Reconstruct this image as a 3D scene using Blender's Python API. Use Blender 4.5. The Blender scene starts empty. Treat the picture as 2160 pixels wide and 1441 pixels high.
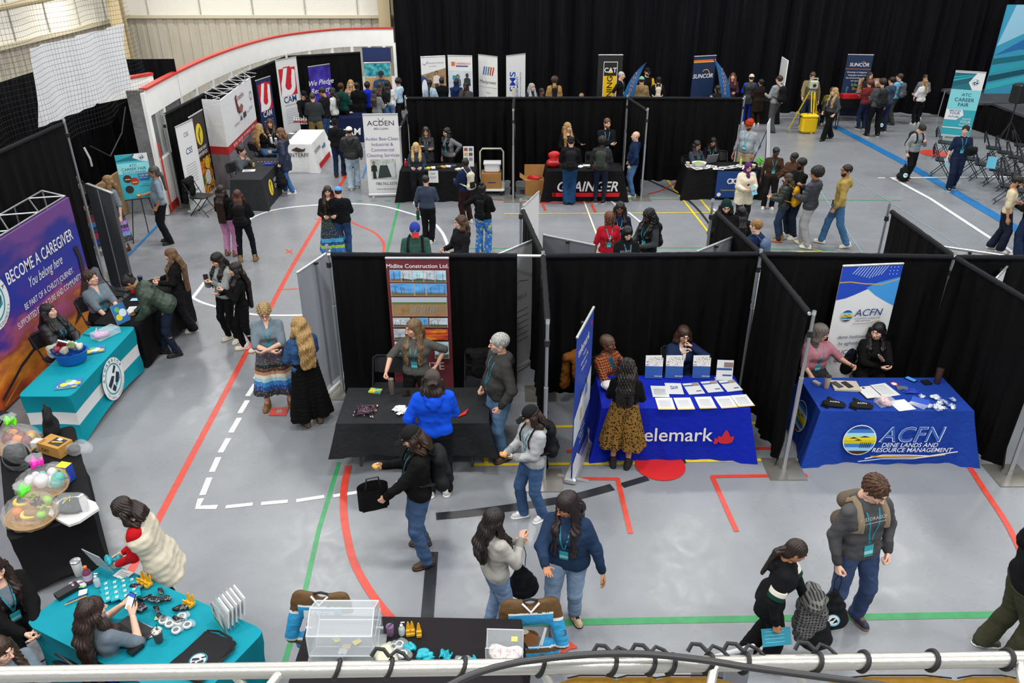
import bpy, math, random
import numpy as np
from mathutils import Matrix, Vector
SC=bpy.context.scene; COL=SC.collection
# ---------------- camera, world, exposure, lights ----------------
CH,CP,CF=6.179,math.radians(27.72),1685.0
cd=bpy.data.cameras.new('camera'); cam=bpy.data.objects.new('camera',cd); COL.objects.link(cam)
cam.location=(0,0,CH); cam.rotation_euler=(math.pi/2-CP,0,0)
cd.sensor_width=36; cd.lens=36*CF/2160; cd.clip_start=.05; cd.clip_end=200
SC.camera=cam
SC.view_settings.view_transform='Standard'; SC.view_settings.look='None'; SC.view_settings.exposure=0.0; SC.view_settings.gamma=1; SC.view_settings.use_curve_mapping=False
SC.cycles.max_bounces=6; SC.cycles.diffuse_bounces=3; SC.cycles.glossy_bounces=3; SC.cycles.transmission_bounces=6; SC.cycles.transparent_max_bounces=12
SC.cycles.caustics_reflective=False; SC.cycles.caustics_refractive=False; SC.cycles.use_denoising=True
wd=bpy.data.worlds.new('hall_light'); SC.world=wd; wd.use_nodes=True
wd.node_tree.nodes['Background'].inputs[0].default_value=(.93,.96,1,1); wd.node_tree.nodes['Background'].inputs[1].default_value=.44
for iy,y in enumerate((-1,6,17.2,26)):
    for x in (-11.5,-5.5,-.3,4.9,10.3,16):
        l=bpy.data.lights.new('ceiling_lamp','AREA'); l.shape='RECTANGLE'; l.size=1.3; l.size_y=.7; l.energy=290; l.color=(1,.985,.95)
        o=bpy.data.objects.new('ceiling_lamp',l); COL.objects.link(o); o.location=(x,y,10.2)
# ---------------- helpers ----------------
def at(px,py,z=0.0):
    """floor-plan point (height z) for a point read off the photograph"""
    c,s=math.cos(CP),math.sin(CP); dx=px-1080; dy=720.5-py
    d=(dx, CF*c+dy*s, -CF*s+dy*c); t=(z-CH)/d[2]
    return Vector((d[0]*t,d[1]*t,z))
def hexc(h):
    v=[int(h[i:i+2],16)/255 for i in (0,2,4)]
    return tuple((c/12.92 if c<=.04045 else ((c+.055)/1.055)**2.4) for c in v)+(1,)
MATS={}
def nt(m):
    m.use_nodes=True; n=m.node_tree; return n,n.nodes,n.links,n.nodes['Principled BSDF']
def mat(h,rough=.75,metal=0,bump=0,bs=60,var=0,vs=6,emit=0,alpha=1,spec=None,trans=0,sheen=0,name=None,vec=None):
    key=(h,rough,metal,bump,bs,var,vs,emit,alpha,spec,trans,sheen,vec)
    if key in MATS: return MATS[key]
    m=bpy.data.materials.new(name or 'm_'+h); n,N,L,b=nt(m); c=hexc(h)
    b.inputs['Base Color'].default_value=c; b.inputs['Roughness'].default_value=rough; b.inputs['Metallic'].default_value=metal
    if spec is None and rough>=.7 and not metal: spec=.12
    if spec is not None: b.inputs['Specular IOR Level'].default_value=spec
    if alpha<1: b.inputs['Alpha'].default_value=alpha
    if trans: b.inputs['Transmission Weight'].default_value=trans; b.inputs['IOR'].default_value=1.1
    if sheen: b.inputs['Sheen Weight'].default_value=sheen
    if emit: b.inputs['Emission Color'].default_value=c; b.inputs['Emission Strength'].default_value=emit
    if bump or var:
        tc=N.new('ShaderNodeTexCoord'); src=tc.outputs['Object']
        if vec:
            mp=N.new('ShaderNodeMapping'); mp.inputs['Scale'].default_value=vec; L.new(src,mp.inputs[0]); src=mp.outputs[0]
    if bump:
        t=N.new('ShaderNodeTexNoise'); t.inputs['Scale'].default_value=bs; t.inputs['Detail'].default_value=4; L.new(src,t.inputs['Vector'])
        bu=N.new('ShaderNodeBump'); bu.inputs['Strength'].default_value=bump; bu.inputs['Distance'].default_value=.02 if bs>14 else .045; t.inputs['Distortion'].default_value=0 if bs>14 else .8; L.new(t.outputs['Fac'],bu.inputs['Height']); L.new(bu.outputs[0],b.inputs['Normal'])
    if var:
        t=N.new('ShaderNodeTexNoise'); t.inputs['Scale'].default_value=vs; t.inputs['Detail'].default_value=5; L.new(src,t.inputs['Vector'])
        r=N.new('ShaderNodeValToRGB'); L.new(t.outputs['Fac'],r.inputs[0]); e=r.color_ramp.elements
        e[0].position=.32; e[1].position=.68
        e[0].color=tuple(x*(1-var) for x in c[:3])+(1,); e[1].color=tuple(min(1,x*(1+var)+.004*var) for x in c[:3])+(1,); L.new(r.outputs[0],b.inputs['Base Color'])
    MATS[key]=m; return m
def ramp(name,cols,scale=4,detail=4,rough=.6,kind='noise',vec=(1,1,1),dist=0,const=False,coord='Object'):
    """printed / woven pattern: noise, wave or voronoi through a colour ramp"""
    key=('ramp',name)
    if key in MATS: return MATS[key]
    m=bpy.data.materials.new(name); n,N,L,b=nt(m); b.inputs['Roughness'].default_value=rough; b.inputs['Specular IOR Level'].default_value=.12 if rough>=.7 else .4
    tc=N.new('ShaderNodeTexCoord'); mp=N.new('ShaderNodeMapping'); mp.inputs['Scale'].default_value=vec; L.new(tc.outputs[coord],mp.inputs[0])
    if kind=='noise':
        t=N.new('ShaderNodeTexNoise'); t.inputs['Detail'].default_value=detail; t.inputs['Distortion'].default_value=dist; o=t.outputs['Fac']
    elif kind=='wave':
        t=N.new('ShaderNodeTexWave'); t.bands_direction='Z'; t.inputs['Distortion'].default_value=dist; o=t.outputs['Fac']
    elif kind=='check':
        t=N.new('ShaderNodeTexChecker'); t.inputs['Color1'].default_value=hexc(cols[0][1]); t.inputs['Color2'].default_value=hexc(cols[1][1]); o=t.outputs['Color']
    else:
        t=N.new('ShaderNodeTexVoronoi'); o=t.outputs['Distance'] if kind=='vor' else t.outputs['Color']
    t.inputs['Scale'].default_value=scale; L.new(mp.outputs[0],t.inputs['Vector'])
    if kind in('check',): L.new(o,b.inputs['Base Color'])
    else:
        r=N.new('ShaderNodeValToRGB'); L.new(o,r.inputs[0]); cr=r.color_ramp; cr.interpolation='CONSTANT' if const else 'LINEAR'
        while len(cr.elements)<len(cols): cr.elements.new(.5)
        for e,(p,c) in zip(cr.elements,cols): e.position=p; e.color=hexc(c)
        L.new(r.outputs[0],b.inputs['Base Color'])
    MATS[key]=m; return m
def plaid(name,base,c1,c2,s=22,rough=.85):
    key=('plaid',name)
    if key in MATS: return MATS[key]
    m=bpy.data.materials.new(name); n,N,L,b=nt(m); b.inputs['Roughness'].default_value=rough
    tc=N.new('ShaderNodeTexCoord'); last=None; rgb=N.new('ShaderNodeRGB'); rgb.outputs[0].default_value=hexc(base); last=rgb.outputs[0]
    for ax,c,th in (('X',c1,.62),('Z',c1,.62),('X',c2,.93),('Z',c2,.93)):
        w=N.new('ShaderNodeTexWave'); w.bands_direction=ax; w.inputs['Scale'].default_value=s/ (6 if th<.9 else 6); L.new(tc.outputs['Object'],w.inputs['Vector'])
        g=N.new('ShaderNodeMath'); g.operation='GREATER_THAN'; g.inputs[1].default_value=th; L.new(w.outputs['Fac'],g.inputs[0])
        h=N.new('ShaderNodeMath'); h.operation='MULTIPLY'; h.inputs[1].default_value=.44; L.new(g.outputs[0],h.inputs[0])
        mx=N.new('ShaderNodeMixRGB'); L.new(h.outputs[0],mx.inputs[0]); L.new(last,mx.inputs[1]); mx.inputs[2].default_value=hexc(c); last=mx.outputs[0]
    L.new(last,b.inputs['Base Color']); MATS[key]=m; return m
def bands(name,cols,z0,z1,rough=.8):
    """woven horizontal ribbons of a skirt, by height on the garment"""
    key=('bands',name)
    if key in MATS: return MATS[key]
    m=bpy.data.materials.new(name); n,N,L,b=nt(m); b.inputs['Roughness'].default_value=rough
    tc=N.new('ShaderNodeTexCoord'); s=N.new('ShaderNodeSeparateXYZ'); L.new(tc.outputs['Object'],s.inputs[0])
    mr=N.new('ShaderNodeMapRange'); mr.inputs[1].default_value=z0; mr.inputs[2].default_value=z1; L.new(s.outputs[2],mr.inputs[0])
    r=N.new('ShaderNodeValToRGB'); L.new(mr.outputs[0],r.inputs[0]); cr=r.color_ramp; cr.interpolation='CONSTANT'
    while len(cr.elements)<len(cols): cr.elements.new(.5)
    for e,(p,c) in zip(cr.elements,cols): e.position=p; e.color=hexc(c)
    v=N.new('ShaderNodeTexVoronoi'); v.inputs['Scale'].default_value=38; L.new(tc.outputs['Object'],v.inputs['Vector'])
    g=N.new('ShaderNodeMath'); g.operation='LESS_THAN'; g.inputs[1].default_value=.35; L.new(v.outputs['Distance'],g.inputs[0])
    h=N.new('ShaderNodeMath'); h.operation='MULTIPLY'; h.inputs[1].default_value=.28; L.new(g.outputs[0],h.inputs[0])
    mx=N.new('ShaderNodeMixRGB'); L.new(h.outputs[0],mx.inputs[0]); L.new(r.outputs[0],mx.inputs[1]); L.new(v.outputs['Color'],mx.inputs[2])
    L.new(mx.outputs[0],b.inputs['Base Color']); MATS[key]=m; return m
def prop(o,label=None,cat=None,group=None,kind=None,category=None):
    cat=cat or category
    if label: o['label']=label
    if cat: o['category']=cat
    if group: o['group']=group
    if kind: o['kind']=kind
    return o
def mesh(name,V,F,mats,mi=None,smooth=False):
    me=bpy.data.meshes.new(name); V=np.asarray(V,dtype=np.float32).reshape(-1,3)
    if isinstance(F,np.ndarray) and F.ndim==2:
        nf,k=F.shape; me.vertices.add(len(V)); me.vertices.foreach_set('co',V.ravel()); me.loops.add(nf*k); me.loops.foreach_set('vertex_index',F.astype(np.int32).ravel())
        me.polygons.add(nf); me.polygons.foreach_set('loop_start',np.arange(0,nf*k,k,dtype=np.int32)); me.update(calc_edges=True)
    else: me.from_pydata([tuple(map(float,v)) for v in V],[],[tuple(map(int,f)) for f in F])
    for m in (mats if isinstance(mats,(list,tuple)) else [mats]): me.materials.append(m)
    if mi is not None: me.polygons.foreach_set('material_index',np.asarray(mi,dtype=np.int32))
    if smooth: me.polygons.foreach_set('use_smooth',np.ones(len(me.polygons),dtype=bool))
    me.update(); return me
def link(name,me,parent=None,M=None,**k):
    o=bpy.data.objects.new(name,me); COL.objects.link(o)
    if parent: o.parent=parent
    if M is not None: o.matrix_local=M
    return prop(o,**k)
def thing(name,label,cat,loc=(0,0,0),rz=0,group=None,M=None):
    o=bpy.data.objects.new(name,None); COL.objects.link(o); o.empty_display_size=.1
    if M is not None: o.matrix_world=M
    else: o.location=loc; o.rotation_euler=(0,0,rz)
    return prop(o,label,cat,group)
def copytree(o,label=None,group=None,loc=None,rz=None):
    r=o.copy(); COL.objects.link(r)
    for ch in o.children:
        c=ch.copy(); COL.objects.link(c); c.parent=r
        for g in ch.children:
            d=g.copy(); COL.objects.link(d); d.parent=c
    if label: r['label']=label
    if group: r['group']=group
    if loc is not None: r.location=loc
    if rz is not None: r.rotation_euler=(0,0,rz)
    return r
class MB:
    """collects shapes into one mesh"""
    def __init__(s): s.V=[];s.F=[];s.I=[];s.M=[];s.sm=False
    def mi(s,m):
        if m not in s.M: s.M.append(m)
        return s.M.index(m)
    def add(s,V,F,m):
        n=len(s.V); s.V+= [tuple(v) for v in V]; s.F+=[tuple(i+n for i in f) for f in F]; s.I+=[s.mi(m)]*len(F); return s
    def box(s,c,d,m,rz=0,R=None,bev=0,tap=1):
        x,y,z=d[0]/2,d[1]/2,d[2]/2
        if bev:
            b=min(bev,x*.49,y*.49); ring=[(x-b,-y),(x,-y+b),(x,y-b),(x-b,y),(-x+b,y),(-x,y-b),(-x,-y+b),(-x+b,-y)]
            bz=min(b,z*.6); V=[]
            for zz,k in ((-z,(1-b/x*.9,1-b/y*.9)),(-z+bz,(1,1)),(z-bz,(tap,tap)),(z,(tap*(1-b/x*.9),tap*(1-b/y*.9)))): V+=[(px*k[0],py*k[1],zz) for px,py in ring]
            F=[tuple(range(7,-1,-1)),tuple(range(24,32))]
            for r in range(3):
                for i in range(8): j=(i+1)%8; F.append((r*8+i,r*8+j,r*8+8+j,r*8+8+i))
        else:
            V=[(-x,-y,-z),(x,-y,-z),(x,y,-z),(-x,y,-z),(-x*tap,-y*tap,z),(x*tap,-y*tap,z),(x*tap,y*tap,z),(-x*tap,y*tap,z)]
            F=[(3,2,1,0),(4,5,6,7),(0,1,5,4),(1,2,6,5),(2,3,7,6),(3,0,4,7)]
        if R is None: R=Matrix.Rotation(rz,3,'Z')
        c=Vector(c); return s.add([R@Vector(v)+c for v in V],F,m)
    def cyl(s,p,q,r,m,r2=None,n=12,cap=True):
        p=Vector(p);q=Vector(q); r2=r if r2 is None else r2; d=(q-p).normalized(); u=d.orthogonal().normalized(); w=d.cross(u)
        V=[];
        for c,rr in ((p,r),(q,r2)): V+=[c+(u*math.cos(2*math.pi*i/n)+w*math.sin(2*math.pi*i/n))*rr for i in range(n)]
        F=[(i,(i+1)%n,n+(i+1)%n,n+i) for i in range(n)]
        if cap: F+=[tuple(range(n-1,-1,-1)),tuple(range(n,2*n))]
        return s.add(V,F,m)
    def tube(s,pts,r,m,n=8,rs=None,flat=None):
        pts=[Vector(p) for p in pts]; V=[];k=len(pts); u=None
        for i,p in enumerate(pts):
            d=(pts[min(i+1,k-1)]-pts[max(i-1,0)]).normalized()
            if u is None: u=d.orthogonal().normalized()
            u=(u-d*u.dot(d)); u=u.normalized() if u.length>1e-6 else d.orthogonal().normalized(); w=d.cross(u); rr=rs[i] if rs else r
            V+=[p+(u*math.cos(2*math.pi*j/n)+w*math.sin(2*math.pi*j/n)*(flat or 1))*rr for j in range(n)]
        F=[(i*n+j,i*n+(j+1)%n,(i+1)*n+(j+1)%n,(i+1)*n+j) for i in range(k-1) for j in range(n)]+[tuple(range(n-1,-1,-1)),tuple(range((k-1)*n,k*n))]
        return s.add(V,F,m)
    def lathe(s,prof,m,c=(0,0,0),n=20,sx=1,sy=1):
        V=[(c[0]+r*math.cos(2*math.pi*i/n)*sx,c[1]+r*math.sin(2*math.pi*i/n)*sy,c[2]+z) for r,z in prof for i in range(n)]; k=len(prof)
        F=[(a*n+i,a*n+(i+1)%n,(a+1)*n+(i+1)%n,(a+1)*n+i) for a in range(k-1) for i in range(n)]
        if prof[0][0]>1e-4: F.append(tuple(range(n-1,-1,-1)))
        if prof[-1][0]>1e-4: F.append(tuple(range((k-1)*n,k*n)))
        return s.add(V,F,m)
    def prism(s,pts,z0,z1,m,T=None):
        n=len(pts); V=[(x,y,z0) for x,y in pts]+[(x,y,z1) for x,y in pts]
        if T is not None: V=[T@Vector(v) for v in V]
        return s.add(V,[tuple(range(n-1,-1,-1)),tuple(range(n,2*n))]+[(i,(i+1)%n,n+(i+1)%n,n+i) for i in range(n)],m)
    def sheet(s,fn,nu,nv,m,closed=False):
        V=[fn(i/nu,j/nv) for j in range(nv+1) for i in range(nu+1)]
        return s.add(V,[(j*(nu+1)+i,j*(nu+1)+i+1,(j+1)*(nu+1)+i+1,(j+1)*(nu+1)+i) for j in range(nv) for i in range(nu)],m)
    def build(s,name,parent=None,M=None,smooth=False,**k):
        me=mesh(name,s.V,s.F,s.M,s.I)
        if smooth:
            me.polygons.foreach_set('use_smooth',np.ones(len(me.polygons),dtype=bool))
            try: me.set_sharp_from_angle(angle=math.radians(38))
            except Exception: pass
        return link(name,me,parent,M,**k)
# ---- lettering and printed artwork on a flat face: origin O, unit axes U (right) and W (up) ----
def textmesh(st,size,bold=0,shear=0,align='CENTER',sx=1):
    cu=bpy.data.curves.new('lettering','FONT'); cu.body=st; cu.size=size; cu.align_x=align; cu.offset=bold*size*.6; cu.shear=shear; cu.resolution_u=3; cu.fill_mode='FRONT'
    o=bpy.data.objects.new('lettering',cu); me=bpy.data.meshes.new_from_object(o)
    V=[(v.co.x*sx,v.co.y) for v in me.vertices]; F=[tuple(p.vertices) for p in me.polygons]
    bpy.data.objects.remove(o); bpy.data.curves.remove(cu); bpy.data.meshes.remove(me); return V,F
def art(parent,O,U,W,items,name='printed_artwork',lift=.0015,warp=None):
    """items: ('r',x,y,w,h,mat) ('p',pts,mat) ('c',x,y,r,mat[,ry]) ('t',x,y,size,string,mat[,bold,shear,align,sx,angle])"""
    O=Vector(O);U=Vector(U).normalized();W=Vector(W).normalized();Nn=U.cross(W); A=MB(); B=MB(); d=lift
    def P(x,y,dd):
        p=O+U*x+W*y
        if warp: p=warp(p)
        return p+Nn*dd
    for it in items:
        k=it[0]; d+=.0004
        if k=='r': x,y,w,h,m=it[1:6]; A.add([P(x,y,d),P(x+w,y,d),P(x+w,y+h,d),P(x,y+h,d)],[(0,1,2,3)],m)
        elif k=='p': A.add([P(x,y,d) for x,y in it[1]],[tuple(range(len(it[1])))],it[2])
        elif k=='c':
            x,y,r,m=it[1:5]; ry=it[5] if len(it)>5 else r
            A.add([P(x+r*math.cos(i*math.pi/14),y+ry*math.sin(i*math.pi/14),d) for i in range(28)],[tuple(range(28))],m)
        elif k=='o':  # ring
            x,y,r,w_,m=it[1:6]
            V=[P(x+q*math.cos(i*math.pi/16),y+q*math.sin(i*math.pi/16),d) for i in range(32) for q in (r,r-w_)]
            A.add(V,[(2*i,2*((i+1)%32),2*((i+1)%32)+1,2*i+1) for i in range(32)],m)
        elif k=='l':  # thick polyline
            pts,w_,m=it[1:4]
            for (a,b),(c,e) in zip(pts,pts[1:]):
                L=math.hypot(c-a,e-b) or 1; nx,ny=-(e-b)/L*w_/2,(c-a)/L*w_/2
                A.add([P(a-nx,b-ny,d),P(c-nx,e-ny,d),P(c+nx,e+ny,d),P(a+nx,b+ny,d)],[(0,1,2,3)],m)
        elif k=='f':
            x0,x1,y,sz,st,m=it[1:7]; V,F=textmesh(st,sz,*(list(it[7:])+[0,0])[:2]); xs=[v[0] for v in V]; a_=min(xs); q=(x1-x0)/(max(xs)-a_)
            B.add([P(x0+(vx-a_)*q,y+vy,d+.0012) for vx,vy in V],F,m)
        elif k=='t':
            x,y,sz,st,m=it[1:6]; bo,sh,al,sx,an=(list(it[6:])+[0,0,'CENTER',1,0][len(it)-6:])
            V,F=textmesh(st,sz,bo,sh,al,sx); c,s_=math.cos(an),math.sin(an)
            B.add([P(x+vx*c-vy*s_,y+vx*s_+vy*c,d+.0012) for vx,vy in V],F,m)
    r=None
    if A.V: r=A.build(name,parent)
    if B.V: B.build('lettering',parent)
    return r
WH='f2f2f0'; BK='141416'
def cm(h,r=.6): return mat(h,r)
# ---------------- smooth solid shapes (signed distances -> quads) ----------------
F32=np.float32
def smin(a,b,k):
    if k<=0: return np.minimum(a,b)
    h=np.maximum(k-np.abs(a-b),0)/k; return np.minimum(a,b)-h*h*k*.25
def capsule(P,a,b,ra,rb,n=None,r=1.0):
    a=np.array(a,F32);b=np.array(b,F32); pa=P-a; ba=b-a
    if n is not None:
        n=np.array(n,F32); n=n/np.linalg.norm(n); q=1/r-1; pa=pa+n*((pa@n)*q)[...,None]; ba=ba+n*(ba@n)*q
    bb=float(ba@ba)
    t=np.clip((pa@ba)/bb,0,1) if bb>1e-9 else np.zeros(pa.shape[:-1],F32)
    return np.sqrt(((pa-t[...,None]*ba)**2).sum(-1))-(ra+(rb-ra)*t)
def ellip(P,c,R,M=None):
    q=P-np.array(c,F32)
    if M is not None: q=q@M
    R=np.array(R,F32); k0=np.sqrt(((q/R)**2).sum(-1)); k1=np.sqrt(((q/(R*R))**2).sum(-1))
    return k0*(k0-1)/np.maximum(k1,1e-6)
def nets(f,org,h):
    s=f<0; nx,ny,nz=f.shape
    cs=[s[i:nx-1+i,j:ny-1+j,k:nz-1+k] for i in(0,1) for j in(0,1) for k in(0,1)]
    tot=sum(c.astype(np.int8) for c in cs); act=(tot>0)&(tot<8); I=np.argwhere(act)
    if len(I)==0: return np.zeros((0,3),F32),np.zeros((0,4),np.int32)
    idx=-np.ones(act.shape,np.int32); idx[act]=np.arange(len(I))
    off=np.array([(i,j,k) for i in(0,1) for j in(0,1) for k in(0,1)]); val=np.stack([f[I[:,0]+o[0],I[:,1]+o[1],I[:,2]+o[2]] for o in off],1)
    acc=np.zeros((len(I),3),F32); cnt=np.zeros(len(I),F32)
    for a in range(8):
        for b in range(a+1,8):
            if abs(off[a]-off[b]).sum()!=1: continue
            va,vb=val[:,a],val[:,b]; m=(va<0)!=(vb<0); t=np.where(m,va/(va-vb+1e-12),0)
            acc+=np.where(m[:,None],off[a]+(off[b]-off[a])*t[:,None],0); cnt+=m
    V=(I+acc/cnt[:,None])*h+np.array(org); Q=[]
    for ax in range(3):
        u,v=[(1,2),(2,0),(0,1)][ax]; sl=[slice(0,n-1) if i==ax else slice(1,n-1) for i,n in enumerate(f.shape)]
        sl2=list(sl); sl2[ax]=slice(1,f.shape[ax]); A=s[tuple(sl)];B=s[tuple(sl2)]
        E=np.argwhere(A!=B)
        if not len(E): continue
        flip=A[tuple(E.T)]; E=E+np.array([0 if i==ax else 1 for i in range(3)])
        du=np.zeros(3,int);du[u]=1;dv=np.zeros(3,int);dv[v]=1
        q=np.stack([idx[tuple((E-du-dv).T)],idx[tuple((E-dv).T)],idx[tuple(E.T)],idx[tuple((E-du).T)]],1)
        q[~flip]=q[~flip][:,::-1]; Q.append(q)
    Q=np.concatenate(Q); return V.astype(F32),Q[(Q>=0).all(1)]
def solid(fn,lo,hi,h):
    lo=np.array(lo)-h*2; n=np.ceil((np.array(hi)-lo)/h).astype(int)+3
    g=np.stack(np.meshgrid(*[(lo[i]+h*np.arange(n[i])).astype(F32) for i in range(3)],indexing='ij'),-1)
    return nets(fn(g),lo,h)
class Sh:
    """list of smooth-joined primitives with a cut list"""
    def __init__(s,k=.03): s.p=[];s.k=k;s.post=[]
    def c(s,a,b,ra,rb=None,n=None,r=1.0,k=None): s.p.append(('c',np.array(a,F32),np.array(b,F32),ra,ra if rb is None else rb,n,r,k)); return s
    def e(s,c,R,M=None,k=None): s.p.append(('e',np.array(c,F32),np.array(R,F32),M,k)); return s
    def __call__(s,P):
        d=None
        for p in s.p:
            if p[0]=='c': x=capsule(P,p[1],p[2],p[3],p[4],p[5],p[6]); k=p[7]
            else: x=ellip(P,p[1],p[2],p[3]); k=p[4]
            d=x if d is None else smin(d,x,s.k if k is None else k)
        for f in s.post: d=f(P,d)
        return d
    def box(s):
        lo=[];hi=[]
        for p in s.p:
            if p[0]=='c':
                r=max(p[3],p[4])+.01; lo.append(np.minimum(p[1],p[2])-r); hi.append(np.maximum(p[1],p[2])+r)
            else: r=np.max(p[2])+.01; lo.append(p[1]-r); hi.append(p[1]+r)
        return np.min(lo,0),np.max(hi,0)
    def mesh(s,h,lo=None,hi=None,pad=0):
        a,b=s.box(); a=a-pad;b=b+pad
        if lo is not None: a=np.maximum(a,lo)
        if hi is not None: b=np.minimum(b,hi)
        return solid(s,a,b,h)
def RX(a): c,s=math.cos(a),math.sin(a); return np.array([[1,0,0],[0,c,-s],[0,s,c]])
def RY(a): c,s=math.cos(a),math.sin(a); return np.array([[c,0,s],[0,1,0],[-s,0,c]])
def RZ(a): c,s=math.cos(a),math.sin(a); return np.array([[c,-s,0],[s,c,0],[0,0,1]])
def norm(v): v=np.array(v,float); return v/(np.linalg.norm(v)+1e-9)
# head: origin at its middle, face towards -Y
HC={}
def headshape(sex,fat=0):
    S=Sh(.022); m=sex=='m'
    S.e((0,.018,.035),(.074,.094,.082)); S.e((0,-.028,-.022),(.060+fat,.062,.082))
    S.e((0,-.045,-.082),(.036+fat+(.006 if m else -.002),.036,.028+fat)); S.c((-.045-fat,.0,-.055),(.045+fat,0,-.055),.022+fat)
    S.c((-.030,-.086,.034),(.030,-.086,.034),.010+(.003 if m else 0),k=.015)
    S.c((0,-.094,.012),(0,-.116,-.022),.006,.0105,k=.012); S.c((-.010,-.104,-.026),(.010,-.104,-.026),.008,k=.008)
    S.c((-.030,-.070,-.020),(-.042,-.060,-.012),.018,k=.02); S.c((.030,-.070,-.020),(.042,-.060,-.012),.018,k=.02)
    S.c((-.017,-.092,-.052),(.017,-.092,-.052),.0062,k=.006); S.c((-.014,-.091,-.0625),(.014,-.091,-.0625),.0072,k=.006)
    for g in(-1,1): S.e((g*.076,.012,-.006),(.008,.019,.031),k=.008)
    def eyes(P,d):
        for g in(-1,1):
            c=np.sqrt(((P-np.array((g*.031,-.104,.012),F32))**2).sum(-1))-.0155; d=-smin(-d,c,.012)
            d=np.minimum(d,np.sqrt(((P-np.array((g*.031,-.0765,.011),F32))**2).sum(-1))-.0130)
        return d
    S.post.append(eyes); S.c((0,.012,-.05),(0,.018,-.125),.050 if m else .043,k=.03)
    return S
def headmesh(sex,fat,h):
    key=(sex,fat,h)
    if key not in HC:
        V,Q=solid(headshape(sex,fat),(-.1,-.14,-.16),(.1,.13,.13),h); C=V[Q].mean(1); mi=np.zeros(len(Q),int); ax=np.abs(C[:,0])
        fr=C[:,1]<-.06
        lip=(ax<.022)&(C[:,1]<-.084)&(((ax/.022)**2+((C[:,2]+.057)/.0105)**2)<1); mi[lip]=1
        ee=fr&((((ax-.031)/.0125)**2+((C[:,2]-.010)/.0052)**2)<1); mi[ee]=2
        ir=fr&((((ax-.031)/.0070)**2+((C[:,2]-.010)/.0068)**2)<1); mi[ir]=3
        br=fr&(ax>.013)&(ax<.048)&(np.abs(C[:,2]-(.0345+.006*np.sin((ax-.012)*85)))<.0046); mi[br]=4
        HC[key]=(V,Q,mi)
    return HC[key]
def handmesh(pose,h):
    """wrist at origin; fingers along +X, thumb side +Y, palm faces +Z (mirrored for the other hand)"""
    key=('hand',pose,h)
    if key in HC: return HC[key]
    S=Sh(.012); S.c((-.05,0,0),(.0,0,0),.027,.024,n=(0,0,1),r=.8)
    for y,L in ((.030,.088),(.011,.092),(-.009,.088),(-.027,.080)): S.c((.008,y*.55,0),(L,y,-.002),.0135,.0115)
    curl={'rel':(.35,.45,.35),'grip':(.95,1.25,.8),'flat':(.05,.08,.05),'point':(.9,1.3,.9),'soft':(.6,.55,.4)}[pose]; k=.004
    for i,(y,L,ls,r) in enumerate(((.030,.088,(.040,.024,.020),.0088),(.011,.092,(.044,.028,.021),.009),(-.009,.088,(.040,.026,.020),.0086),(-.027,.080,(.031,.020,.018),.0078))):
        p=np.array((L,y,-.002)); a=0; cs=(.05,.1,.05) if (pose=='point' and i==0) else curl; sp=(y-.002)*1.6*(0.3 if pose in('grip','point') else 1)
        for j,(l,c) in enumerate(zip(ls,cs)):
            a+=c*(1+.12*i); q=p+np.array((math.cos(a)*math.cos(sp),math.sin(sp)*math.cos(a),math.sin(a)))*l
            S.c(p,q,r*(1-.09*j),r*(1-.09*(j+1)),k=.005 if j==0 else k); p=q
    p=np.array((.018,.020,.006)); t=norm((.72,.62,.30)) if pose in('rel','flat') else norm((.80,.36,.48))
    q=p+t*.045; S.c(p,q,.0135,.0105,k=.012); t2=norm(t+np.array((.35,-.25,.1))); q2=q+t2*.030; S.c(q,q2,.0098,.009,k=k); q3=q2+norm(t2+np.array((.15,-.2,.05)))*.022; S.c(q2,q3,.009,.0075,k=k)
    S.p=[(*x[:7],x[7]) for x in S.p]
    V,Q=S.mesh(h); HC[key]=(V,Q); return HC[key]
def shoemesh(kind,c1,c2,h):
    key=('shoe',kind,c1,c2,h)
    if key in HC: return HC[key]
    S=Sh(.03); hi=kind=='boot'
    S.c((0,.045,-.045),(0,-.13,-.052),.040,.036,n=(0,0,1),r=.95); S.c((0,.035,-.01),(0,-.06,-.035),.040,.034)
    S.c((0,.025,-.02),(0,.02,.06 if hi else .012),.042,.044)
    top=.085 if hi else .030
    def cut(P,d): d=np.maximum(d,-(P[...,2]+.082)); return np.maximum(d,P[...,2]-top)
    S.post.append(cut); sole=Sh(.02); sole.c((0,.05,-.07),(0,-.135,-.07),.046,.043); sole.c((0,.0,-.07),(.0,-.1,-.07),.045,.047)
    def fn(P): return np.minimum(S(P),np.maximum(sole(P),np.abs(P[...,2]+.074)-.0115))
    V,Q=solid(fn,(-.07,-.20,-.09),(.07,.12,.1),h); C=V[Q].mean(1); mi=(C[:,2]<-.064).astype(int)
    if kind=='sneaker': mi[(np.abs(C[:,0])<.022)&(C[:,1]<-.04)&(C[:,1]>-.10)&(C[:,2]>-.035)]=1
    HC[key]=mesh('shoe',V,Q,[mat(c1,.6,bump=.1),mat(c2,.7)],mi,True); return HC[key]
SKIN={'l':'d9a78c','p':'e2b49c','m':'c08a66','t':'b07a55','d':'6b4330','k':'4a2e22','o':'cf9a78'}
def skin(s):
    key=('skin',s)
    if key not in MATS:
        m=bpy.data.materials.new('skin'); n,N,L,b=nt(m); b.inputs['Base Color'].default_value=hexc(SKIN[s]); b.inputs['Roughness'].default_value=.55
        b.inputs['Subsurface Weight'].default_value=.0; MATS[key]=m
    return MATS[key]
def hairmat(h):
    return ramp('hair_'+h,[(.3,shade(h,.62)),(.55,h),(.78,shade(h,1.45))],scale=9,detail=5,rough=.42,vec=(14,14,1.2))
def shade(h,f): return ''.join('%02x'%max(0,min(255,int(int(h[i:i+2],16)*f))) for i in (0,2,4))
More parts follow.
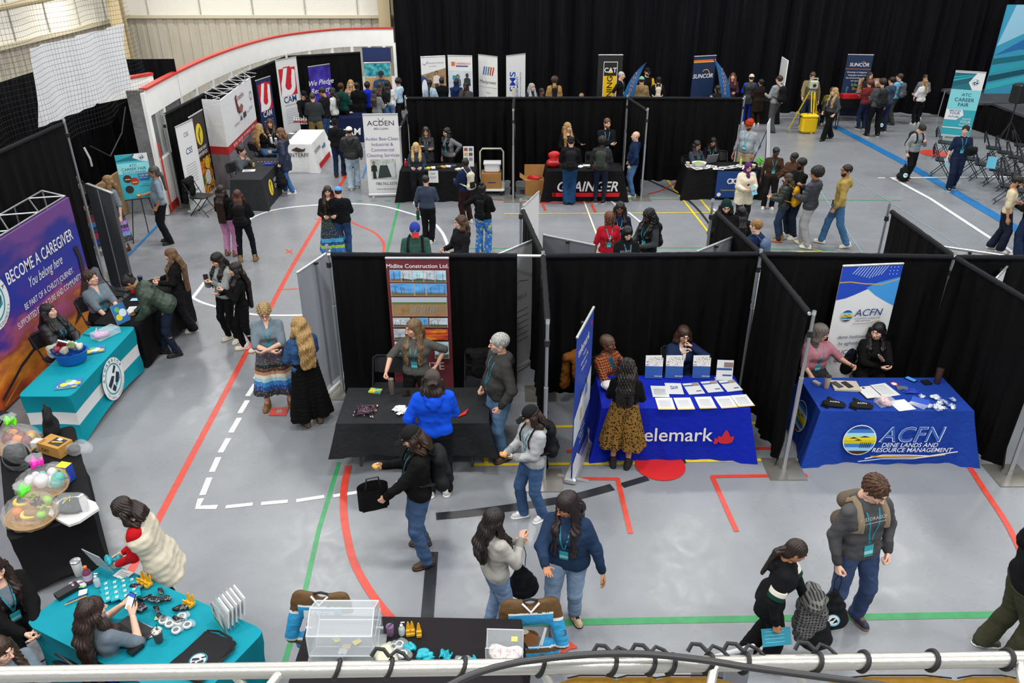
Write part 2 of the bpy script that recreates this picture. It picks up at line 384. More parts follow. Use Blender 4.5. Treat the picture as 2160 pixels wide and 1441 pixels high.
ARM={ # wrist target beside shoulder line (x outwards from the spine, y back, z up), elbow pole, hand pose
 'd':((.27,-.04,-.52),(.3,1,0),'rel'),'f':((.13,-.30,-.28),(.6,.6,-1),'soft'),'c':((-.07,-.235,-.24),(1,-.1,-1),'soft'),'C':((-.06,-.19,-.17),(1,-.1,-1),'soft'),
 'h':((.24,.03,-.36),(1.2,.7,0),'soft'),'p':((.11,-.11,.07),(1,.2,-.8),'grip'),'n':((.06,-.2,.02),(.8,0,-1),'soft'),'k':((.22,-.10,-.47),(.8,.8,0),'grip'),
 'r':((.20,-.43,-.36),(.6,.6,-.6),'soft'),'t':((.05,-.36,-.30),(.8,.3,-.8),'soft'),'u':((.06,-.27,-.10),(.7,.3,-1),'grip'),'b':((.14,.12,-.46),(1,.6,0),'grip'),
 'g':((.26,-.08,-.50),(.3,1,0),'grip'),'o':((.34,-.22,-.22),(.6,.6,-.8),'flat'),'B':((-.02,-.26,-.44),(1,.3,-.4),'soft'),'l':((.10,-.34,-.42),(.8,.4,-.4),'soft')}
def ik(S,T,l1,l2,pole):
    S=np.array(S,float);T=np.array(T,float); v=T-S; L=np.linalg.norm(v); L2=min(L,(l1+l2)*.995)
    d=v/(L+1e-9); T=S+d*L2; a=(l1*l1-l2*l2+L2*L2)/(2*L2); hgt=math.sqrt(max(l1*l1-a*a,0)); p=np.array(pole,float); p=p-d*(p@d); p=norm(p)
    return S+d*a+p*hgt,T
PEOPLE=[]
def wr(P,amp,ph):  # soft cloth wrinkles
    x,y,z=P[...,0],P[...,1],P[...,2]
    return amp*(np.sin(31*z+9*x+ph)*np.sin(17*x-11*y+2*ph)+.8*np.sin(61*z-37*x+19*y+3*ph)*np.sin(23*x+15*z+ph))
def person(label,F=None,T=None,h=1.7,loc=None,face=0,sex='m',sk='l',hair=('short','3a2a1e'),top=('hoodie','1b1b1e'),low=('plain','1c1c20'),shoe=('sneaker','d8d4cc','efefef'),
           arms=('f','f'),lean=0,side=0,twist=0,head=(0,0),legs='s',bw=1.0,lan=0,wear=(),group=None,sit=0,seat=.46,hat=None,hands=(None,None),fat=0,twb=0):
    """F: feet on the floor, T: top of the head, both read off the photograph; or loc in metres"""
    if loc is not None: pos=Vector((loc[0],loc[1],0))
    elif F is not None:
        pos=at(*F)
        if T is not None and not sit:
            best=min((abs((lambda q:q)(project(pos.x,pos.y,hh)[1])-T[1]),hh) for hh in np.arange(1.45,1.96,.01)); h=float(min(max(best[1],1.52),1.92))
    else:
        hh=h if not sit else h-.93*h/1.75+seat+.05; pos=at(T[0],T[1],hh-.0); pos.z=0
    s=h/1.75; near=pos.y<13.5; vnear=pos.y<9.6; vf=pos.y>17.5
    hb=.013 if vnear else (.016 if near else (.019 if not vf else .024)); hh_=.0042 if vnear else (.0055 if near else (.0075 if not vf else .009)); hf=.005 if vnear else (.006 if near else (.008 if not vf else .009))
    f=sex=='f'; rnd=random.Random(label); ph=rnd.random()*6
    # skeleton
    zp=.94; 
    if sit: zp=(seat+.10)/s
    Rt=RZ(math.radians(twist))@RX(math.radians(lean))@RY(math.radians(side)); pel=np.array((0,0,zp))
    if lean>25: pel=pel+np.array((0,.10*lean/45,0))
    TT=lambda v: pel+Rt@np.array(v,float)
    sw=.166 if f else .186
    Rh=RZ(math.radians(head[0]+twist))@RX(math.radians(head[1])); nb=TT((0,.012,.525)); nd=norm(.5*(Rt@np.array((0,-.12,1)))+.5*(Rh@np.array((0,-.05,1)))); hc=nb+nd*.135
    # arms
    A=[]
    for g,ar,hp in ((-1,arms[0],hands[0]),(1,arms[1],hands[1])):
        tg,pole,pose=(ARM[ar] if isinstance(ar,str) else (ar[0],ar[1] if len(ar)>1 and ar[1] else (.6,.6,-.8),ar[2] if len(ar)>2 else 'soft')); pose=hp or pose
        sh=TT((g*(sw-.008+.02*(bw-1)),.0,.435)); w=TT((g*(tg[0]*(1 if tg[0]<0 else (bw if tg[0]>.2 else 1))),tg[1]*(.5+.5*bw),.435+tg[2])); po=Rt@np.array((g*pole[0],pole[1],pole[2]))
        if isinstance(ar,str) and ar in 'dgb' and lean>15: w=sh+np.array((g*.05,-.06,-.52))
        el,w=ik(sh,w,.285,.255,po); A.append((g,sh,el,w,pose))
    # legs
    Lg=[]
    for g in(-1,1):
        hip=pel+RZ(math.radians(twist*.4+twb))@np.array((g*.088*(.6+.4*bw),.0,-.02)); ft=RZ(math.radians(twb))
        if sit:
            kn=hip+ft@np.array((g*.05,-.42,.02)); an=np.array((*(ft@np.array((g*.13,-.40 if g<0 else -.46,0)))[:2],.085)); an[2]=.085; kn[2]=min(kn[2],.085+.43); 
            d=kn-hip; kn=hip+d
        else:
            fx,fy=(g*.105,0)
            if legs=='w': fx,fy=g*.06,(-.24 if g<0 else .26)
            elif legs=='W': fx,fy=g*.06,(.26 if g<0 else -.24)
            elif legs=='v': fx,fy=g*.08,(-.1 if g<0 else .1)
            elif legs=='x': fx=g*.17
            elif legs=='n': fx=g*.07
            an=np.array((fx,fy+(.02 if lean<25 else 0),.085+(.03 if (legs in'wW' and fy>0) else 0)))
            kn,an=ik(hip,an,.435,.425,(g*.15,-1,0))
        Lg.append((g,hip,kn,an))
    root_loc=(pos.x,pos.y,0)
    # torso shape shared by body and clothes
    def torso(S,inf,f=f,arms_=True,slv=1.0,low=False,ai=None):
        b=bw; ai=inf if ai is None else ai
        yb=Rt@np.array((0,1,0)); 
        S.c(TT((-.065*b,0,.0)),TT((.065*b,0,.0)),.105*(.7+.3*b)+inf,n=yb,r=.86+.1*(b-1)); wst=(.088 if f else .098)
        S.c(TT((-.055*b,-.01*b,.17)),TT((.055*b,-.01*b,.17)),wst*(.55+.45*b)+inf,n=yb,r=.84+.25*(b-1)); 
        S.c(TT((-.075*b,-.005,.33)),TT((.075*b,-.005,.33)),(.105 if f else .112)*(.7+.3*b)+inf,n=yb,r=.86)
        S.c(TT((-(sw-.065),.006,.43)),TT((sw-.065,.006,.43)),.058+inf*.6,n=yb,r=.95); S.c(TT((0,.012,.42)),TT((0,.014,.505)),.085+inf*.3,.056+inf*.5,k=.05)
        if f:
            for g in(-1,1): S.c(TT((g*.062,-.075,.305)),TT((g*.062,-.065,.33)),.058*(.6+.4*b)+inf*.7)
            S.c(TT((0,-.075,.31)),TT((0,-.07,.31)),.05+inf)
        elif b>1.12: S.e(TT((0,-.05*b,.12)),(.13*b,.105*b,.14),k=.08)
        if arms_:
            for g,sh,el,w,pose in A:
                S.c(sh,el if slv>=1 else sh+(el-sh)*min(1,slv*2),.050*(.8+.2*b)+ai*.7,.041*(.8+.2*b)+ai,k=.035)
                if slv>=1: e=w+(el-w)*.06; S.c(el,e,.040*(.8+.2*b)+ai*.95,.027+ai*.72,k=.02)
    # --- body: one mesh of torso, arms, legs, neck, plus head and hands
    B=Sh(.045); torso(B,0)
    for g,hip,kn,an in Lg:
        B.c(hip,kn,.082*(.65+.35*bw),.056,k=.04); m_=kn+(an-kn)*.3; B.c(kn,m_,.054,.056,k=.03); B.c(m_,an,.055,.034,k=.03); B.c(an,an+np.array((0,-.06,-.05)),.03,.026,k=.02)
    B.c(nb-nd*.05,nb+nd*.06,.054 if not f else .046,.052 if not f else .043,k=.03)
    V,Q=B.mesh(hb*1.25); parts=[(V,Q,np.zeros(len(Q),int))]
    hv,hq,hm=headmesh(sex,fat,hh_); parts.append(((hv*1.05)@Rh.T+hc,hq,hm))
    HT=[]
    for g,sh,el,w,pose in A:
        D=norm(w-el); ref=Rt@np.array((0,-.75,.0))+np.array((0,0,.75)); 
        Th=norm(ref-D*(ref@D)); Nn=np.cross(D,Th); 
        if Nn@(Rt@np.array((-g,0,0)))<0: Nn=-Nn
        v,q=handmesh(pose,hf); M=np.stack([D,Th,Nn],1)
        if pose=='flat': D2=norm(D+np.array((0,0,.3))); M=np.stack([D2,norm(np.cross(np.array((0,0,1.)),D2)*-g),norm(np.cross(D2,norm(np.cross(np.array((0,0,1.)),D2))))],1)
        if np.linalg.det(M)<0: q=q[:,::-1]
        parts.append((v@M.T.astype(F32)*.98+w,q,np.zeros(len(q),int))); HT.append((w,w+M[:,0]*.085+M[:,2]*.022,M))
    n=0;Vs=[];Qs=[];Ms=[]
    for v,q,m_ in parts: Vs.append(v);Qs.append(q+n);Ms.append(m_); n+=len(v)
    bc=hair[1] if hair and hair[0] not in('hijab',) else '2a1d14'; bcol='2a1f18' if hair is None else shade(bc,.6)
    me=mesh('person',np.concatenate(Vs)*s,np.concatenate(Qs),[skin(sk),mat({'l':'b8685c','p':'c06a62','m':'99544a','t':'8a4a40','d':'55302a','k':'3c2320','o':'b06056'}[sk],.5),mat('b8aca2',.35),mat('1c120c',.2),mat(bcol,.7)],np.concatenate(Ms),True)
    R=link('person',me); R.location=root_loc; R.rotation_euler=(0,0,math.radians(face)); prop(R,label,'person',group)
    def part(name,S,hv,mt,lo=None,hi=None,pad=0,parent=R,mi=None):
        V,Q=S.mesh(hv,lo,hi,pad)
        if len(Q)==0: return None
        return link(name,mesh(name,V*s,Q,mt,mi(V,Q) if mi else None,True),parent)
    up=Rt@np.array((0,0,1.)); zt=lambda P: (P-pel.astype(F32))@up.astype(F32)
    # --- top garment
    tk,tc=top[0],top[1]; to=top[2] if len(top)>2 else {}
    G={'tee':(.013,.52,-.10,.016),'polo':(.014,.50,-.08,.018),'sweater':(.020,1,-.06,.014),'hoodie':(.030,1,-.10,.022),'jacket':(.034,1,-.10,.024),'puffer':(.046,1,-.10,.036),'coat':(.042,1,-.42,.032),'parka':(.048,1,-.30,.036),
       'vest':(.042,.0,-.22,.0),'blazer':(.026,1,-.13,.020),'tank':(.010,.0,-.08,0),'cardigan':(.026,1,-.12,.022),'crop':(.024,1,.06,.02)}[tk]
    inf,slv,hem,ai=G; hem=to.get('hem',hem); slv=to.get('slv',slv); inf+=to.get('inf',0)
    S=Sh(.05); torso(S,inf,arms_=slv>0,slv=slv,ai=ai)
    if hem<-.15: 
        hw=.10*bw+.01; S.c(TT((-hw*.7,0,-.02)),TT((-hw*.7,.0,hem-.04)) if lean<20 else TT((-hw*.7,0,hem)),.10+inf,.115+inf,k=.05); S.c(TT((hw*.7,0,-.02)),TT((hw*.7,.0,hem)),.10+inf,.115+inf,k=.05)
    if tk in('hoodie','jacket','puffer','parka') and not to.get('nohood'):
        S.c(TT((-.065,.095,.48)),TT((.065,.095,.48)),.044,k=.025); S.c(TT((0,.135,.37)),TT((0,.105,.46)),.045,.06,k=.03); S.c(TT((-.05,.12,.42)),TT((.05,.12,.42)),.045,k=.03)
        for g in(-1,1): S.c(TT((g*.07,.05,.485)),TT((g*.055,-.055,.455)),.030,.022,k=.02)
    if tk in('polo','blazer','vest'): 
        for g in(-1,1): S.c(TT((g*.055,.05,.515)),TT((g*.045,-.055,.46)),.018,.014,k=.01)
    rid=tk in('puffer','vest','parka') and not to.get('smooth')
    def cuts(P,d,hem=hem):
        z=zt(P)
        if tk=='hoodie': X_=np.abs((P-pel.astype(F32))@(Rt@np.array((1,0,0))).astype(F32)); Y_=(P-pel.astype(F32))@(Rt@np.array((0,-1,0))).astype(F32); d=d-.008*((X_<.15-.3*np.clip(z-hem-.12,0,.3))&(Y_>.02)&(z>hem+.055)&(z<hem+.24))
        if slv>=1 and hem>-.2 and tk in('hoodie','sweater','jacket'): d=d+.007*np.clip((hem+.055-z)/.02,0,1)
        amp=.0022 if tk in('tee','polo','tank','blazer') else .0034
        d=d+wr(P,amp,ph)
        if rid: d=d+.0065*np.abs(np.sin(z*math.pi/.075))-.004
        d=np.maximum(d,hem-z+.004*np.sin(P[...,0]*25+ph)*(1 if hem>-.3 else 2))
        hq=(P-hc.astype(F32)); nk=np.sqrt((hq**2).sum(-1)); 
        if to.get('hoodup') is None:
            nz=(P-nb.astype(F32))@nd.astype(F32); ra=np.sqrt(np.maximum(((P-nb.astype(F32))**2).sum(-1)-nz**2,0)); d=np.maximum(d,-np.maximum(ra-.050,-.02-nz)) if tk!='hoodie' else np.maximum(d,-np.maximum(ra-.054,-.01-nz))
        if tk=='polo' or tk=='blazer' or tk=='cardigan':
            q=(P-TT((0,-.12,.50)).astype(F32)); zz=q@up.astype(F32); xx=np.abs(q@(Rt@np.array((1,0,0))).astype(F32)); yy=q@(Rt@np.array((0,-1,0))).astype(F32); depth=.12 if tk=='polo' else .34
            d=np.maximum(d,-np.maximum(np.maximum(xx-(.032 if tk=='polo' else .055)*(1+zz/depth).clip(0,2),-zz-depth),-yy-.13))
        return d
    S.post.append(cuts)
    tm=to.get('m') or mat(tc,.85 if tk not in('puffer','vest','parka') else .5,bump=.42 if tk not in('puffer','vest','parka') else .3,bs=7,var=.12,vs=5)
    mats=[tm]; mif=None
    if slv>=1 and tk in('hoodie','sweater','jacket','crop') and hem>-.2:
        mats=[tm,to.get('m') or mat(shade(tc,.86),.9,bump=.6,bs=90)]
        def mif(V,Q):
            C=V[Q].mean(1); r=(zt(C)<hem+.045)
            for g,sh,el,w,pose in A: r|=capsule(C,w+(el-w)*.24,w,.055,.055)<0
            return r.astype(int)
    if 'sl' in to: # sleeves of another colour
        mats=[tm,mat(to['sl'],.85,bump=.12,bs=25)]
        def mif(V,Q):
            C=V[Q].mean(1); r=np.zeros(len(Q),int)
            for g,sh,el,w,pose in A:
                r|=((capsule(C,sh+(el-sh)*.12,el,.075,.075)<0)|(capsule(C,el,w,.072,.07)<0)).astype(int)&(np.abs((C-pel)@(Rt@np.array((1,0,0))))>.13*bw).astype(int)
            return r
    top_o=part({'tee':'shirt','polo':'polo_shirt','tank':'shirt','crop':'sweater'}.get(tk,tk),S,hb,mats,mi=mif,pad=.02)
    if 'under' in to and top_o: # shirt hem showing below
        U=Sh(.04); torso(U,.024,arms_=False); U.post.append(lambda P,d:np.maximum(np.maximum(d,hem-.06-zt(P)),zt(P)-hem-.03)); part('undershirt',U,hb,mat(to['under'],.9))
    if tk in('blazer','cardigan') or 'in' in to:
        U=Sh(.04); torso(U,.012,arms_=False); U.post.append(lambda P,d:np.maximum(np.maximum(d,hem+.03-zt(P)),zt(P)-.46)); part('shirt',U,hb,mat(to.get('in','efefef'),.9,bump=.3,bs=12))
    if to.get('sleeves'): # long sleeves under a vest
        U=Sh(.02)
        for g,sh,el,w,pose in A: U.c(sh+(TT((0,0,.40))-sh)*.2,el,.080*(.6+.4*bw),.057*(.6+.4*bw),k=.02); U.c(el,w+(el-w)*.1,.054,.036,k=.02)
        U.post.append(lambda P,d:d+wr(P,.003,ph)); part('sweater',U,hb,mat(to['sleeves'],.85,bump=.1))
    # --- lower garment
    lk,lc=low[0],low[1]; lm=low[2] if len(low)>2 and not isinstance(low[2],str) else mat(lc,.85,bump=.4,bs=8,var=.25 if lk in('jeans','wide') else .1,vs=4)
    if 'skirt' in lk:
        end={'skirt':.28,'longskirt':.14,'miniskirt':.45,'midskirt':.36}[lk]; L=Sh(.06)
        rb=.19+.07*(bw-1); 
        for g in(-1,1): L.c(TT((g*.06*bw,0,.06)),(g*(.11+.03*bw),pel[1],end),.115*(.7+.3*bw)+.01,rb*.92)
        def cs(P,d):
            a=np.arctan2(P[...,1]-pel[1],P[...,0]); k=np.clip((zp-P[...,2])/(zp-end),0,1.1); d=d+(.018*np.sin(a*9+ph)+.008*np.sin(a*17))*k
            if lk=='longskirt' and low[-1]=='tiers': d=d+.006*np.abs(np.sin(P[...,2]*math.pi/.07))
            return np.maximum(np.maximum(d,end-P[...,2]),zt(P)-.15)
        L.post.append(cs); part('skirt',L,hb,lm,lo=(-1,-1,end-.05),pad=.05)
    else:
        wz={'jeans':(.018,.030),'slim':(.012,.016),'wide':(.026,.058),'sweats':(.024,.030),'plain':(.022,.034),'trousers':(.020,.034),'cargo':(.028,.045)}.get(lk,(.02,.03)); L=Sh(.045)
        L.c(TT((-.06*bw,0,.0)),TT((.06*bw,0,.0)),.105*(.7+.3*bw)+wz[0]*.8,n=Rt@np.array((0,1,0)),r=.88); L.c(TT((-.05*bw,0,.09)),TT((.05*bw,0,.09)),.096*(.6+.4*bw)+wz[0]*.5,n=Rt@np.array((0,1,0)),r=.88)
        for g,hip,kn,an in Lg:
            e=an+norm(kn-an)*(.0 if wz[1]>.02 else .02)+np.array((0,0,-.015)); L.c(hip,kn,.086*(.6+.4*bw)+wz[0],.056*(.85+.15*bw)+wz[0],k=.045); L.c(kn,e,.056*(.85+.15*bw)+wz[0],.040+wz[1],k=.02)
        def cs(P,d):
            z=P[...,2]; d=d+wr(P,.0035,ph)+.004*np.sin(z*60+ph)*np.clip((.30-z)/.25,0,1); return np.maximum(np.maximum(d,.045-z),zt(P)-(.12 if sit else min(.13,max(hem+.035,-.02))))
        L.post.append(cs); part({'jeans':'jeans','wide':'trousers','sweats':'sweatpants'}.get(lk,'trousers'),L,hb,lm,pad=.01)
    # --- shoes
    if shoe:
        sm=shoemesh(shoe[0],shoe[1],shoe[2],.0075 if near else .011)
        for g,hip,kn,an in Lg:
            o=link('shoe',sm,R); o.location=Vector(an*s); o.scale=(s*.98,)*3; o.rotation_euler=((.25 if (legs in'wW' and an[1]>.1) else 0),0,math.radians(-g*-12+twb))
    # --- hair
    hi=hair[0] if hair else None; H3=lambda v: hc+Rh@(np.array(v,float)*1.03)
    if hi:
        hs=.0065 if near else .0085; hmt=hairmat(hair[1]); S=Sh(.025); vol=hair[2] if len(hair)>2 else 0
        tk_={'buzz':.002,'short':.011,'crew':.008,'afro':.035,'curlyshort':.024,'messy':.02,'bald':0,'side':.012}.get(hi,.012)+vol
        if hi=='bald':
            S=None
        else:
            S.e(H3((0,.018,.036)),(.078+tk_,.098+tk_,.086+tk_),M=Rh.astype(F32))
            if hi in('afro','curlyshort'): S.e(H3((0,.03,.06)),(.085+tk_,.095+tk_,.085+tk_),M=Rh.astype(F32))
            if hi not in('buzz','short','crew','afro','curlyshort','messy','side','wrap'): S.e(H3((0,.055,-.03)),(.075,.060,.09),M=Rh.astype(F32))
            ln={'long':.42,'wavy':.40,'curly':.30,'xlong':.56,'bob':.17,'mid':.27,'shag':.14}.get(hi)
            if ln:
                w=.080+vol; wv=hi in('wavy','curly')
                pts=[H3((0,.058,-.03)),.5*H3((0,.085,-.10))+.5*TT((0,.105,.55))]; z0=TT((0,.135,.44)); 
                if ln>.2: pts+= [TT((0,.135*(.8+.2*bw)+inf,.40)),TT((0,.13*(.8+.2*bw)+inf,.50-ln))]
                else: pts+=[H3((0,.08,-.04-ln*.9))]
                for a,b in zip(pts,pts[1:]):
                    for g in(-.62,0,.62): x=Rt@np.array((g*w*1.1,0,0)); S.c(a+x,b+x*1.08,.048+vol*.6,.036+vol*.5,k=.03)
                for g in(-1,1): # locks in front of the shoulders
                    q=[H3((g*.074,-.008,.0)),.6*H3((g*.080,-.015,-.085))+.4*TT((g*.085,-.05,.53))]
                    if ln>.2: q+=[TT((g*.085,-.095-inf,.40)),TT((g*.085,-.125-inf-.03*(bw-1)*2,.52-ln*.85))]
                    else: q+=[H3((g*.08,-.0,-.03-ln*.9))]
                    for a,b,r_,r2_ in zip(q,q[1:],(.022,.026,.030),(.026,.030,.014)):
                        S.c(a,b,r_+vol*.3,r2_+vol*.3,k=.03); o_=Rt@np.array((g*.028,.028,0)); S.c(a+o_,b+o_*1.1,r_+vol*.3,r2_+vol*.3,k=.03)
            if hi in('pony','lowpony'):
                b0=H3((0,.115,.045 if hi=='pony' else -.04)); b1=H3((0,.155,-.02)) if hi=='pony' else H3((0,.135,-.11)); b2=TT((0,.15+inf,.25)); S.c(b0,b1,.030,.034,k=.02); S.c(b1,b2,.036,.020,k=.02)
            if hi=='bun': S.e(H3((0,.12,.05)),(.045,.04,.042),k=.015)
            if hi=='topbun': S.e(H3((0,.05,.145)),(.05,.05,.045),k=.012)
            if hi=='braids':
                for g in(-1,1):
                    for o_ in(0,.02): S.c(H3((g*.078,-.015+o_,.0)),TT((g*(.08-o_),-.13-inf,.12)),.016,.010,k=.008)
                S.c(H3((0,.07,-.04)),TT((0,.13+inf,.15)),.06,.045)
            fl=-.012 if hi in('short','buzz','crew','messy','side','curlyshort','afro') else -.03
            def cuth(P,d):
                q=(P-hc.astype(F32))@Rh.astype(F32); x,y,z=q[...,0],q[...,1],q[...,2]; an_=np.arctan2(x,y)
                fr=.0045*np.sin(an_*26+3*np.sin(z*30+ph)+ph)+(.006*np.sin(z*42+an_*3+ph) if hi in('wavy','shag') else 0)+(.009*np.sin(z*70+ph)*np.sin(an_*14+x*60) if hi in('curly','afro','curlyshort','messy','braids') else 0)
                d=d+fr*(.55 if hi in('buzz','crew') else 1)
                face=np.sqrt((x/.060)**2+((y+.10)/.060)**2+((z+.035)/(.093 if hi!='bangs' else .075))**2)-1; d=np.maximum(d,-face*.05)
                if hi in('short','buzz','crew','messy','side','curlyshort','afro','bun','pony','topbun','wrap'):
                    d=np.maximum(d,-(z-(-.052+.055*np.clip((-y-.0)/.04,0,1))) if hi not in('pony','bun') else -(z+.062))
                if hat and hat[0] in('cap','capback','beanie','turban'): d=np.maximum(d,np.minimum(z-(.05 if hat[0][:3]=='cap' else .035)-(.2*y if hat[0]!='cap' else 0),.17-np.sqrt(x*x+y*y+z*z)))
                return d
            S.post.append(cuth); part('hair',S,hs,hmt)
    wear=dict(wear) if not isinstance(wear,dict) else wear
    if 'beard' in wear:
        S=Sh(.02); S.e(hc+Rh@np.array((0,-.028,-.030)),(.066,.069,.090),M=Rh.astype(F32)); S.e(hc+Rh@np.array((0,-.050,-.085)),(.044,.044,.036),M=Rh.astype(F32))
        def cb(P,d):
            q=(P-hc.astype(F32))@Rh.astype(F32); x,y,z=q[...,0],q[...,1],q[...,2]
            d=np.maximum(d,z+.030+.0*x); m=np.sqrt((x/.026)**2+((y+.1)/.05)**2+((z+.052)/.013)**2)-1; d=np.maximum(d,-m*.02); d=np.maximum(d,y-.005); return np.maximum(d,-(capsule(q,(0,-.094,.012),(0,-.12,-.02),.012,.014)))
        S.post.append(cb); part('beard',S,.006,hairmat(wear['beard']))
    if 'glasses' in wear:
        m=MB(); gm=mat(wear['glasses'],.3)
        for g in(-1,1):
            m.tube([Vector((g*.033+.023*math.cos(a),-.101-.002*math.cos(a)*g*0,.010+.017*math.sin(a))) for a in np.linspace(0,2*math.pi,15)],.0022,gm,5); m.tube([(g*.056,-.100,.014),(g*.078,-.03,.012),(g*.080,.015,.006)],.0018,gm,5)
        m.tube([(-.011,-.103,.014),(.011,-.103,.014)],.002,gm,5)
        M4=Matrix.Scale(s,4)@Matrix.Translation(Vector(hc))@Matrix(Rh.tolist()).to_4x4(); m.build('glasses',R,M4)
    hm4=Matrix.Scale(s,4)@Matrix.Translation(Vector(hc))@Matrix(Rh.tolist()).to_4x4()
    if hat:
        hk,hcol=hat[0],hat[1]; S=Sh(.015); E_=Rh.astype(F32)
        if hk in('cap','capback'):
            b=-1 if hk=='cap' else 1; S.e(H3((0,.016,.050)),(.088,.106,.084),M=E_); dn=.046 if hk=='cap' else .05
            brim=Sh(.01); brim.c(H3((-.030,b*.085,.052)),H3((-.030,b*.155,.040)),.040,.036); brim.c(H3((.030,b*.085,.052)),H3((.030,b*.155,.040)),.040,.036)
            def ch(P,d):
                q=(P-hc.astype(F32))@E_; z=q[...,2]; d=np.maximum(d,.036-z); bb=np.maximum(brim(P),np.abs(z-(.047-.9*(q[...,0]**2)*8-(np.abs(q[...,1])-.1)*.12))-.0055); return np.minimum(d,bb)
            S.post.append(ch); cols=[mat(hcol,.8,bump=.1)]; mf=None
            if len(hat)>2:
                cols.append(mat(hat[2],.8)); 
                def mf(V,Q): q=(V[Q].mean(1)-hc)@Rh; return ((b*q[:,1]>.098)|(q[:,2]<.046)).astype(int)
            V,Q=S.mesh(.006,pad=.08); link('cap',mesh('cap',V*s,Q,cols,mf(V,Q) if mf else None,True),R)
            if len(hat)>3:
                mm=MB(); e=mm; c0=Vector((0,b*-0+(-.104 if hk=='cap' else -.0),.088)); lm_=mat(hat[3],.6)
                if hk=='cap': art(R,hm4@Vector((0,-.088,.086)),(hm4.to_3x3()@Vector((1,0,0))),(hm4.to_3x3()@Vector((0,.45,1))),[('t',0,-.018,.05*s,hat[4],lm_,.02)] if len(hat)>4 else [('c',0,0,.02*s,lm_)],'cap_emblem',lift=.006)
        elif hk in('beanie','turban'):
            big=.014 if hk=='turban' else 0; S.e(H3((0,.018,.052)),(.088+big,.106+big,.088+big*1.5),M=E_); 
            def ch(P,d):
                q=(P-hc.astype(F32))@E_; x,y,z=q[...,0],q[...,1],q[...,2]; d=np.maximum(d,.028-z+.25*y)
                if hk=='turban': d=d+.006*np.sin(z*110+np.abs(x)*70)
                else:
                    d=d+.0015*np.sin(np.arctan2(x,y)*30); d=np.minimum(d,np.maximum(np.maximum(ellip(q,(0,.018,.045),(.094,.112,.10)),.026-z+.25*y),z-.062-.25*y*0))
                return d
            S.post.append(ch); part('beanie' if hk=='beanie' else 'turban',S,.007,[hat[2]] if len(hat)>2 and not isinstance(hat[2],str) else mat(hcol,.9,bump=.3,bs=80),pad=.02)
        elif hk in('hijab','hood'):
            S.e(H3((0,.012,.022)),(.092,.112,.108),M=E_); S.c(H3((0,.02,-.07)),TT((0,.03,.46)),.085,.11,k=.04); S.c(TT((-.09,.02,.45)),TT((.09,.02,.45)),.07,k=.04)
            if hk=='hijab': S.c(TT((0,-.09,.44)),TT((.02,-.13,.24)),.055,.045,k=.04)
            def ch(P,d):
                q=(P-hc.astype(F32))@E_; x,y,z=q[...,0],q[...,1],q[...,2]; d=d+wr(P,.004,ph); return np.maximum(d,-(np.sqrt((x/.058)**2+((y+.10)/.075)**2+((z+.005)/.083)**2)-1)*.06)
            S.post.append(ch); part('headscarf' if hk=='hijab' else 'hood',S,.008,mat(hcol,.85,bump=.1),pad=.01)
    # --- lanyard and badge on the chest
    def front(x,z,out=.006):
        ys=np.linspace(-.42,.1,105); Pn=np.array([TT((x,y,z)) for y in ys],F32); dd=top_fn(Pn); k=np.argmax(dd<0); return TT((x,ys[k]-out if dd.min()<0 else -.13,z))
    top_fn=None
    S2=Sh(.05); torso(S2,inf,arms_=False); top_fn=S2
    if lan:
        lz=.20 if lan==1 else .12; m=MB(); lmat=mat('1d7f93' if lan<3 else '1c5f8c',.5)
        for g in(-1,1):
            pts=[TT((g*.058,.035,.515))]+[front(g*(.062-.058*t),.47-(.47-lz)*t) for t in np.linspace(.0,1,7)]
            for i,(a,b) in enumerate(zip(pts,pts[1:])):
                x=Rt@np.array((.008,0,0)); m.add([a-x,a+x,b+x,b-x],[(0,1,2,3)],lmat)
        o=m.build('lanyard',R,Matrix.Scale(s,4)); bx=MB(); p=front(0,lz-.01,.010); q=front(0,lz-.12,.012); M=Matrix.Scale(s,4)
        dv=norm(p-q); xx=Rt@np.array((1.,0,0)); nn=np.cross(xx,dv); 
        for t0,t1,cc,wd in ((.0,.055,'2aa3b4',.045),(.058,.092,'8fd8d8',.043),(.095,.115,'2b8f99',.043)):
            a=p-dv*t0;b=p-dv*t1; c4=[a-xx*wd,a+xx*wd,b+xx*wd,b-xx*wd]; bx.add([v+nn*.002 for v in c4]+[v for v in c4],[(0,3,2,1),(4,5,6,7),(0,1,5,4),(2,3,7,6),(1,2,6,5),(3,0,4,7)],mat(cc,.4))
        bx.build('badge',o)if False else bx.build('badge',R,M)
    info=dict(R=R,s=s,TT=TT,Rt=Rt,front=front,hands=HT,H3=H3,hm4=hm4,pel=pel,arms=A,pos=pos,inf=inf,legs=Lg,Rh=Rh,top=top_o,bw=bw,hb=hb)
    # --- marks on the chest / back
    if 'mark' in wear:
        items,x,z,bk=wear['mark']
        fy=1 if bk else -1; c=front(x,z,.004) if not bk else TT((x,.14*(.7+.3*bw)+inf,z))
        U=Rt@np.array((-fy if bk else 1,0,0)); W_=norm(front(x,z+.05)-front(x,z-.05)) if not bk else Rt@np.array((0,0,1.))
        art(R,Vector(c*s),U,W_,[tuple((v*s if isinstance(v,(int,float)) and 0<i<4 and it[0]!='p' else v) for i,v in enumerate(it)) for it in items],'chest_print',lift=.004)
    return info
def project(x,y,z):
    c,s=math.cos(CP),math.sin(CP); dz=z-CH; Z=y*c-dz*s; Y=y*s+dz*c
    return 1080+CF*x/Z,720.5-CF*Y/Z
def wpt(i,v): # person-local metres -> world
    return i['R'].matrix_basis@Vector(np.array(v)*i['s'])
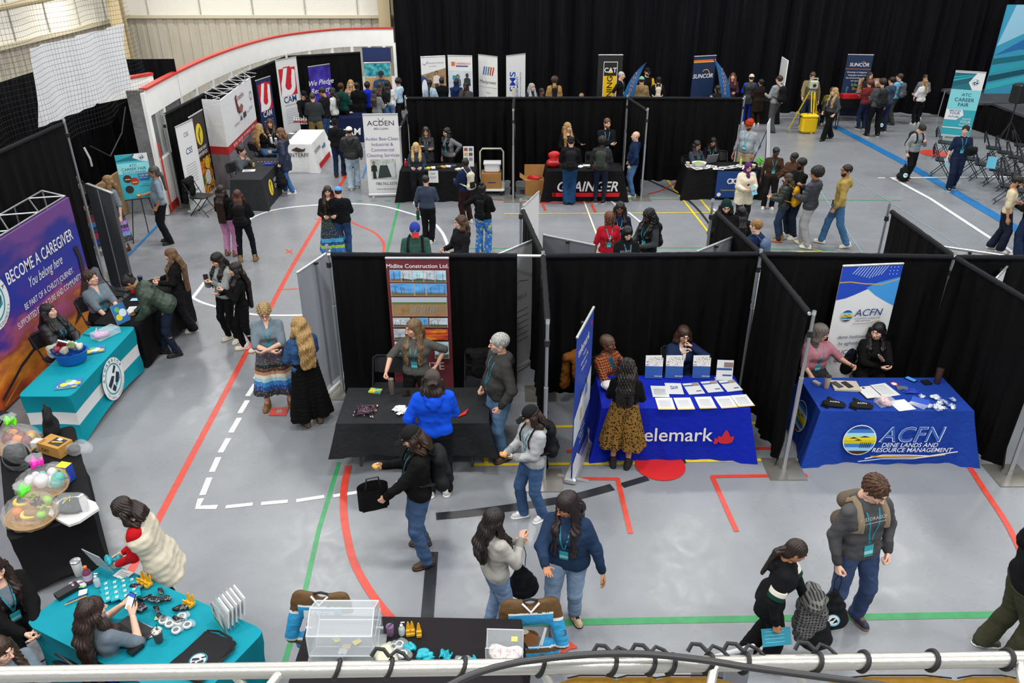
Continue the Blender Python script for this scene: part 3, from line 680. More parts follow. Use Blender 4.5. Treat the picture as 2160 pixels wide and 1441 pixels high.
def backpack(i,label,col,col2=None,size=1.0,strapcol=None,group=None,pocket=True):
    TT=i['TT'];s=i['s'];bw=i['bw'];hb=max(.011,i['hb']*.8); c2=col2 or shade(col,.8) ; T_=thing('backpack',label,'backpack',group=group,M=i['R'].matrix_basis.copy())
    yb=.115*(.7+.3*bw)+i['inf']+.065*size; S=Sh(.04)
    S.c(TT((-.07*size,yb,.40)),TT((.07*size,yb,.40)),.075*size,n=i['Rt']@np.array((0,1,0)),r=.8); S.c(TT((-.075*size,yb+.015,.10)),TT((.075*size,yb+.015,.10)),.10*size,n=i['Rt']@np.array((0,1,0)),r=.8); S.c(TT((0,yb,.38)),TT((0,yb,.12)),.12*size,n=i['Rt']@np.array((0,1,0)),r=.75)
    S.post.append(lambda P,d:d+wr(P,.002,1)); V,Q=S.mesh(hb); link('main_bag',mesh('main_bag',V*s,Q,mat(col,.7,bump=.15,bs=30),None,True),T_)
    if pocket:
        S=Sh(.03); S.c(TT((-.05*size,yb+.075*size,.12)),TT((.05*size,yb+.075*size,.12)),.065*size); S.c(TT((-.05*size,yb+.07*size,.20)),TT((.05*size,yb+.07*size,.20)),.05*size); V,Q=S.mesh(hb); link('front_pocket',mesh('front_pocket',V*s,Q,mat(c2,.7,bump=.15),None,True),T_)
    for g in(-1,1):
        pts=[TT((g*.09,yb-.03,.44)),TT((g*.095,.05,.505+i['inf'])),TT((g*.095,-.02,.50+i['inf']))]+[i['front'](g*(.105),z,.012) for z in (.44,.36,.27)]+[TT((g*(.155+.03*bw),0,.17)),TT((g*.10,yb,.10))]
        m=MB(); m.tube([Vector(p*s) for p in pts],.024*s,mat(strapcol or col,.8),8,flat=.35); m.build('shoulder_strap',T_,smooth=True)
    m=MB(); m.tube([Vector(TT((x,yb+y,z))*s) for x,y,z in ((-.03,-.01,.465),(-.02,.01,.50),(.02,.01,.50),(.03,-.01,.465))],.008*s,mat(strapcol or col)); m.build('grab_handle',T_)
    return T_
def handpt(i,k): return wpt(i,i['hands'][k][1])
def drawbag(p,label,col='17181b',h=.42,w=.30,logo=True,drop=.22,group=None,face=0):
    """drawstring bag hanging from a hand"""
    t=thing('drawstring_bag',label,'bag',(p.x,p.y,p.z-drop-h),math.radians(face),group); S=Sh(.05); S.c((-w*.26,0,.10),(w*.26,0,.10),.085); S.c((-w*.18,0,h*.6),(w*.18,0,h*.6),.06); S.c((0,0,.10),(0,0,h*.7),.13,.05,k=.08); S.c((0,0,h*.6),(0,0,h),.06,.02)
    S.post.append(lambda P,d:d+wr(P,.006,2)+.004*np.sin(P[...,0]*90)*np.clip((P[...,2]-h*.5)/.1,0,1)); V,Q=S.mesh(.011); link('pouch',mesh('pouch',V,Q,mat(col,.75,bump=.3,bs=20),None,True),t)
    m=MB()
    for x in(-.02,.02): m.tube([(x,0,h-.02),(x*1.5,.01,h+drop*.5),(0,0,h+drop)],.004,mat(col,.7),6)
    m.build('drawstring',t)
    if logo: art(t,(0,-.108,.15),(1,0,0),(0,.25,1),[('c',0,0,.062,mat('7cc4dc',.7)),('c',0,.003,.050,mat('e8f0f2',.7)),('p',[(-.04,-.02),(-.01,.025),(.02,.03),(.0,-.0)],mat('14202a',.7)),('p',[(.0,-.035),(.045,-.01),(.03,.02),(.01,-.01)],mat('14202a',.7))],'bag_print',lift=.012)
    return t
# ---------------- floor ----------------
def floor_mat():
    m=bpy.data.materials.new('sports_floor'); n,N,L,b=nt(m); tc=N.new('ShaderNodeTexCoord')
    t=N.new('ShaderNodeTexNoise'); t.inputs['Scale'].default_value=.9; t.inputs['Detail'].default_value=8; L.new(tc.outputs['Object'],t.inputs['Vector'])
    t2=N.new('ShaderNodeTexNoise'); t2.inputs['Scale'].default_value=140; t2.inputs['Detail'].default_value=2; L.new(tc.outputs['Object'],t2.inputs['Vector'])
    mx=N.new('ShaderNodeMixRGB'); mx.inputs[0].default_value=.35; L.new(t.outputs['Fac'],mx.inputs[1]); L.new(t2.outputs['Fac'],mx.inputs[2])
    r=N.new('ShaderNodeValToRGB'); r.color_ramp.elements[0].position=.35; r.color_ramp.elements[1].position=.65; r.color_ramp.elements[0].color=hexc('7e8186'); r.color_ramp.elements[1].color=hexc('8b8e93'); L.new(mx.outputs[0],r.inputs[0]); L.new(r.outputs[0],b.inputs['Base Color'])
    w=N.new('ShaderNodeTexNoise'); w.inputs['Scale'].default_value=3.5; w.inputs['Detail'].default_value=9; w.inputs['Distortion'].default_value=1.5; L.new(tc.outputs['Object'],w.inputs['Vector'])
    mr=N.new('ShaderNodeMapRange'); mr.inputs[1].default_value=.3; mr.inputs[2].default_value=.7; mr.inputs[3].default_value=.24; mr.inputs[4].default_value=.34; L.new(w.outputs['Fac'],mr.inputs[0]); L.new(mr.outputs[0],b.inputs['Roughness'])
    bu=N.new('ShaderNodeBump'); bu.inputs['Strength'].default_value=.05; bu.inputs['Distance'].default_value=.01; L.new(t2.outputs['Fac'],bu.inputs['Height']); L.new(bu.outputs[0],b.inputs['Normal'])
    b.inputs['Specular IOR Level'].default_value=.5
    return m
FL=MB().box((2,16,-.1),(44,34,.2),floor_mat()).build('floor',kind='structure')
LW=[0]
def line(pts,w,col,name='court_line'):
    """painted strip through floor points"""
    LW[0]+=1; z=.0012+.00012*LW[0]; P=[Vector((p[0],p[1],0)) for p in pts]; V=[];n=len(P)
    for i,p in enumerate(P):
        d=(P[min(i+1,n-1)]-P[max(i-1,0)]).normalized(); q=Vector((-d.y,d.x,0))*w/2; V+=[(p+q)[:2]+(z,),(p-q)[:2]+(z,)]
    MB().add(V,[(2*i,2*i+1,2*i+3,2*i+2) for i in range(n-1)],mat(col,.35,var=.12,vs=9)).build(name,FL)
def spl(pts,k=6):
    P=[Vector((*p,0)) for p in pts]; out=[]
    for i in range(len(P)-1):
        a,b,c,d=P[max(i-1,0)],P[i],P[i+1],P[min(i+2,len(P)-1)]
        for j in range(k): t=j/k; out.append(.5*((2*b)+(c-a)*t+(2*a-5*b+4*c-d)*t*t+(3*b-a-3*c+d)*t**3))
    return out+[P[-1]]
def ln(px,w,col,curve=False):
    P=[at(*p)[:2] for p in px]; line(spl(P) if curve else P,w,col)
RED,GRN,WHT,YEL,BLK,BLU='c8402f','2f8f55','e4e6e6','e3c92a','26272b','1f6fae'
ln([(745,345),(612,570),(345,1075),(262,1232)],.09,RED)
ln([(663,462),(700,463)],.045,RED); ln([(740,468),(757,476),(785,488),(803,503),(810,520),(804,545),(780,565)],.06,RED,1)
ln([(586,611),(636,609)],.045,RED); ln([(603,526),(617,536)],.04,RED); ln([(602,535),(617,527)],.04,RED)
ln([(848,405),(815,537),(790,640)],.06,GRN); ln([(716,975),(672,1120),(640,1262),(600,1400)],.055,GRN)
ln([(845,420),(1500,421),(1900,423)],.05,GRN); ln([(990,524),(1500,523),(1760,528)],.05,GRN)
for x in(692,722,752,782,812): ln([(x,424),(x+13,423.6)],.05,GRN)
ln([(915,1319),(1400,1309),(2160,1296)],.085,GRN)
ln([(433,594),(407,628)],.07,WHT); ln([(404,627),(440,643),(540,664),(700,664)],.06,WHT,1)
ln([(500,500),(520,468),(560,448),(610,438),(680,432),(745,430),(800,434),(850,446),(905,465),(932,490),(945,520)],.07,WHT,1)
for a in (((547,783),(539,799)),((539,810),(522,836)),((522,845),(506,872)),((505,882),(487,913)),((482,925),(465,955)),((461,965),(447,996)),((442,1008),(427,1045))): ln(a,.075,WHT)
ln([(424,1052),(417,1071),(458,1070)],.075,WHT)
for a in (((476,1070),(533,1064)),((551,1063),(607,1058)),((625,1057),(684,1048)),((703,1047),(760,1038)),((768,1034),(802,1028)),((838,1019),(853,1011))): ln(a,.06,WHT)
ln([(912,1165),(900,1320),(890,1430)],.13,BLK); ln([(920,1090),(1000,1082),(1100,1068),(1200,1052),(1292,1028)],.13,BLK,1); ln([(1312,1025),(1366,1009)],.1,BLK); ln([(1436,976),(1464,960)],.1,BLK)
ln([(1000,981),(1340,978)],.055,YEL); ln([(1446,973),(1612,971)],.055,YEL); ln([(1640,972),(1700,970)],.055,YEL); ln([(1160,901),(1262,899)],.055,YEL); ln([(1580,893),(1640,893)],.055,YEL); ln([(1024,958),(1026,981)],.06,YEL)
ln([(1180,1010),(1303,1011)],.06,RED); ln([(1302,1009),(1330,1126)],.06,RED); ln([(1554,1122),(1502,1006)],.06,RED); ln([(1500,1006),(1703,1003)],.06,RED); ln([(1195,953),(1252,952)],.06,RED); ln([(1570,947),(1640,946)],.06,RED)
ln([(2036,972),(2080,1040),(2120,1100),(2150,1158),(2165,1200)],.07,RED,1)
ln([(735,983),(726,1030),(725,1080),(732,1130),(746,1185),(775,1240),(812,1290),(850,1330)],.085,RED,1)
ln([(1760,266),(1905,342),(2110,462),(2240,540)],.3,BLU)
ln([(1880,375),(1963,420),(2068,489),(2160,548)],.10,WHT); ln([(1880,375.6),(2160,373)],.085,WHT); ln([(1852,376),(1867,376)],.08,WHT); ln([(1590,248.5),(1990,249)],.05,WHT)
ln([(1797,375),(2027,523)],.018,'8fb2c2'); ln([(1712,377),(1820,537)],.018,'8fb2c2'); ln([(776,343),(765,376)],.05,BLU); ln([(335,474),(290,520),(240,572),(205,600)],.06,BLU)
ln([(1063,452),(1512,449)],.045,YEL); ln([(1403,375),(1455,440),(1512,513)],.05,YEL); ln([(1478,422),(1508,458)],.05,YEL); ln([(1218,396),(1232,425)],.05,YEL); ln([(1232,425),(1262,505)],.04,'e0dcc0'); ln([(1655,490),(1690,520),(1735,531),(1680,532)],.06,YEL)
ln([(1362,378),(1400,395),(1440,415),(1470,440),(1500,478)],.06,BLK,1); ln([(1366,410),(1400,400),(1437,378)],.05,RED,1); ln([(975,411),(1040,421),(1150,428),(1250,427),(1350,412)],.05,RED,1); ln([(1143,427),(1150,444)],.06,RED); ln([(1248,432),(1256,448)],.06,RED); ln([(1288,424),(1300,434)],.05,WHT); ln([(1325,448),(1352,470)],.05,WHT)
ln([(733,318),(775,316)],.05,WHT)
ln([(868,420),(1000,420)],.02,GRN)
def disk(cx,cy,r,col):
    LW[0]+=1; z=.0012+.00012*LW[0]; MB().add([(cx+r*math.cos(a*math.pi/24),cy+r*math.sin(a*math.pi/24),z) for a in range(48)],[tuple(range(48))],mat(col,.35)).build('court_spot',FL)
disk(1.9,8.33,.32,'c8281f'); q=at(1972,324); disk(q.x,q.y,.42,RED)
q=at(589,869); line([(q.x-.12,q.y),(q.x+.12,q.y)],.22,RED); line([(q.x-.04,q.y),(q.x+.04,q.y)],.08,'8e9298')
q=at(1196,1370); 
for k in range(5): line([(q.x-.09+.02*k,q.y-.12+.03*k),(q.x+.02+.02*k,q.y+.10-.02*k)],.025,RED,'paint_scuff')
# ---------------- hall shell ----------------
def rib(name,a,b,z0,z1,m,step=.3,dep=.04,axis='x'):
    """ribbed metal sheet wall from plan point a to b"""
    A=Vector((*a,0));B=Vector((*b,0)); L=(B-A).length; d=(B-A)/L; q=Vector((-d.y,d.x,0)); n=int(L/step); M=MB(); V=[]
    for i in range(n):
        for t,o in ((0,0),(.55,0),(.65,dep),(.9,dep)): p=A+d*(i+t)*step+q*o; V+=[(p.x,p.y,z0),(p.x,p.y,z1)]
    V+=[(B.x,B.y,z0),(B.x,B.y,z1)]; k=len(V)//2
    M.add(V,[(2*i,2*i+2,2*i+3,2*i+1) for i in range(k-1)],m); p=(A+B)/2+q*.15
    M.box((p.x,p.y,(z0+z1)/2),(L,.12,z1-z0),m,rz=math.atan2(d.y,d.x)); return M.build(name,kind='structure')
beige=mat('b8b1a3',.6,var=.06,vs=2); cream=mat('e6e4dc',.55,bump=.3,bs=6)
rib('wall_left',(-14.1,3),(-14.1,31.2),0,3.15,beige); rib('wall_back',(-14.1,31.2),(-3.4,31.2),0,3.1,beige,.38)
w2=MB(); w2.box((-14.15,17,6.1),(.15,29,5.9),cream); w2.build('wall_left_upper',kind='structure'); MB().box((-8.7,31.3,6.1),(10.8,.15,5.9),cream).build('wall_back_upper',kind='structure')
MB().box((-14.0,17,3.13),(.16,29,.12),mat('c9bfa8',.6)).build('trim_1',kind='structure'); MB().box((-8.7,31.15,3.13),(10.8,.16,.10),mat('c9bfa8',.6)).build('trim_2',kind='structure')
# the panelled joints of the insulated upper wall
M=MB()
for i in range(14): M.box((-14.05,5+i*1.9,6),(.03,.03,5.6),mat('a9a79f',.6))
for i in range(6): M.box((-13.2+i*1.9,31.2,6),(.03,.03,5.6),mat('a9a79f',.6))
M.build('trim_3',kind='structure')
for (x,y,w_) in ((-13.35,28.9,.42),(-4.55,30.6,.42)):
    M=MB(); M.box((x,y,4.5),(w_,.03,9),mat('b9a987',.55)); M.box((x,y+.3,4.5),(w_,.03,9),mat('b9a987',.55)); M.box((x,y+.15,4.5),(.03,.3,9),mat('b9a987',.55)); M.build('column',label='beige steel column against the back wall, %s'%('beside the lit corner' if x<-10 else 'above the end of the white rink boards'),category='column',kind='structure')
M=MB(); M.tube([(-13.4,12,4.05),(-13.4,29,4.28)],.09,mat('b9a987',.5),10); M.build('wall_pipe',label='long cream pipe running along the upper wall behind the netting',category='pipe')
for (y,z) in ((15.2,4.45),(26.5,4.75)):
    t=thing('tube_light','bright tube light fixture on the upper wall '+('near the corner column' if y>20 else 'at the far end of the cream pipe'),'light',(-13.2,y,z)); MB().box((0,0,.06),(.16,1.3,.05),mat('d8d8d4',.4)).build('housing',t); MB().box((0,0,0),(.1,1.25,.06),mat('fff4e0',.4,emit=20)).build('tube',t); l=bpy.data.lights.new('tube_glow','AREA'); l.shape='RECTANGLE'; l.size=1.2; l.size_y=.12; l.energy=170; l.color=(1,.93,.8); o=bpy.data.objects.new('tube_glow',l); COL.objects.link(o); o.location=(.08,0,-.06); o.rotation_euler=(0,math.radians(-35),math.radians(0)); o.parent=t
# big black masking curtain across the hall
CURT=ramp('velour',[(.35,'060607'),(.6,'0d0d12'),(.75,'15161f')],scale=1.2,detail=6,rough=.85,vec=(9,9,.35))
def curtain(name,a,b,z0,z1,amp,wl,m,nz=5,seed=1,puddle=0,parent=None,sag=0,**k):
    A=Vector((*a,0));B=Vector((*b,0)); L=(B-A).length; d=(B-A)/L; q=Vector((-d.y,d.x,0)); rnd=random.Random(seed); n=max(8,int(L/wl*9)); f=[rnd.uniform(.7,1.4) for _ in range(6)]; p0=rnd.random()*6
    def fn(u,v):
        x=u*L; fold=math.sin(x*2*math.pi/wl+1.3*math.sin(x*f[0]+p0)+.5*v*math.sin(x*3*f[1]))*amp*(.35+.65*math.sin(1.3*x*f[2]+p0)**2); fold+=.3*amp*math.sin(x*2*math.pi/wl*2.3+p0+v*2)
        fold*=.45+.7*(1-v); o=fold; z=z0+(z1-z0)*v
        if v==0: o+=puddle*.5*math.sin(x*9+p0); z+=.0
        if v==1: o=0
        p=A+d*x+q*o; return (p.x,p.y,z-(sag*math.sin(u*math.pi) if v==1 else 0))
    M=MB(); M.sheet(fn,n,nz,m); return M.build(name,parent,smooth=True,**k)
curtain('wall_curtain',(-4.15,30.1),(24,29.3),0.02,11,.16,.75,CURT,nz=8,seed=3,kind='structure')
curtain('side_curtain',(-10.2,10),(-10.2,20.5),0,3.35,.10,.5,CURT,seed=9,kind='structure'); curtain('side_curtain',(-10.2,20.5),(-8.3,20.6),0,3.2,.08,.4,CURT,seed=5,kind='structure')
curtain('side_curtain',(-9.6,3),(-9.7,14),0,3.6,.10,.5,CURT,seed=19,kind='structure')
# curved rink boards: lower board, posts and openings, tall white upper board with a red cap
def spl2(P,k): return [(p.x,p.y) for p in spl(P,k)]
arc=[(x*1.0315,y*1.0315) for x,y in spl2([(-7.98,17.8),(-8.1,20),(-8.12,22.4),(-7.88,25),(-7.3,27.1),(-6.1,28.6),(-4.9,29.0),(-4.05,29.05)],6)]
bd=thing('rink_boards','curved white rink boards with a red cap rail and clear openings','boards',(0,0,0))
def wallarc(name,z0,z1,th,m,a=arc):
    M=MB(); V=[]; n=len(a)
    for i,(x,y) in enumerate(a):
        d=(Vector((*a[min(i+1,n-1)],0))-Vector((*a[max(i-1,0)],0))).normalized(); q=Vector((-d.y,d.x,0))*th/2
        for s_ in(1,-1):
            for z in(z0,z1): V.append((x+q.x*s_,y+q.y*s_,z))
    F=[]
    for i in range(n-1):
        b=4*i; F+=[(b,b+1,b+5,b+4),(b+2,b+6,b+7,b+3),(b+1,b+3,b+7,b+5),(b,b+4,b+6,b+2)]
    F+=[(0,2,3,1),(4*n-4,4*n-3,4*n-1,4*n-2)]
    return M.add(V,F,m).build(name,bd,smooth=False)
wht=mat('f6f6f4',.35,var=.03,vs=3)
wallarc('upper_board',2.28,2.85,.10,wht); wallarc('cap_rail',2.85,2.9,.16,mat('c63a30',.4)); wallarc('lower_board',.2,1.25,.10,wht); wallarc('kick_plate',0,.2,.12,mat('b8281f',.4))
wallarc('glazing',1.25,2.28,.012,mat('cfd6d4',.15,alpha=.18))
for i in range(0,len(arc),3): MB().box((arc[i][0],arc[i][1],1.8),(.10,.10,1.16),wht).build('post',bd)
MB().box((-8.38,18.3,1.45),(.34,.16,2.85),mat('77787a',.5,bump=.3,bs=14,var=.3,vs=3)).build('end_frame',bd); MB().box((-8.19,18.24,1.42),(.08,.1,2.8),wht).build('end_trim',bd); MB().box((-8.1,18.3,.9),(.03,.03,1.6),mat('c63a30',.4)).build('hinge_strip',bd)
t=thing('rink_gate','open rink gate end with red cap behind the white boards','gate',(-9.1,19.4,0),math.radians(-28)); MB().box((0,0,2.7),(.1,1.6,.4),wht).box((0,.75,1.25),(.08,.08,2.5),wht).build('gate_panel',t); MB().box((0,0,2.93),(.16,1.6,.06),mat('c63a30',.4)).build('cap_rail',t)
MB().box((-9.2,16.2,.52),(.06,4.4,1.0),mat('9a7c52',.6,var=.1,vs=3,vec=(1,1,8))).build('plywood_barrier',label='low tan plywood barrier behind the keynote poster',category='barrier')
# netting and white tarp
def net_mat():
    m=bpy.data.materials.new('netting'); n,N,L,b=nt(m); b.inputs['Base Color'].default_value=hexc('2a2a2c'); tc=N.new('ShaderNodeTexCoord'); s=N.new('ShaderNodeSeparateXYZ'); L.new(tc.outputs['Object'],s.inputs[0]); outs=[]
    for k in(1,2):
        a=N.new('ShaderNodeMath'); a.operation='MULTIPLY'; a.inputs[1].default_value=1/.085; L.new(s.outputs[k],a.inputs[0]); f=N.new('ShaderNodeMath'); f.operation='FRACT'; L.new(a.outputs[0],f.inputs[0]); g=N.new('ShaderNodeMath'); g.operation='LESS_THAN'; g.inputs[1].default_value=.06; L.new(f.outputs[0],g.inputs[0]); outs.append(g)
    mx=N.new('ShaderNodeMath'); mx.operation='MAXIMUM'; L.new(outs[0].outputs[0],mx.inputs[0]); L.new(outs[1].outputs[0],mx.inputs[1]); L.new(mx.outputs[0],b.inputs['Alpha']); return m
def netf(u,v):
    y=8+u*10.35; zb=3.05-.45*math.sin(max(0,(y-12.5)/5.9)*math.pi) if y>12.5 else 3.05; z=zb+(9-zb)*v; return (-8.1+.10*math.sin(u*34+v*5)*(1-.5*v),y+.05*math.sin(v*30+u*9),z)
MB().sheet(netf,60,24,net_mat()).build('netting',label='tall dark sports netting hanging in front of the upper wall',category='net',smooth=True)
def tarp(u,v):
    y=14.13+u*3.85+v*.35*(1-u)+v*.3*u; return (-8.3+.05*math.sin(u*17+v*2)*(.3+.7*v)+.03*math.sin(u*39+v*5),y,2.99+1.26*v-.04*math.sin(u*math.pi)*(1-v))
MB().sheet(tarp,40,14,mat('e6e7ea',.7,bump=.25,bs=5)).build('tarp',label='white cloth tarp tied onto the dark sports netting',category='tarp',smooth=True)
M=MB(); M.tube([(-8.05,15.0,2.42),(-8.0,15.02,2.2),(-8.02,15.06,2.05)],.02,mat('bdbdbd',.4)); M.tube([(-8.03,15.2,2.4),(-8.05,15.9,2.02),(-8.1,16.7,2.3),(-8.1,17.1,2.75)],.012,mat('1a1a1a',.6)); M.build('net_rope',label='loose rope and clip hanging from the lower hem of the netting',category='rope')
# ---------------- pipe and drape ----------------
DR=ramp('drape_black',[(.3,'050506'),(.55,'0a0a0b'),(.72,'101012')],scale=1.5,detail=6,rough=.8,vec=(7,7,.5))
pipe=mat('b9bcc0',.32,metal=.8); blk=mat('151517',.6)
def post(x,y,h,label,base=True,lean=(0,0),col=True):
    t=thing('drape_upright',label,'post',(x,y,0)); M=MB(); lx,ly=lean; M.cyl((0,0,.015),(lx*.5,ly*.5,h*.62),.027,pipe); M.cyl((lx*.5,ly*.5,h*.62),(lx,ly,h),.021,pipe); M.cyl((lx,ly,h),(lx,ly,h+.05),.024,mat('d8dadc',.3,metal=.6),n=10,cap=False); M.build('pole',t,smooth=True)
    M=MB(); k=h-.28; M.cyl((lx*.8,ly*.8,k),(lx*.8,ly*.8,k+.07),.034,blk); M.box((lx*.8,ly*.8-.04,k+.03),(.02,.05,.025),blk); M.build('collar',t)
    if base: M=MB(); M.box((0,0,.008),(.46,.46,.014),mat('9d9a92',.35,metal=.7)); M.cyl((0,0,.01),(0,0,.06),.03,pipe); M.build('base_plate',t)
    return t
def drape(a,b,h,label,seed=1,gather=.0,ins=(.03,.03),z0=.0,amp=.045,wl=.32,hb=None,sidegap=0):
    A=Vector((*a,0));B=Vector((*b,0)); d=(B-A).normalized(); t=thing('pipe_and_drape',label,'drape',(0,0,0),group=None); hb=hb or h
    M=MB(); M.cyl((A.x,A.y,h),(B.x,B.y,hb),.02,mat('d4d6d8',.35,metal=.5)); M.build('crossbar',t,smooth=True)
    a2=A+d*ins[0];b2=B-d*ins[1]
    M=MB(); L=(b2-a2).length; n=int(L/.05); pts=[]; rs=[]
    rn=random.Random(seed)
    for i in range(n+1): u=i/n; p=a2+(b2-a2)*u; pts.append((p.x,p.y,h+(hb-h)*u)); rs.append(.034+.006*rn.random())
    M.tube(pts,.03,mat('1c1d21',.7,bump=.5,bs=50),8,rs=rs); M.build('rod_pocket',t,smooth=True)
    c=curtain('cloth',(a2.x,a2.y),(b2.x,b2.y),z0+.01,h-.02,amp,wl,DR,nz=7,seed=seed,puddle=.10,parent=t); return t
H=2.19
drape((-2.5,10.12),(.42,10.07),H,'black drape behind the table with lanyards and white cards',2,ins=(.05,.35),amp=.04)
drape((.42,10.07),(3.38,10.15),H,'black back drape of the blue telecom-style booth with the phone-call woman',4)
drape((3.38,10.15),(5.95,10.03),H,'black back drape behind the two seated women at the blue resource table',6)
drape((5.95,10.03),(9.2,10.0),H,'black drape continuing beyond the resource booth to the edge',7)
drape((.42,10.07),(.16,12.05),H,'black side drape running back from the post by the white banner',8,ins=(.05,.1))
drape((.42,10.07),(.40,8.05),H,'black side drape between the grey-haired man and the blue banner',10,amp=.05)
drape((3.38,10.15),(3.16,12.03),H,'black side drape beside the man in the dark green beanie',11,ins=(.05,.15))
drape((3.38,10.15),(3.42,8.27),H,'black side drape between the two blue-clothed tables',12,amp=.06)
drape((5.95,10.03),(5.9,11.95),H,'black side drape reaching back towards the open floor',13)
drape((5.95,10.03),(6.2,8.15),H,'black side drape on the far side of the resource table',14,amp=.06)
for x,y,h,l,le in ((3.46,8.25,H,'grey upright on a steel base plate between the two blue-clothed tables',(0,0)),(6.26,8.12,H,'grey upright on a steel base plate cut by the picture edge',(0,0)),(.40,8.02,H,'grey upright in front of the drape beside the blue leaning banner',(0,0)),
   (-2.5,10.14,2.28,'silver upright with clamps at the grey banner corner',(0,0)),(.42,10.09,2.2,'upright joining two drapes behind the grey-haired man',(0,0)),(3.38,10.17,2.2,'upright joining two drapes behind the phone-call woman',(0,0)),(5.96,10.05,2.2,'tall silver upright behind the brown tumbler',(0,0)),
   (.14,12.1,2.3,'upright at the back of the white side panels',(0,0)),(3.14,12.08,2.3,'upright beside the man in the dark green beanie',(0,0)),(5.88,12.0,2.3,'upright at the end of the drape on the open floor',(0,0))): post(x,y,h,l,lean=le)
drape((-2.72,21.05),(.05,21.05),2.17,'black back drape behind the cleaning-service table',21,amp=.05); drape((.05,21.05),(2.98,21.1),2.17,'black back drape behind the red bag and brown box',22,amp=.05)
drape((2.98,21.1),(5.93,21.0),2.17,'black back drape behind the table with the laptop',23,amp=.05); drape((.05,21.05),(.03,19.42),2.17,'black side drape beside the hand truck with boxes',24,hb=2.17); drape((2.98,21.1),(3.24,19.55),2.17,'black side drape behind the bald man in navy',25,hb=2.17)
drape((-2.72,21.05),(-2.72,19.7),1.75,'narrow black drape just behind the white cleaning-service banner',26)
for x,y,l in ((.03,19.39,'grey upright between the hand truck and the brown box'),(3.25,19.5,'grey upright in front of the bald man in navy'),(2.97,21.12,'upright behind the bald man in navy'),(5.95,21.0,'upright beside the turbaned man'),(-2.74,21.05,'upright behind the white cleaning-service banner')): post(x,y,2.19,l)
dp=[(-8.12,18.97),(-8.05,21.6),(-7.95,24.7),(-7.55,28.0),(-5.2,29.0)]
for i,(a,b) in enumerate(zip(dp,dp[1:])): drape(a,b,H,['black drape behind the food banner','black drape behind the white and red pop-up wall','black drape behind the tall magnet-logo banners','black drape behind the violet script banner'][i],30+i,amp=.03)
post(-8.13,18.9,H,'grey upright in front of the rink boards near the food banner'); post(-7.55,28.05,2.2,'thin upright where the curved drapes meet')
drape((-7.85,8.0),(-7.98,11.3),3.0,'tall black drape behind the sunset backdrop, nearer half',40,amp=.03); drape((-7.98,11.3),(-8.0,14.4),3.0,'tall black drape behind the sunset backdrop, farther half',41,amp=.03)
post(-8.0,14.46,3.02,'tall grey upright at the end of the big black drape near the grey panel'); drape((-8.5,4.5),(-7.9,8.0),3.0,'tall black drape at the very edge above the gift table',42,amp=.03)
# ---------------- people ----------------
R_=math.radians
pp=person
# -- near: right of the hall
i45=pp('person in charcoal hoodie and blue jeans standing on the green line, looking down',F=(1770,1312),T=(1835,998),face=8,twist=6,side=-3,sk='p',hair=('messy','4a2f1f'),top=('hoodie','4b4b4d',{'under':'e6e2d8','hem':-.12}),low=('jeans','39496a'),shoe=('sneaker','2c2f4a','8a6a45'),arms=('g','k'),head=(18,28),lan=2,legs='x',
  wear={'mark':([('t',0,0,.042,'RED DRAGON',mat('b9b7b0',.8),.01),('r',-.13,-.028,.26,.004,mat('b9b7b0',.8))],0,.40,0)})
i46=pp('person in black hoodie and olive cargo trousers cut off by the picture edge',loc=(4.62,5.35),h=1.80,face=70,sk='p',hair=('short','2a1c14'),top=('hoodie','101012'),low=('cargo','3b3c2b'),shoe=('sneaker','3a3632','dddddd'),arms=('f','k'),bw=1.3,head=(20,10),legs='v')
i44=pp('person in black top with white and green sleeve bands carrying a plaid jacket',F=(1600,1392),T=(1628,1132),h=1.68,face=70,sex='f',sk='t',hair=('lowpony','2a1d18'),top=('hoodie','131417',{'hem':-.16}),low=('wide','101012'),shoe=('sneaker','dcd6c8','c9c2b0'),arms=('g','l'),bw=1.12,lean=10,head=(15,32),legs='v')
# -- near: centre group
def armband(i,k,u,col,name='sleeve_band'):
    g,sh,el,w,_=i['arms'][k]; a=sh+(el-sh)*u; b=sh+(el-sh)*(u+.16); s=i['s']; MB().cyl(a*s,b*s,.088*s,mat(col,.8),n=20).build(name,i['R'],smooth=True)
armband(i44,0,.50,'d8d2c6'); armband(i44,0,.67,'123a30'); armband(i44,1,.50,'d8d2c6'); armband(i44,1,.67,'123a30')
i43=pp('person in navy hoodie with long dark hair and a teal lanyard gesturing with one hand',F=(1190,1316),T=(1188,1036),face=-18,sex='f',sk='t',hair=('long','22161a',.01),top=('hoodie','22344f',{'hem':-.12}),low=('jeans','7c92ac'),shoe=('sneaker','c2ab8c','2a2624'),arms=((( .10,-.36,-.22),(.9,.5,-.6),'flat'),'d'),bw=1.42,fat=.008,head=(-38,22),lan=1,legs='v',twb=25)
i42=pp('person in pale grey hoodie with dark hair seen from behind, holding a phone lanyard',F=(1045,1335),T=(1046,1072),face=118,sex='f',sk='l',hair=('mid','1d1413',.008),top=('hoodie','a6a49e'),low=('jeans','7b93b3'),arms=('u','f'),bw=1.08,head=(10,10))
i41=pp('person in light grey hoodie and black baseball cap with black backpack holding a muffin',F=(1122,1092),T=(1096,852),face=-62,sk='p',hair=('shag','2c1d16'),top=('hoodie','a7a9ab'),low=('jeans','3f5a80'),shoe=('sneaker','d0d0d0','ffffff'),arms=((( .10,-.32,-.29),(.5,.7,-.9),'grip'),((-.02,-.24,-.34),(.8,.4,-1),'soft')),head=(-14,30),hat=('cap','1a1b1a','1a1b1a','f0f0f0','LA'),lan=2,legs='v')
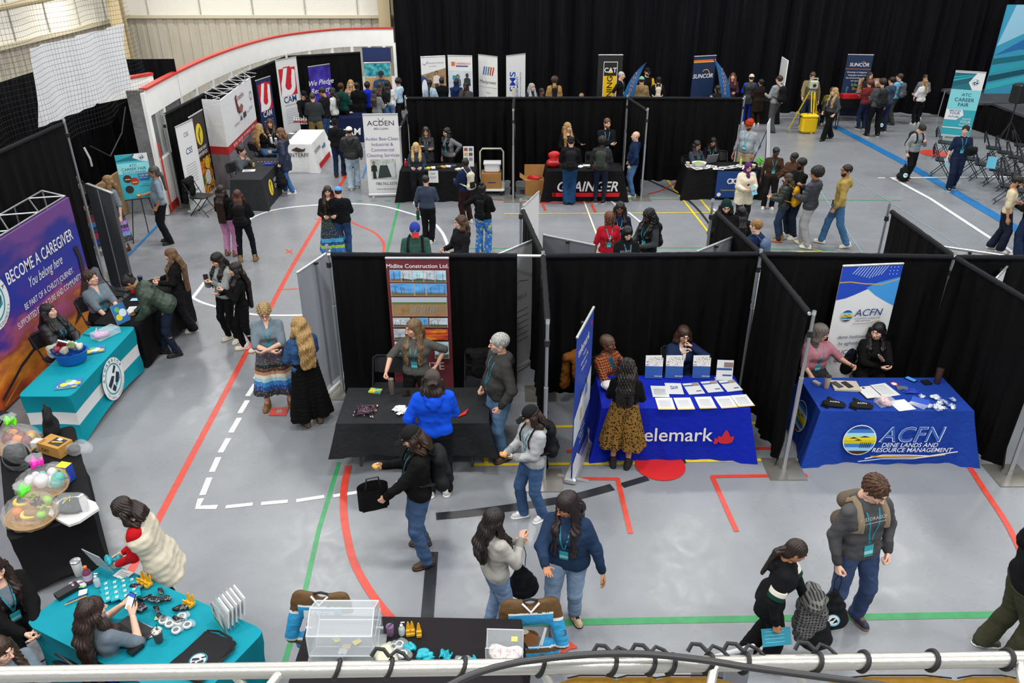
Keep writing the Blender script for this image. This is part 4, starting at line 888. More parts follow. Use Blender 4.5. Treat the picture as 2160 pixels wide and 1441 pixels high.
i40=pp('person in black hoodie and flat-brim black cap with jeans and brown boots, eating a bun',F=(894,1172),T=(868,895),face=-78,sk='l',hair=('shag','2f1c12'),top=('hoodie','121213'),low=('jeans','41597b'),shoe=('boot','4a3425','2a1d15'),arms=((( .12,-.33,-.18),(.5,.7,-.9),'grip'),(( .12,-.34,-.42),(.5,.7,-.9),'grip')),bw=1.18,head=(-8,32),hat=('cap','1b1b1d','1b1b1d','6a6a6a'),lan=2,legs='x')
i39=pp('person in bright blue hoodie and grey cap seen from behind at the black table',F=(925,1040),T=(921,778),face=186,sk='l',hair=('shag','2c2019'),top=('hoodie','1450d8',{'under':'ddd8c8','hem':-.10}),low=('plain','16171c'),arms=('f','k'),bw=1.1,hat=('capback','4a4542','3c3836'),head=(0,5))
i38=pp('grey-haired person with short beard in dark grey hoodie and jeans beside the black table',F=(1056,962),T=(1048,700),face=-66,sk='l',hair=('side','a9a9a6'),top=('hoodie','3b3a39'),low=('jeans','5c7b9c'),shoe=('boot','5a4230','33261c'),arms=('k','k'),bw=1.22,head=(-18,6),lan=2,wear={'beard':'9a958f'})
i37=pp('person with long streaked hair in grey shirt touching a bottle behind the black table',T=(872,671),h=1.66,face=-8,sex='f',sk='l',hair=('long','6f573c'),top=('tee','55534f'),low=('slim','131315'),arms=((( .30,-.26,-.34),(.6,.5,-.3),'grip'),'h'),bw=1.18,head=(-42,8),lan=1)
i47=pp('person in black sweater and leopard print skirt seen from behind at the blue table',F=(1308,982),T=(1350,757),h=1.64,face=168,sex='f',sk='m',hair=('curly','18110f',.015),top=('sweater','0f0f10',{'hem':-.04}),low=('midskirt','9a7440',ramp('leopard',[(.0,'6a4826'),(.08,'1a120b'),(.36,'1e150d'),(.44,'86632f')],scale=38,kind='vor',rough=.85)),shoe=('boot','1a1a1b','111111'),bw=1.15,head=(10,18))
i48=pp('seated person in orange and black houndstooth blazer with braided hair',T=(1283,711),h=1.66,sit=1,face=38,sex='f',sk='d',hair=('wrap','5a4636'),top=('blazer','a5532a',{'m':plaid('houndstooth','1d120c','c2602a','c2602a',60),'in':'1d4a5a'}),low=('slim','181818'),arms=('t','n'),head=(15,2),lan=0)
i49=pp('seated person in navy blazer and white shirt holding a phone to the ear',T=(1443,690),h=1.66,sit=1,face=4,sex='f',sk='p',hair=('bob','3f2a20'),top=('blazer','1f2b4d',{'in':'e6e4e0'}),low=('slim','1a1a20'),arms=('n','p'),bw=1.18,head=(5,16),wear={'glasses':'2a2220'})
i50=pp('seated person in dusty pink shirt with grey-streaked wavy hair at the resource table',T=(1732,688),h=1.64,sit=1,face=12,sex='f',sk='l',hair=('bob','6e645e',.012),top=('tee','a8707a'),low=('slim','2a2a30'),arms=((( .10,-.20,-.44),(1,.5,-.5),'soft'),((.26,-.32,-.16),(.8,.3,-1),'soft')),bw=1.38,fat=.006,head=(55,8),lan=1)
i51=pp('seated person in black cold-shoulder top with long black hair and raised hand',T=(1856,684),h=1.64,sit=1,face=-10,sex='f',sk='p',hair=('long','0f0c0e'),top=('sweater','101012',{'hem':-.14}),low=('slim','101012'),arms=('c','u'),bw=1.36,fat=.006,head=(-35,10),hands=(None,'flat'))
# -- aisle pair and left side
i28=pp('person in grey polo and ribbon skirt with short blond hair and red glasses',F=(590,858),T=(566,634),face=14,sex='f',sk='p',hair=('messy','a58a5f'),top=('polo','6f7d87',{'hem':.0}),low=('skirt','333333',bands('ribbon',[(0,'2c2c30'),(.14,'17458f'),(.24,'2d7cc0'),(.34,'9fd0e0'),(.42,'e8dccb'),(.50,'b98a6a'),(.57,'5b3a22'),(.66,'1b1715'),(.72,'4a4850')],.28,.95)),shoe=('boot','8a6232','5a3c1c'),arms=(((-.03,-.25,-.30),(1,.1,-.6),'soft'),((-.03,-.28,-.26),(1,.1,-.6),'soft')),bw=1.12,head=(0,30),lan=1,wear={'glasses':'7a1f22'},legs='x')
i29=pp('person in denim jacket and long black tiered skirt with wavy blond hair, seen from behind',F=(660,892),T=(612,668),face=215,sex='f',sk='l',hair=('wavy','a48250',.012),top=('jacket','2f4f7d',{'hem':.0,'nohood':1,'m':mat('34557f',.8,bump=.5,bs=12,var=.4,vs=7)}),low=('longskirt','111112',mat('0f0f10',.9,bump=.8,bs=9,vec=(1,1,5)),'tiers'),shoe=('boot','7a6450','4a3a2c'),arms=('u','f'),head=(10,15),bw=1.08)
i27=pp('girl with long dark hair in black sweater and black leggings pointing forward',F=(527,738),T=(508,551),face=-62,sex='f',sk='l',hair=('xlong','1d1413'),top=('sweater','0f0f11'),low=('slim','0e0e10'),shoe=('sneaker','e0dcd2','c9a36a'),arms=((( .10,-.34,-.22),(.5,.7,-.9),'flat'),'u'),head=(-6,10),legs='v')
i26=pp('girl in grey hoodie with teal badge holding a phone in both hands',F=(492,718),T=(466,529),face=-28,sex='f',sk='l',hair=('long','191212'),top=('hoodie','8f9391'),low=('slim','111113'),shoe=('sneaker','d8d0bc','c8bfa8'),arms=('u','u'),head=(-10,26),lan=1)
i25=pp('girl with long light brown hair in black hoodie beside the dark table',F=(396,698),T=(362,521),face=-75,sex='f',sk='p',hair=('xlong','6b4f35'),top=('hoodie','161618'),low=('wide','1a1a1e'),shoe=('sneaker','ddd6c6','cfc6b4'),head=(0,14),legs='v')
i30=pp('person in dark green puffer leaning over the dark table to write',F=(362,748),h=1.66,face=-72,sex='f',sk='t',hair=('bun','17110f'),top=('puffer','26382b',{'hem':-.12}),low=('slim','1d2638'),shoe=('boot','1d1816','111111'),arms=((( .10,-.40,-.14),(.5,.7,-.9),'grip'),(( .2,-.42,-.2),(.5,.7,-.9),'grip')),lean=48,head=(-4,50),bw=1.15,legs='v')
i31=pp('seated person in grey polo with short brown hair at the dark table',T=(190,574),h=1.70,sit=1,face=62,sex='f',sk='p',hair=('messy','3d2b20'),top=('polo','6f7a83'),low=('plain','1a1a1d'),arms=('l','t'),bw=1.28,fat=.004,head=(12,-12),lan=1)
i32=pp('seated person in black puffer jacket with long dark hair behind the teal table',T=(100,644),h=1.66,sit=1,face=72,sex='f',sk='p',hair=('long','15100f'),top=('puffer','17181b',{'nohood':1}),low=('slim','151518'),arms=('t','t'),head=(10,-8),lan=1)
i23=pp('person in grey polo and flowered ribbon skirt with blond hair behind the grey panel',F=(262,528),T=(222,368),face=-35,sex='f',sk='p',hair=('mid','8a6a45'),top=('polo','707b84'),low=('skirt','2a2a3a',bands('floral',[(0,'2b2a3c'),(.16,'6b8fb0'),(.28,'7a45b8'),(.40,'1d1c2c'),(.50,'a07ac8'),(.62,'24243a'),(.75,'2d2c40')],.28,.95)),shoe=('boot','4a2f28','2a1c18'),arms=('B','d'),head=(-35,5))
i24=pp('person in black top and red-blue ribbon skirt half hidden behind the grey panel',F=(200,528),h=1.62,face=20,sex='f',sk='m',hair=('long','17110f'),top=('sweater','121214'),low=('longskirt','22335f',bands('ribbon_red',[(0,'1d3f8f'),(.2,'b3222a'),(.34,'1c2c66'),(.5,'2d7cc0'),(.62,'8a1f2a'),(.8,'181820')],.14,.95)),head=(0,20))
i22=pp('person in grey polo with grey ponytail and beard eating beside the keynote poster',F=(356,512),T=(334,348),face=-62,sk='t',hair=('lowpony','4c4c4c'),top=('polo','7d8e9d',{'hem':-.10}),low=('plain','17171a'),shoe=('boot','131315','0b0b0b'),arms=('f','k'),bw=1.15,head=(-10,5),wear={'beard':'8d8a86'})
i36=pp('person in cream quilted vest with red sleeves bending over the teal table',T=(300,1038),h=1.62,face=-78,sex='f',sk='p',hair=('shag','251a17'),top=('vest','cfc6b2',{'sleeves':'b3141c','hem':-.26,'nohood':1}),low=('slim','161618'),arms=((( .06,-.30,-.30),(.5,.7,-.9),'soft'),(( .06,-.33,-.32),(.5,.7,-.9),'soft')),lean=16,head=(-8,42),bw=1.25)
i35=pp('seated person with long brown hair in grey shirt holding up a phone, seen from behind',T=(186,1270),h=1.64,sit=1,seat=.45,face=150,sex='f',sk='p',hair=('wavy','2f1f18',.006),top=('tee','65727c'),low=('plain','2040b8'),arms=((( .10,-.26,-.02),(.8,.3,-1),'soft'),(( .08,-.30,-.02),(.9,.3,-1),'grip')),bw=1.15,head=(-12,6))
i33=pp('seated person in black cardigan and grey shirt with TEAM badge at the picture edge',T=(-22,1180),h=1.66,sit=1,face=52,sex='f',sk='p',hair=('long','2b1c17'),top=('cardigan','101012',{'in':'6f7d88'}),low=('plain','131315'),arms=('t','t'),bw=1.3,head=(0,10),lan=1)
i34=pp('seated person in grey shirt with clasped hands at the bottom corner',T=(-12,1352),h=1.64,sit=1,face=62,sex='f',sk='p',hair=('long','3a281d'),top=('tee','6b7883'),low=('plain','131315'),arms=('t','t'),bw=1.3,head=(15,10),lan=1)
# -- middle row behind the front drapes
i52=pp('person in slate sweatshirt and black trousers with a green bottle, back to us',F=(905,512),T=(886,378),face=172,sk='l',hair=('short','17130f'),top=('sweater','3c4658'),low=('plain','141416'),arms=('f','g'),bw=1.12,legs='n')
i57=pp('blond person with glasses in dark jacket in front of the cleaning-service table',F=(884,428),T=(883,351),h=1.62,face=4,sex='f',sk='p',hair=('mid','c2a468'),top=('sweater','2a333d'),low=('plain','17171a'),bw=1.2,head=(0,12),wear={'glasses':'8a3a30'})
i53=pp('person in green shirt with red and blue cap and rucksack straps, head bowed',T=(874,465),h=1.74,face=0,sk='l',hair=('short','5a4030'),top=('sweater','33564c'),low=('jeans','30405a'),bw=1.2,head=(8,34),hat=('cap','2b3f9a','c0332b','e8e8e8','C'))
i54=pp('person in navy jacket with a cream and black backpack near the drape',F=(985,470),T=(978,364),h=1.66,face=222,sk='k',hair=('short','120e0c'),top=('jacket','1a2745'),low=('plain','2c1719'),head=(-20,8))
i55=pp('person with top bun in black fuzzy jacket and blue patterned trousers, one arm out',F=(1020,535),T=(1021,392),face=165,sex='f',sk='k',hair=('topbun','120e0d'),top=('jacket','0e0e10'),low=('wide','2f62a8',ramp('blue_print',[(.3,'2a5da6'),(.55,'3b78bd'),(.62,'c8c070')],scale=16,rough=.8)),arms=('f',((.42,-.06,-.30),(.6,.6,-.2),'point')),head=(0,0),bw=1.1)
i56=pp('person with floppy brown hair in black hoodie looking to the side, behind the front drape',T=(972,452),h=1.70,face=-58,sk='p',hair=('shag','4c3626'),top=('hoodie','1b1b1e'),low=('plain','141416'),head=(-10,6))
i59=pp('person with long brown hair and blue ribbon skirt facing the light blue cap',F=(706,540),T=(712,394),face=12,sex='f',sk='l',hair=('long','2f221b'),top=('cardigan','161513',{'in':'2a2523'}),low=('longskirt','22335f',bands('ribbon_blue',[(0,'2472c0'),(.10,'9bc83a'),(.18,'1c3f86'),(.26,'38a0d0'),(.36,'1e2d44'),(.6,'22382f')],.14,.95)),head=(0,10),bw=1.15)
i58=pp('person in black hoodie and light blue cap, broad back to us, by the front drape',T=(724,402),F=(728,542),face=184,sk='p',hair=('crew','2c2620'),top=('hoodie','131519'),low=('jeans','26436a'),bw=1.3,hat=('cap','5b9bd8','4a86c2'),head=(0,10))
i60=pp('girl with red-brown braids in red shirt over white sleeves with teal badge',T=(1286,444),h=1.62,face=8,sex='f',sk='d',hair=('braids','6d4129'),top=('tee','b3182a',{'m':mat('b3182a',.85,bump=.4,bs=10)}),low=('plain','ddd8d0'),arms=('d','d'),head=(0,12),lan=1,wear={'glasses':'1c1c1c','mark':([('r',-.006,-.05,.012,.10,mat('e8e4e0')),('r',-.035,-.01,.07,.012,mat('e8e4e0'))],0,.30,0)})
i61=pp('girl with straight black hair in navy shirt with white letters behind the red shirt',T=(1309,423),h=1.66,face=-4,sex='f',sk='d',hair=('mid','15100f'),top=('tee','1b2340'),low=('plain','1a1a20'),arms=('d','d'),head=(-5,12),lan=1,wear={'mark':([('t',0,-.03,.09,'ODA',mat('e0e0e4'),.02)],0,.30,0)})
i62=pp('person in black hoodie with the hood up, printed text on the chest and glasses',T=(1324,474),h=1.66,face=10,sex='f',sk='p',hair=('bangs','141012'),top=('hoodie','141517'),low=('plain','141416'),bw=1.15,head=(0,24),hat=('hood','141517'),lan=1,wear={'glasses':'c8b8a0','mark':([('t',-.06,z*.022,.018,'REQUEST AND SUPPORT',mat('cccccc')) for z in range(-3,3)],0,.33,0)})
i63=pp('person with curly black hair in black and grey rain jacket with backpack',T=(1372,438),h=1.68,face=-48,sex='f',sk='k',hair=('curly','0f0c0c',.012),top=('jacket','17181a',{'sl':'3a3d40'}),low=('jeans','5b7fae'),head=(-5,22),lan=1)
i65=pp('person in dark green knitted beanie and glasses with shaggy black coat',T=(1534,418),h=1.78,face=-8,sk='p',hair=('bob','15110f'),top=('coat','101113'),low=('plain','141416'),arms=('u','d'),bw=1.12,head=(0,14),hat=('beanie','13302b'),wear={'glasses':'222222','beard':'2a1d18'})
i66=pp('girl with sleek long black hair in black top beside the beanie man',T=(1566,433),h=1.62,face=178,sex='f',sk='l',hair=('long','0d0b0d'),top=('hoodie','121214',{'nohood':1}),low=('plain','161618'))
i67=pp('blond boy in navy hoodie with a denim-blue backpack seen from behind',T=(1598,460),h=1.72,face=-128,sk='p',hair=('crew','8d6a3f'),top=('hoodie','1a274c'),low=('jeans','2a3a5c'),head=(-10,5))
i64=pp('person in plum headscarf and cream fleece coat with glasses',F=(1560,478),T=(1561,377),h=1.62,face=6,sex='f',sk='p',hair=None,top=('puffer','d8cdb4',{'hem':-.3,'smooth':1}),bw=1.15,hat=('hijab','55285c'),head=(5,22),wear={'glasses':'b08a6a'})
i68=pp('girl in dark green puffer jacket with brown hair and mustard backpack',F=(1642,508),T=(1624,394),face=-118,sex='f',sk='l',hair=('mid','3a2a20'),top=('puffer','12231f'),low=('jeans','26344c'),shoe=('boot','b5762e','8a5520'),head=(-10,14),bw=1.1)
i69=pp('person in brown fleece pullover looking down beside the hooded man',F=(1618,440),T=(1632,345),h=1.72,face=-10,sk='k',hair=('short','0f0c0b'),top=('sweater','3d2b21'),low=('plain','1c1a1a'),arms=('d','f'),head=(15,22),bw=1.1,lan=1)
i70=pp('person in brown zip hoodie and glasses with white earphones',F=(1655,455),T=(1657,328),h=1.80,face=-62,sk='k',hair=('short','0d0b0a'),top=('hoodie','4a3022',{'in':'e0dcd8'}),low=('jeans','1d2638'),arms=('f','u'),head=(-10,5),wear={'glasses':'191919'})
i71=pp('person in black t-shirt with a white chain, arms folded behind the brown hoodie',F=(1664,500),T=(1681,331),face=-70,sk='k',hair=('short','0d0b0a'),top=('tee','111113'),low=('jeans','20293a'),shoe=('sneaker','e4e4e0','ffffff'),arms=('c','C'),head=(-5,4),wear={'beard':'0f0c0b'})
i72=pp('person with dark afro hair in charcoal puffer jacket and pale grey sweatpants',F=(1694,520),T=(1737,351),face=-132,sk='t',hair=('afro','14100e'),top=('puffer','2b2d35'),low=('sweats','9b9b9b'),shoe=('sneaker','e6e4e0','8c8c8c'),arms=('u','f'),legs='v',head=(20,0),wear={'glasses':'222222'})
i73=pp('person in mustard hoodie and blue jeans with white shoes, phone in hand',F=(1754,518),T=(1772,345),face=-112,sk='t',hair=('short','14100e'),top=('hoodie','a38c4e'),low=('jeans','3f668c'),shoe=('sneaker','e0dacb','d0c6ac'),arms=('g','g'),legs='w',head=(35,0),wear={'glasses':'1a1a1a','beard':'17120f'})
# -- booths against the far drapes
i74=pp('person with glasses and folded arms in charcoal sweater behind the cleaning-service table',T=(893,270),h=1.58,loc=(-2.2,20.55),face=2,sex='f',sk='l',hair=('mid','2f241d'),top=('sweater','37383c',{'hem':-.2}),low=('plain','17171a'),arms=('c','C'),head=(0,12),lan=1,wear={'glasses':'2a2020'})
i75=pp('long black-haired person in light grey jacket behind the cleaning-service table',loc=(-1.62,20.6),h=1.56,face=-42,sex='f',sk='l',hair=('long','0f0d0e'),top=('jacket','6f7175',{'nohood':1}),low=('plain','141416'),arms=('d','h'),head=(-12,12),lean=6,lan=1)
i76=pp('blond person in black jacket explaining behind the industrial supplier table',loc=(1.42,20.6),h=1.68,face=18,sex='f',sk='p',hair=('long','a5814f'),top=('blazer','0f0f11',{'in':'18181a'}),low=('plain','141416'),arms=('f','o'),head=(25,5))
i77=pp('broad person in black quarter-zip with folded arms and teal lanyard',loc=(2.42,20.55),h=1.80,face=4,sk='p',hair=('crew','5c3c28'),top=('sweater','14171e'),low=('plain','141416'),arms=('c','C'),bw=1.15,head=(12,6),lan=1,wear={'beard':'6b4a33'})
i78=pp('person in black jacket, dark cap and black backpack at the industrial supplier table',F=(1200,430),T=(1208,286),face=178,sk='p',hair=('crew','2a1d16'),top=('jacket','151517'),low=('wide','1f4268'),shoe=('boot','16202c','111111'),hat=('capback','232325','1b1b1d'),legs='n')
i79=pp('person in charcoal hoodie with a grey-green backpack at the industrial supplier table',F=(1264,428),T=(1273,287),face=168,sk='k',hair=('curlyshort','120f0d'),top=('hoodie','2f3032'),low=('slim','1b2438'),shoe=('sneaker','1a1a1c','e6e6e6'),bw=1.05)
i80=pp('bald person in navy windbreaker and jeans with white striped trainers',F=(1332,414),T=(1338,275),face=-92,sk='p',hair=None,top=('jacket','182646'),low=('jeans','4a6f97'),shoe=('sneaker','e4dfd2','b5905a'),arms=('g','k'),bw=1.2,head=(-25,4),wear={'beard':'c0b0a4'})
i81=pp('seated girl with long dark hair and glasses typing on a laptop',T=(1470,298),h=1.62,sit=1,face=28,sex='f',sk='m',hair=('long','171112'),top=('hoodie','3a3f4d',{'nohood':1}),low=('plain','17171a'),arms=('t','t'),head=(10,16),wear={'glasses':'333333'},lan=1)
i82=pp('seated girl with tied black hair in black top beside the laptop user',T=(1504,290),h=1.62,sit=1,face=-8,sex='f',sk='m',hair=('mid','120e0f'),top=('sweater','101012'),low=('plain','17171a'),arms=('t','t'),head=(10,24),lan=1)
i83=pp('bearded person in orange turban and pale grey sweater standing by the laptop table',loc=(6.02,20.45),h=1.78,face=-38,sk='t',hair=('short','14100e'),top=('sweater','9aa0a8'),low=('plain','a39677'),arms=('d','k'),bw=1.15,head=(-14,18),hat=('turban','a8361c'),lan=1,wear={'beard':'1c1512','glasses':'333333'})
# -- far left booths
i14=pp('person in black hoodie and cap walking away with a black drawstring bag',F=(718,372),T=(711,248),face=172,sk='k',hair=('short','120e0c'),top=('hoodie','18181b'),low=('jeans','1c2a44'),shoe=('sneaker','17171a','b82e3a'),arms=('g','f'),bw=1.12,hat=('cap','141416'),legs='v')
i15=pp('person in white cap, dark quilted jacket and light jeans walking away',F=(748,398),T=(740,265),face=186,sk='t',hair=('crew','1c1411'),top=('puffer','1d1d20'),low=('wide','9fb2bf'),shoe=('sneaker','ddd6c4','c9bfa8'),arms=('g','f'),hat=('cap','e4e0d6','e4e0d6'),legs='v')
i19=pp('person in navy parka with shoulder-length brown hair holding a black drawstring bag',F=(610,408),T=(598,268),face=-84,sex='f',sk='p',hair=('bob','6b4a34'),top=('parka','17233f'),low=('jeans','3d6a9c'),shoe=('sneaker','e8e6e2','dddddd'),arms=('f','g'),head=(-5,12),legs='v')
i18=pp('seated person with dark bun in grey jacket leaning an arm on the food-service table',T=(500,308),h=1.64,sit=1,face=62,sex='f',sk='l',hair=('bun','17120f'),top=('cardigan','54585d',{'in':'54585d'}),low=('plain','17171a'),arms=('l','n'),head=(20,5),lean=12)
i16=pp('seated person with long curly blond hair, back turned, in black sweater',T=(546,263),h=1.66,sit=1,face=140,sex='f',sk='p',hair=('wavy','a98752',.015),top=('sweater','121214'),low=('jeans','46698f'),arms=('t','t'),head=(10,0))
i17=pp('seated person with long brown hair smiling towards us at the white cloth table',T=(568,252),h=1.64,sit=1,face=12,sex='f',sk='l',hair=('long','4d3423'),top=('sweater','151417'),low=('plain','17171a'),arms=('u','t'),head=(0,10),lan=1)
i11=pp('person in dark plaid shirt and tan trousers with back to us at the navy table',F=(672,318),T=(652,194),face=188,sk='l',hair=('crew','3a3029'),top=('jacket','262a2c',{'nohood':1,'m':plaid('dark_plaid','202426','0f1112','3a4244',34)}),low=('plain','7d6a42'),shoe=('sneaker','c4b294','8a7a60'),bw=1.1,legs='x')
i12=pp('person in black vest jacket and jeans writing at the navy table',F=(694,312),T=(684,183),face=-108,sk='t',hair=('short','15110f'),top=('jacket','15161a',{'nohood':1}),low=('jeans','2f4c72'),head=(-5,26),bw=1.1)
i10=pp('person in black cap and black top leaning over the navy table from behind',loc=(-6.35,24.9),h=1.72,face=30,sk='l',hair=('short','1c1613'),top=('sweater','131315'),low=('plain','17171a'),arms=('r','f'),head=(15,25),hat=('cap','161618'),lean=12)
i13=pp('person with dark hair in white jacket beside the navy table',F=(712,300),T=(706,184),h=1.64,face=-100,sex='f',sk='l',hair=('mid','17110f'),top=('jacket','d0d0d0'),head=(0,10))
i3=pp('person in dark green hoodie and brown beanie with a brown coat on one arm',F=(730,292),T=(727,173),face=160,sex='f',sk='d',hair=('short','17110f'),top=('hoodie','123f38'),low=('plain','17171a'),arms=('f','g'),hat=('beanie','4d3a2c'))
i4=pp('person in long black coat with white collar trim in the queue, back to us',F=(762,284),T=(756,172),face=182,sex='f',sk='d',hair=('bun','0f0c0c'),top=('coat','111113'),low=('plain','111113'),bw=1.05)
i2=pp('smiling blond person in pink top facing the queue',T=(739,167),h=1.66,face=8,sex='f',sk='p',hair=('curly','b08c58'),top=('sweater','b57d7a'),low=('plain','22222a'),lan=1)
i1=pp('person in dark cap and blue shirt in front of the aerial-photo banner',T=(803,148),h=1.82,face=6,sk='l',hair=('crew','2a211b'),top=('jacket','26405f',{'nohood':1}),low=('plain','1b1f2a'),bw=1.2,hat=('cap','25282c'),head=(0,16),lan=1)
i5=pp('person in royal blue hoodie with dark hair in the queue',T=(774,171),h=1.64,face=170,sk='d',hair=('messy','14100f'),top=('hoodie','1a2fae'),low=('plain','1a1a22'))
i6=pp('girl with brown hair in grey hoodie at the end of the queue',T=(792,184),h=1.62,face=150,sex='f',sk='l',hair=('mid','3c2a21'),top=('hoodie','77787a'),low=('jeans','44658f'))
i7=pp('girl with very long brown hair in dark jacket in the queue',T=(802,172),h=1.64,face=165,sex='f',sk='l',hair=('xlong','3a2620'),top=('jacket','1c1c20',{'nohood':1}),low=('jeans','4a6c98'))
i8=pp('girl with curly dark hair in white top and jeans in the queue',T=(817,169),h=1.62,face=175,sex='f',sk='d',hair=('curly','1a1210',.01),top=('sweater','d8d8d4'),low=('jeans','5b83b0'))
i9=pp('person in pale blue tie-dyed hoodie with dark hair turning sideways',T=(840,165),h=1.60,face=-100,sk='m',hair=('curlyshort','14100f'),top=('hoodie','a9c4da'),low=('plain','17181c'),head=(-10,15))
# -- row against the great curtain
i84=pp('person with dark ponytail in pale blue jacket in front of the white photo banner',T=(906,167),h=1.64,face=172,sex='f',sk='m',hair=('lowpony','120f10'),top=('jacket','9fb8c6'))
i85=pp('person in black sweater with dark bun beside the pale blue jacket',T=(931,162),h=1.66,face=190,sex='f',sk='m',hair=('bun','120f10'),top=('sweater','0f0f12'))
i86=pp('person in navy hooded jacket in front of the blue career banner',T=(962,165),h=1.66,face=178,sk='m',hair=('short','101018'),top=('jacket','16284e',{'sl':'c6ccd6'}),hat=('hood','16284e'))
i87=pp('bearded person in dark headscarf and grey coat beside the navy jacket',T=(982,172),h=1.64,face=-30,sk='k',hair=('short','101010'),top=('coat','3d3b3a'),hat=('hijab','2a2422'))
i88=pp('person with curly silver hair in navy jacket smiling behind the far drape',T=(1122,175),h=1.62,face=22,sex='f',sk='p',hair=('curly','9a9a98',.01),top=('jacket','17273c',{'nohood':1}),arms=('d','f'),head=(15,5),lan=1)
i89=pp('seated person with short dark hair peeking above the far drape',T=(1143,184),h=1.58,face=20,sk='d',hair=('short','120e0d'),top=('sweater','1c1c20'),head=(10,10))
i90=pp('person with wavy brown hair and tan jacket with black rucksack at the far row',T=(1170,161),h=1.68,face=182,sk='l',hair=('curlyshort','3f2c22',.01),top=('jacket','a5814e',{'nohood':1}),bw=1.15)
i91=pp('person of whom only fair hair shows above the far drape',T=(1227,195),h=1.50,face=170,sk='l',hair=('short','8c6a4c'),top=('sweater','243c8f'))
i92=pp('person with shaved white hair in black polo beside the yellow banner',T=(1311,149),h=1.82,face=62,sk='p',hair=('buzz','b5b0aa'),top=('polo','151518'),arms=('b','d'),bw=1.12,head=(20,10),lan=1)
i93=pp('bearded person in black cap and black shirt with yellow shoulder stripe',T=(1366,141),h=1.86,face=10,sk='p',hair=('crew','2a211b'),top=('tee','141416',{'sl':'c9a320'}),arms=('B','f'),head=(10,14),hat=('cap','18181a'),wear={'beard':'3a2a20'})
i94=pp('person in mint beanie and tan jacket behind the orange-lettered feather flag',T=(1354,160),h=1.72,face=172,sk='l',hair=('short','2a1d16'),top=('jacket','8a7350'),hat=('beanie','7fb59a'),bw=1.15)
i95=pp('girl with dark hair in black jacket with small cream backpack at the far row',T=(1390,160),h=1.66,face=176,sex='f',sk='l',hair=('bun','100d0e'),top=('jacket','141417',{'nohood':1}))
i96=pp('person with black hair in black and white jacket beside the second feather flag',T=(1514,178),h=1.62,face=200,sex='f',sk='m',hair=('lowpony','100d0e'),top=('jacket','1d1d20',{'sl':'a8a49c'}))
i97=pp('person with red hair and patterned top peeking from behind the second feather flag',T=(1547,152),h=1.70,face=-15,sex='f',sk='p',hair=('mid','5a2a22'),top=('sweater','3a2030'))
i98=pp('person in cream beanie and black vest over bright blue hoodie',F=(1572,262),T=(1572,155),face=172,sk='l',hair=('short','2a2018'),top=('vest','17191d',{'sleeves':'1145c8'}),low=('plain','1a2f8a'),arms=('g','f'),hat=('beanie','cfc4ae'),bw=1.1)
i99=pp('person in long dark brown fur coat with dark tied hair',F=(1592,264),T=(1596,165),face=205,sex='f',sk='m',hair=('bun','17120f'),top=('coat','241c18'),low=('plain','2e211b'),shoe=('sneaker','d8d8d4','ffffff'),bw=1.1)
i100=pp('person in grey hoodie and grey sweatpants with black backpack near the survey tripod',F=(1627,278),T=(1640,157),face=212,sk='p',hair=('short','33241b'),top=('hoodie','8d8e90'),low=('sweats','4a4a4c'),shoe=('boot','33302d','222222'),arms=('g','f'),legs='v')
i101=pp('person in khaki plaid shirt and glasses leaning over the yellow survey tripod',T=(1716,148),h=1.84,face=-20,sk='p',hair=('crew','4a3d33'),top=('jacket','75664a',{'nohood':1,'m':plaid('khaki_plaid','7d6c4e','5f523a','8e7f60',30)}),low=('jeans','26344e'),arms=('r','d'),bw=1.1,head=(10,28),lean=8,lan=1,wear={'glasses':'333333'})
i102=pp('blond person in grey cropped sweater and wide black trousers walking with hands in pockets',F=(1742,295),T=(1757,184),face=-62,sex='f',sk='p',hair=('wavy','a98a5a',.006),top=('crop','3d4043',{'hem':.0}),low=('wide','0f0f11'),shoe=('boot','131313','0c0c0c'),arms=('k','k'),legs='W',head=(-10,5),bw=1.1)
i103=pp('person in red and black plaid jacket with reddish hair, back to us',F=(1815,272),T=(1828,166),face=190,sk='l',hair=('messy','6a3a24'),top=('jacket','7a1f22',{'nohood':1,'m':plaid('red_plaid','8a1c20','1a0f10','0f0f10',30)}),low=('jeans','1c2a44'),shoe=('sneaker','1a1a1c','efefef'))
i104=pp('tall person in grey hoodie and black trousers with dark backpack in the tight group',F=(1838,288),T=(1850,163),face=186,sk='l',hair=('messy','2f221c'),top=('hoodie','4b4c4f'),low=('plain','121214'),shoe=('sneaker','1a1a1c','e6e0d0'),arms=('g','f'),legs='x',bw=1.1)
i105=pp('person in faded navy hoodie and dark jeans beside the tall grey hoodie',F=(1858,278),T=(1870,160),face=202,sk='l',hair=('short','1a1412'),top=('hoodie','39465c'),low=('jeans','1c2c4c'),shoe=('sneaker','1a1a1c','efefef'))
i106=pp('person with long dark hair and glasses talking behind the group',T=(1837,150),h=1.72,face=20,sk='p',hair=('long','1f1916'),top=('sweater','232327'),wear={'glasses':'222222'})
i107=pp('person in sky blue hoodie with grey backpack leaning to the table',F=(1876,262),T=(1893,153),face=222,sk='p',hair=('short','3a281e'),top=('hoodie','6fa9c6'),low=('plain','3a3a3d'),shoe=('boot','2a2826','1a1a1a'),legs='v')
i108=pp('person with brown fringe in grey hoodie at the back, head lowered',F=(1932,250),T=(1940,166),h=1.70,face=-10,sk='p',hair=('short','4d3524'),top=('hoodie','6a6b6e'),arms=('d','f'),head=(0,15))
i109=pp('girl with blond ponytail in white jacket carrying black bags',F=(1930,262),T=(1946,188),h=1.60,face=200,sex='f',sk='p',hair=('lowpony','9c7c50'),top=('jacket','d8d8d6',{'nohood':1}),low=('plain','17171a'))
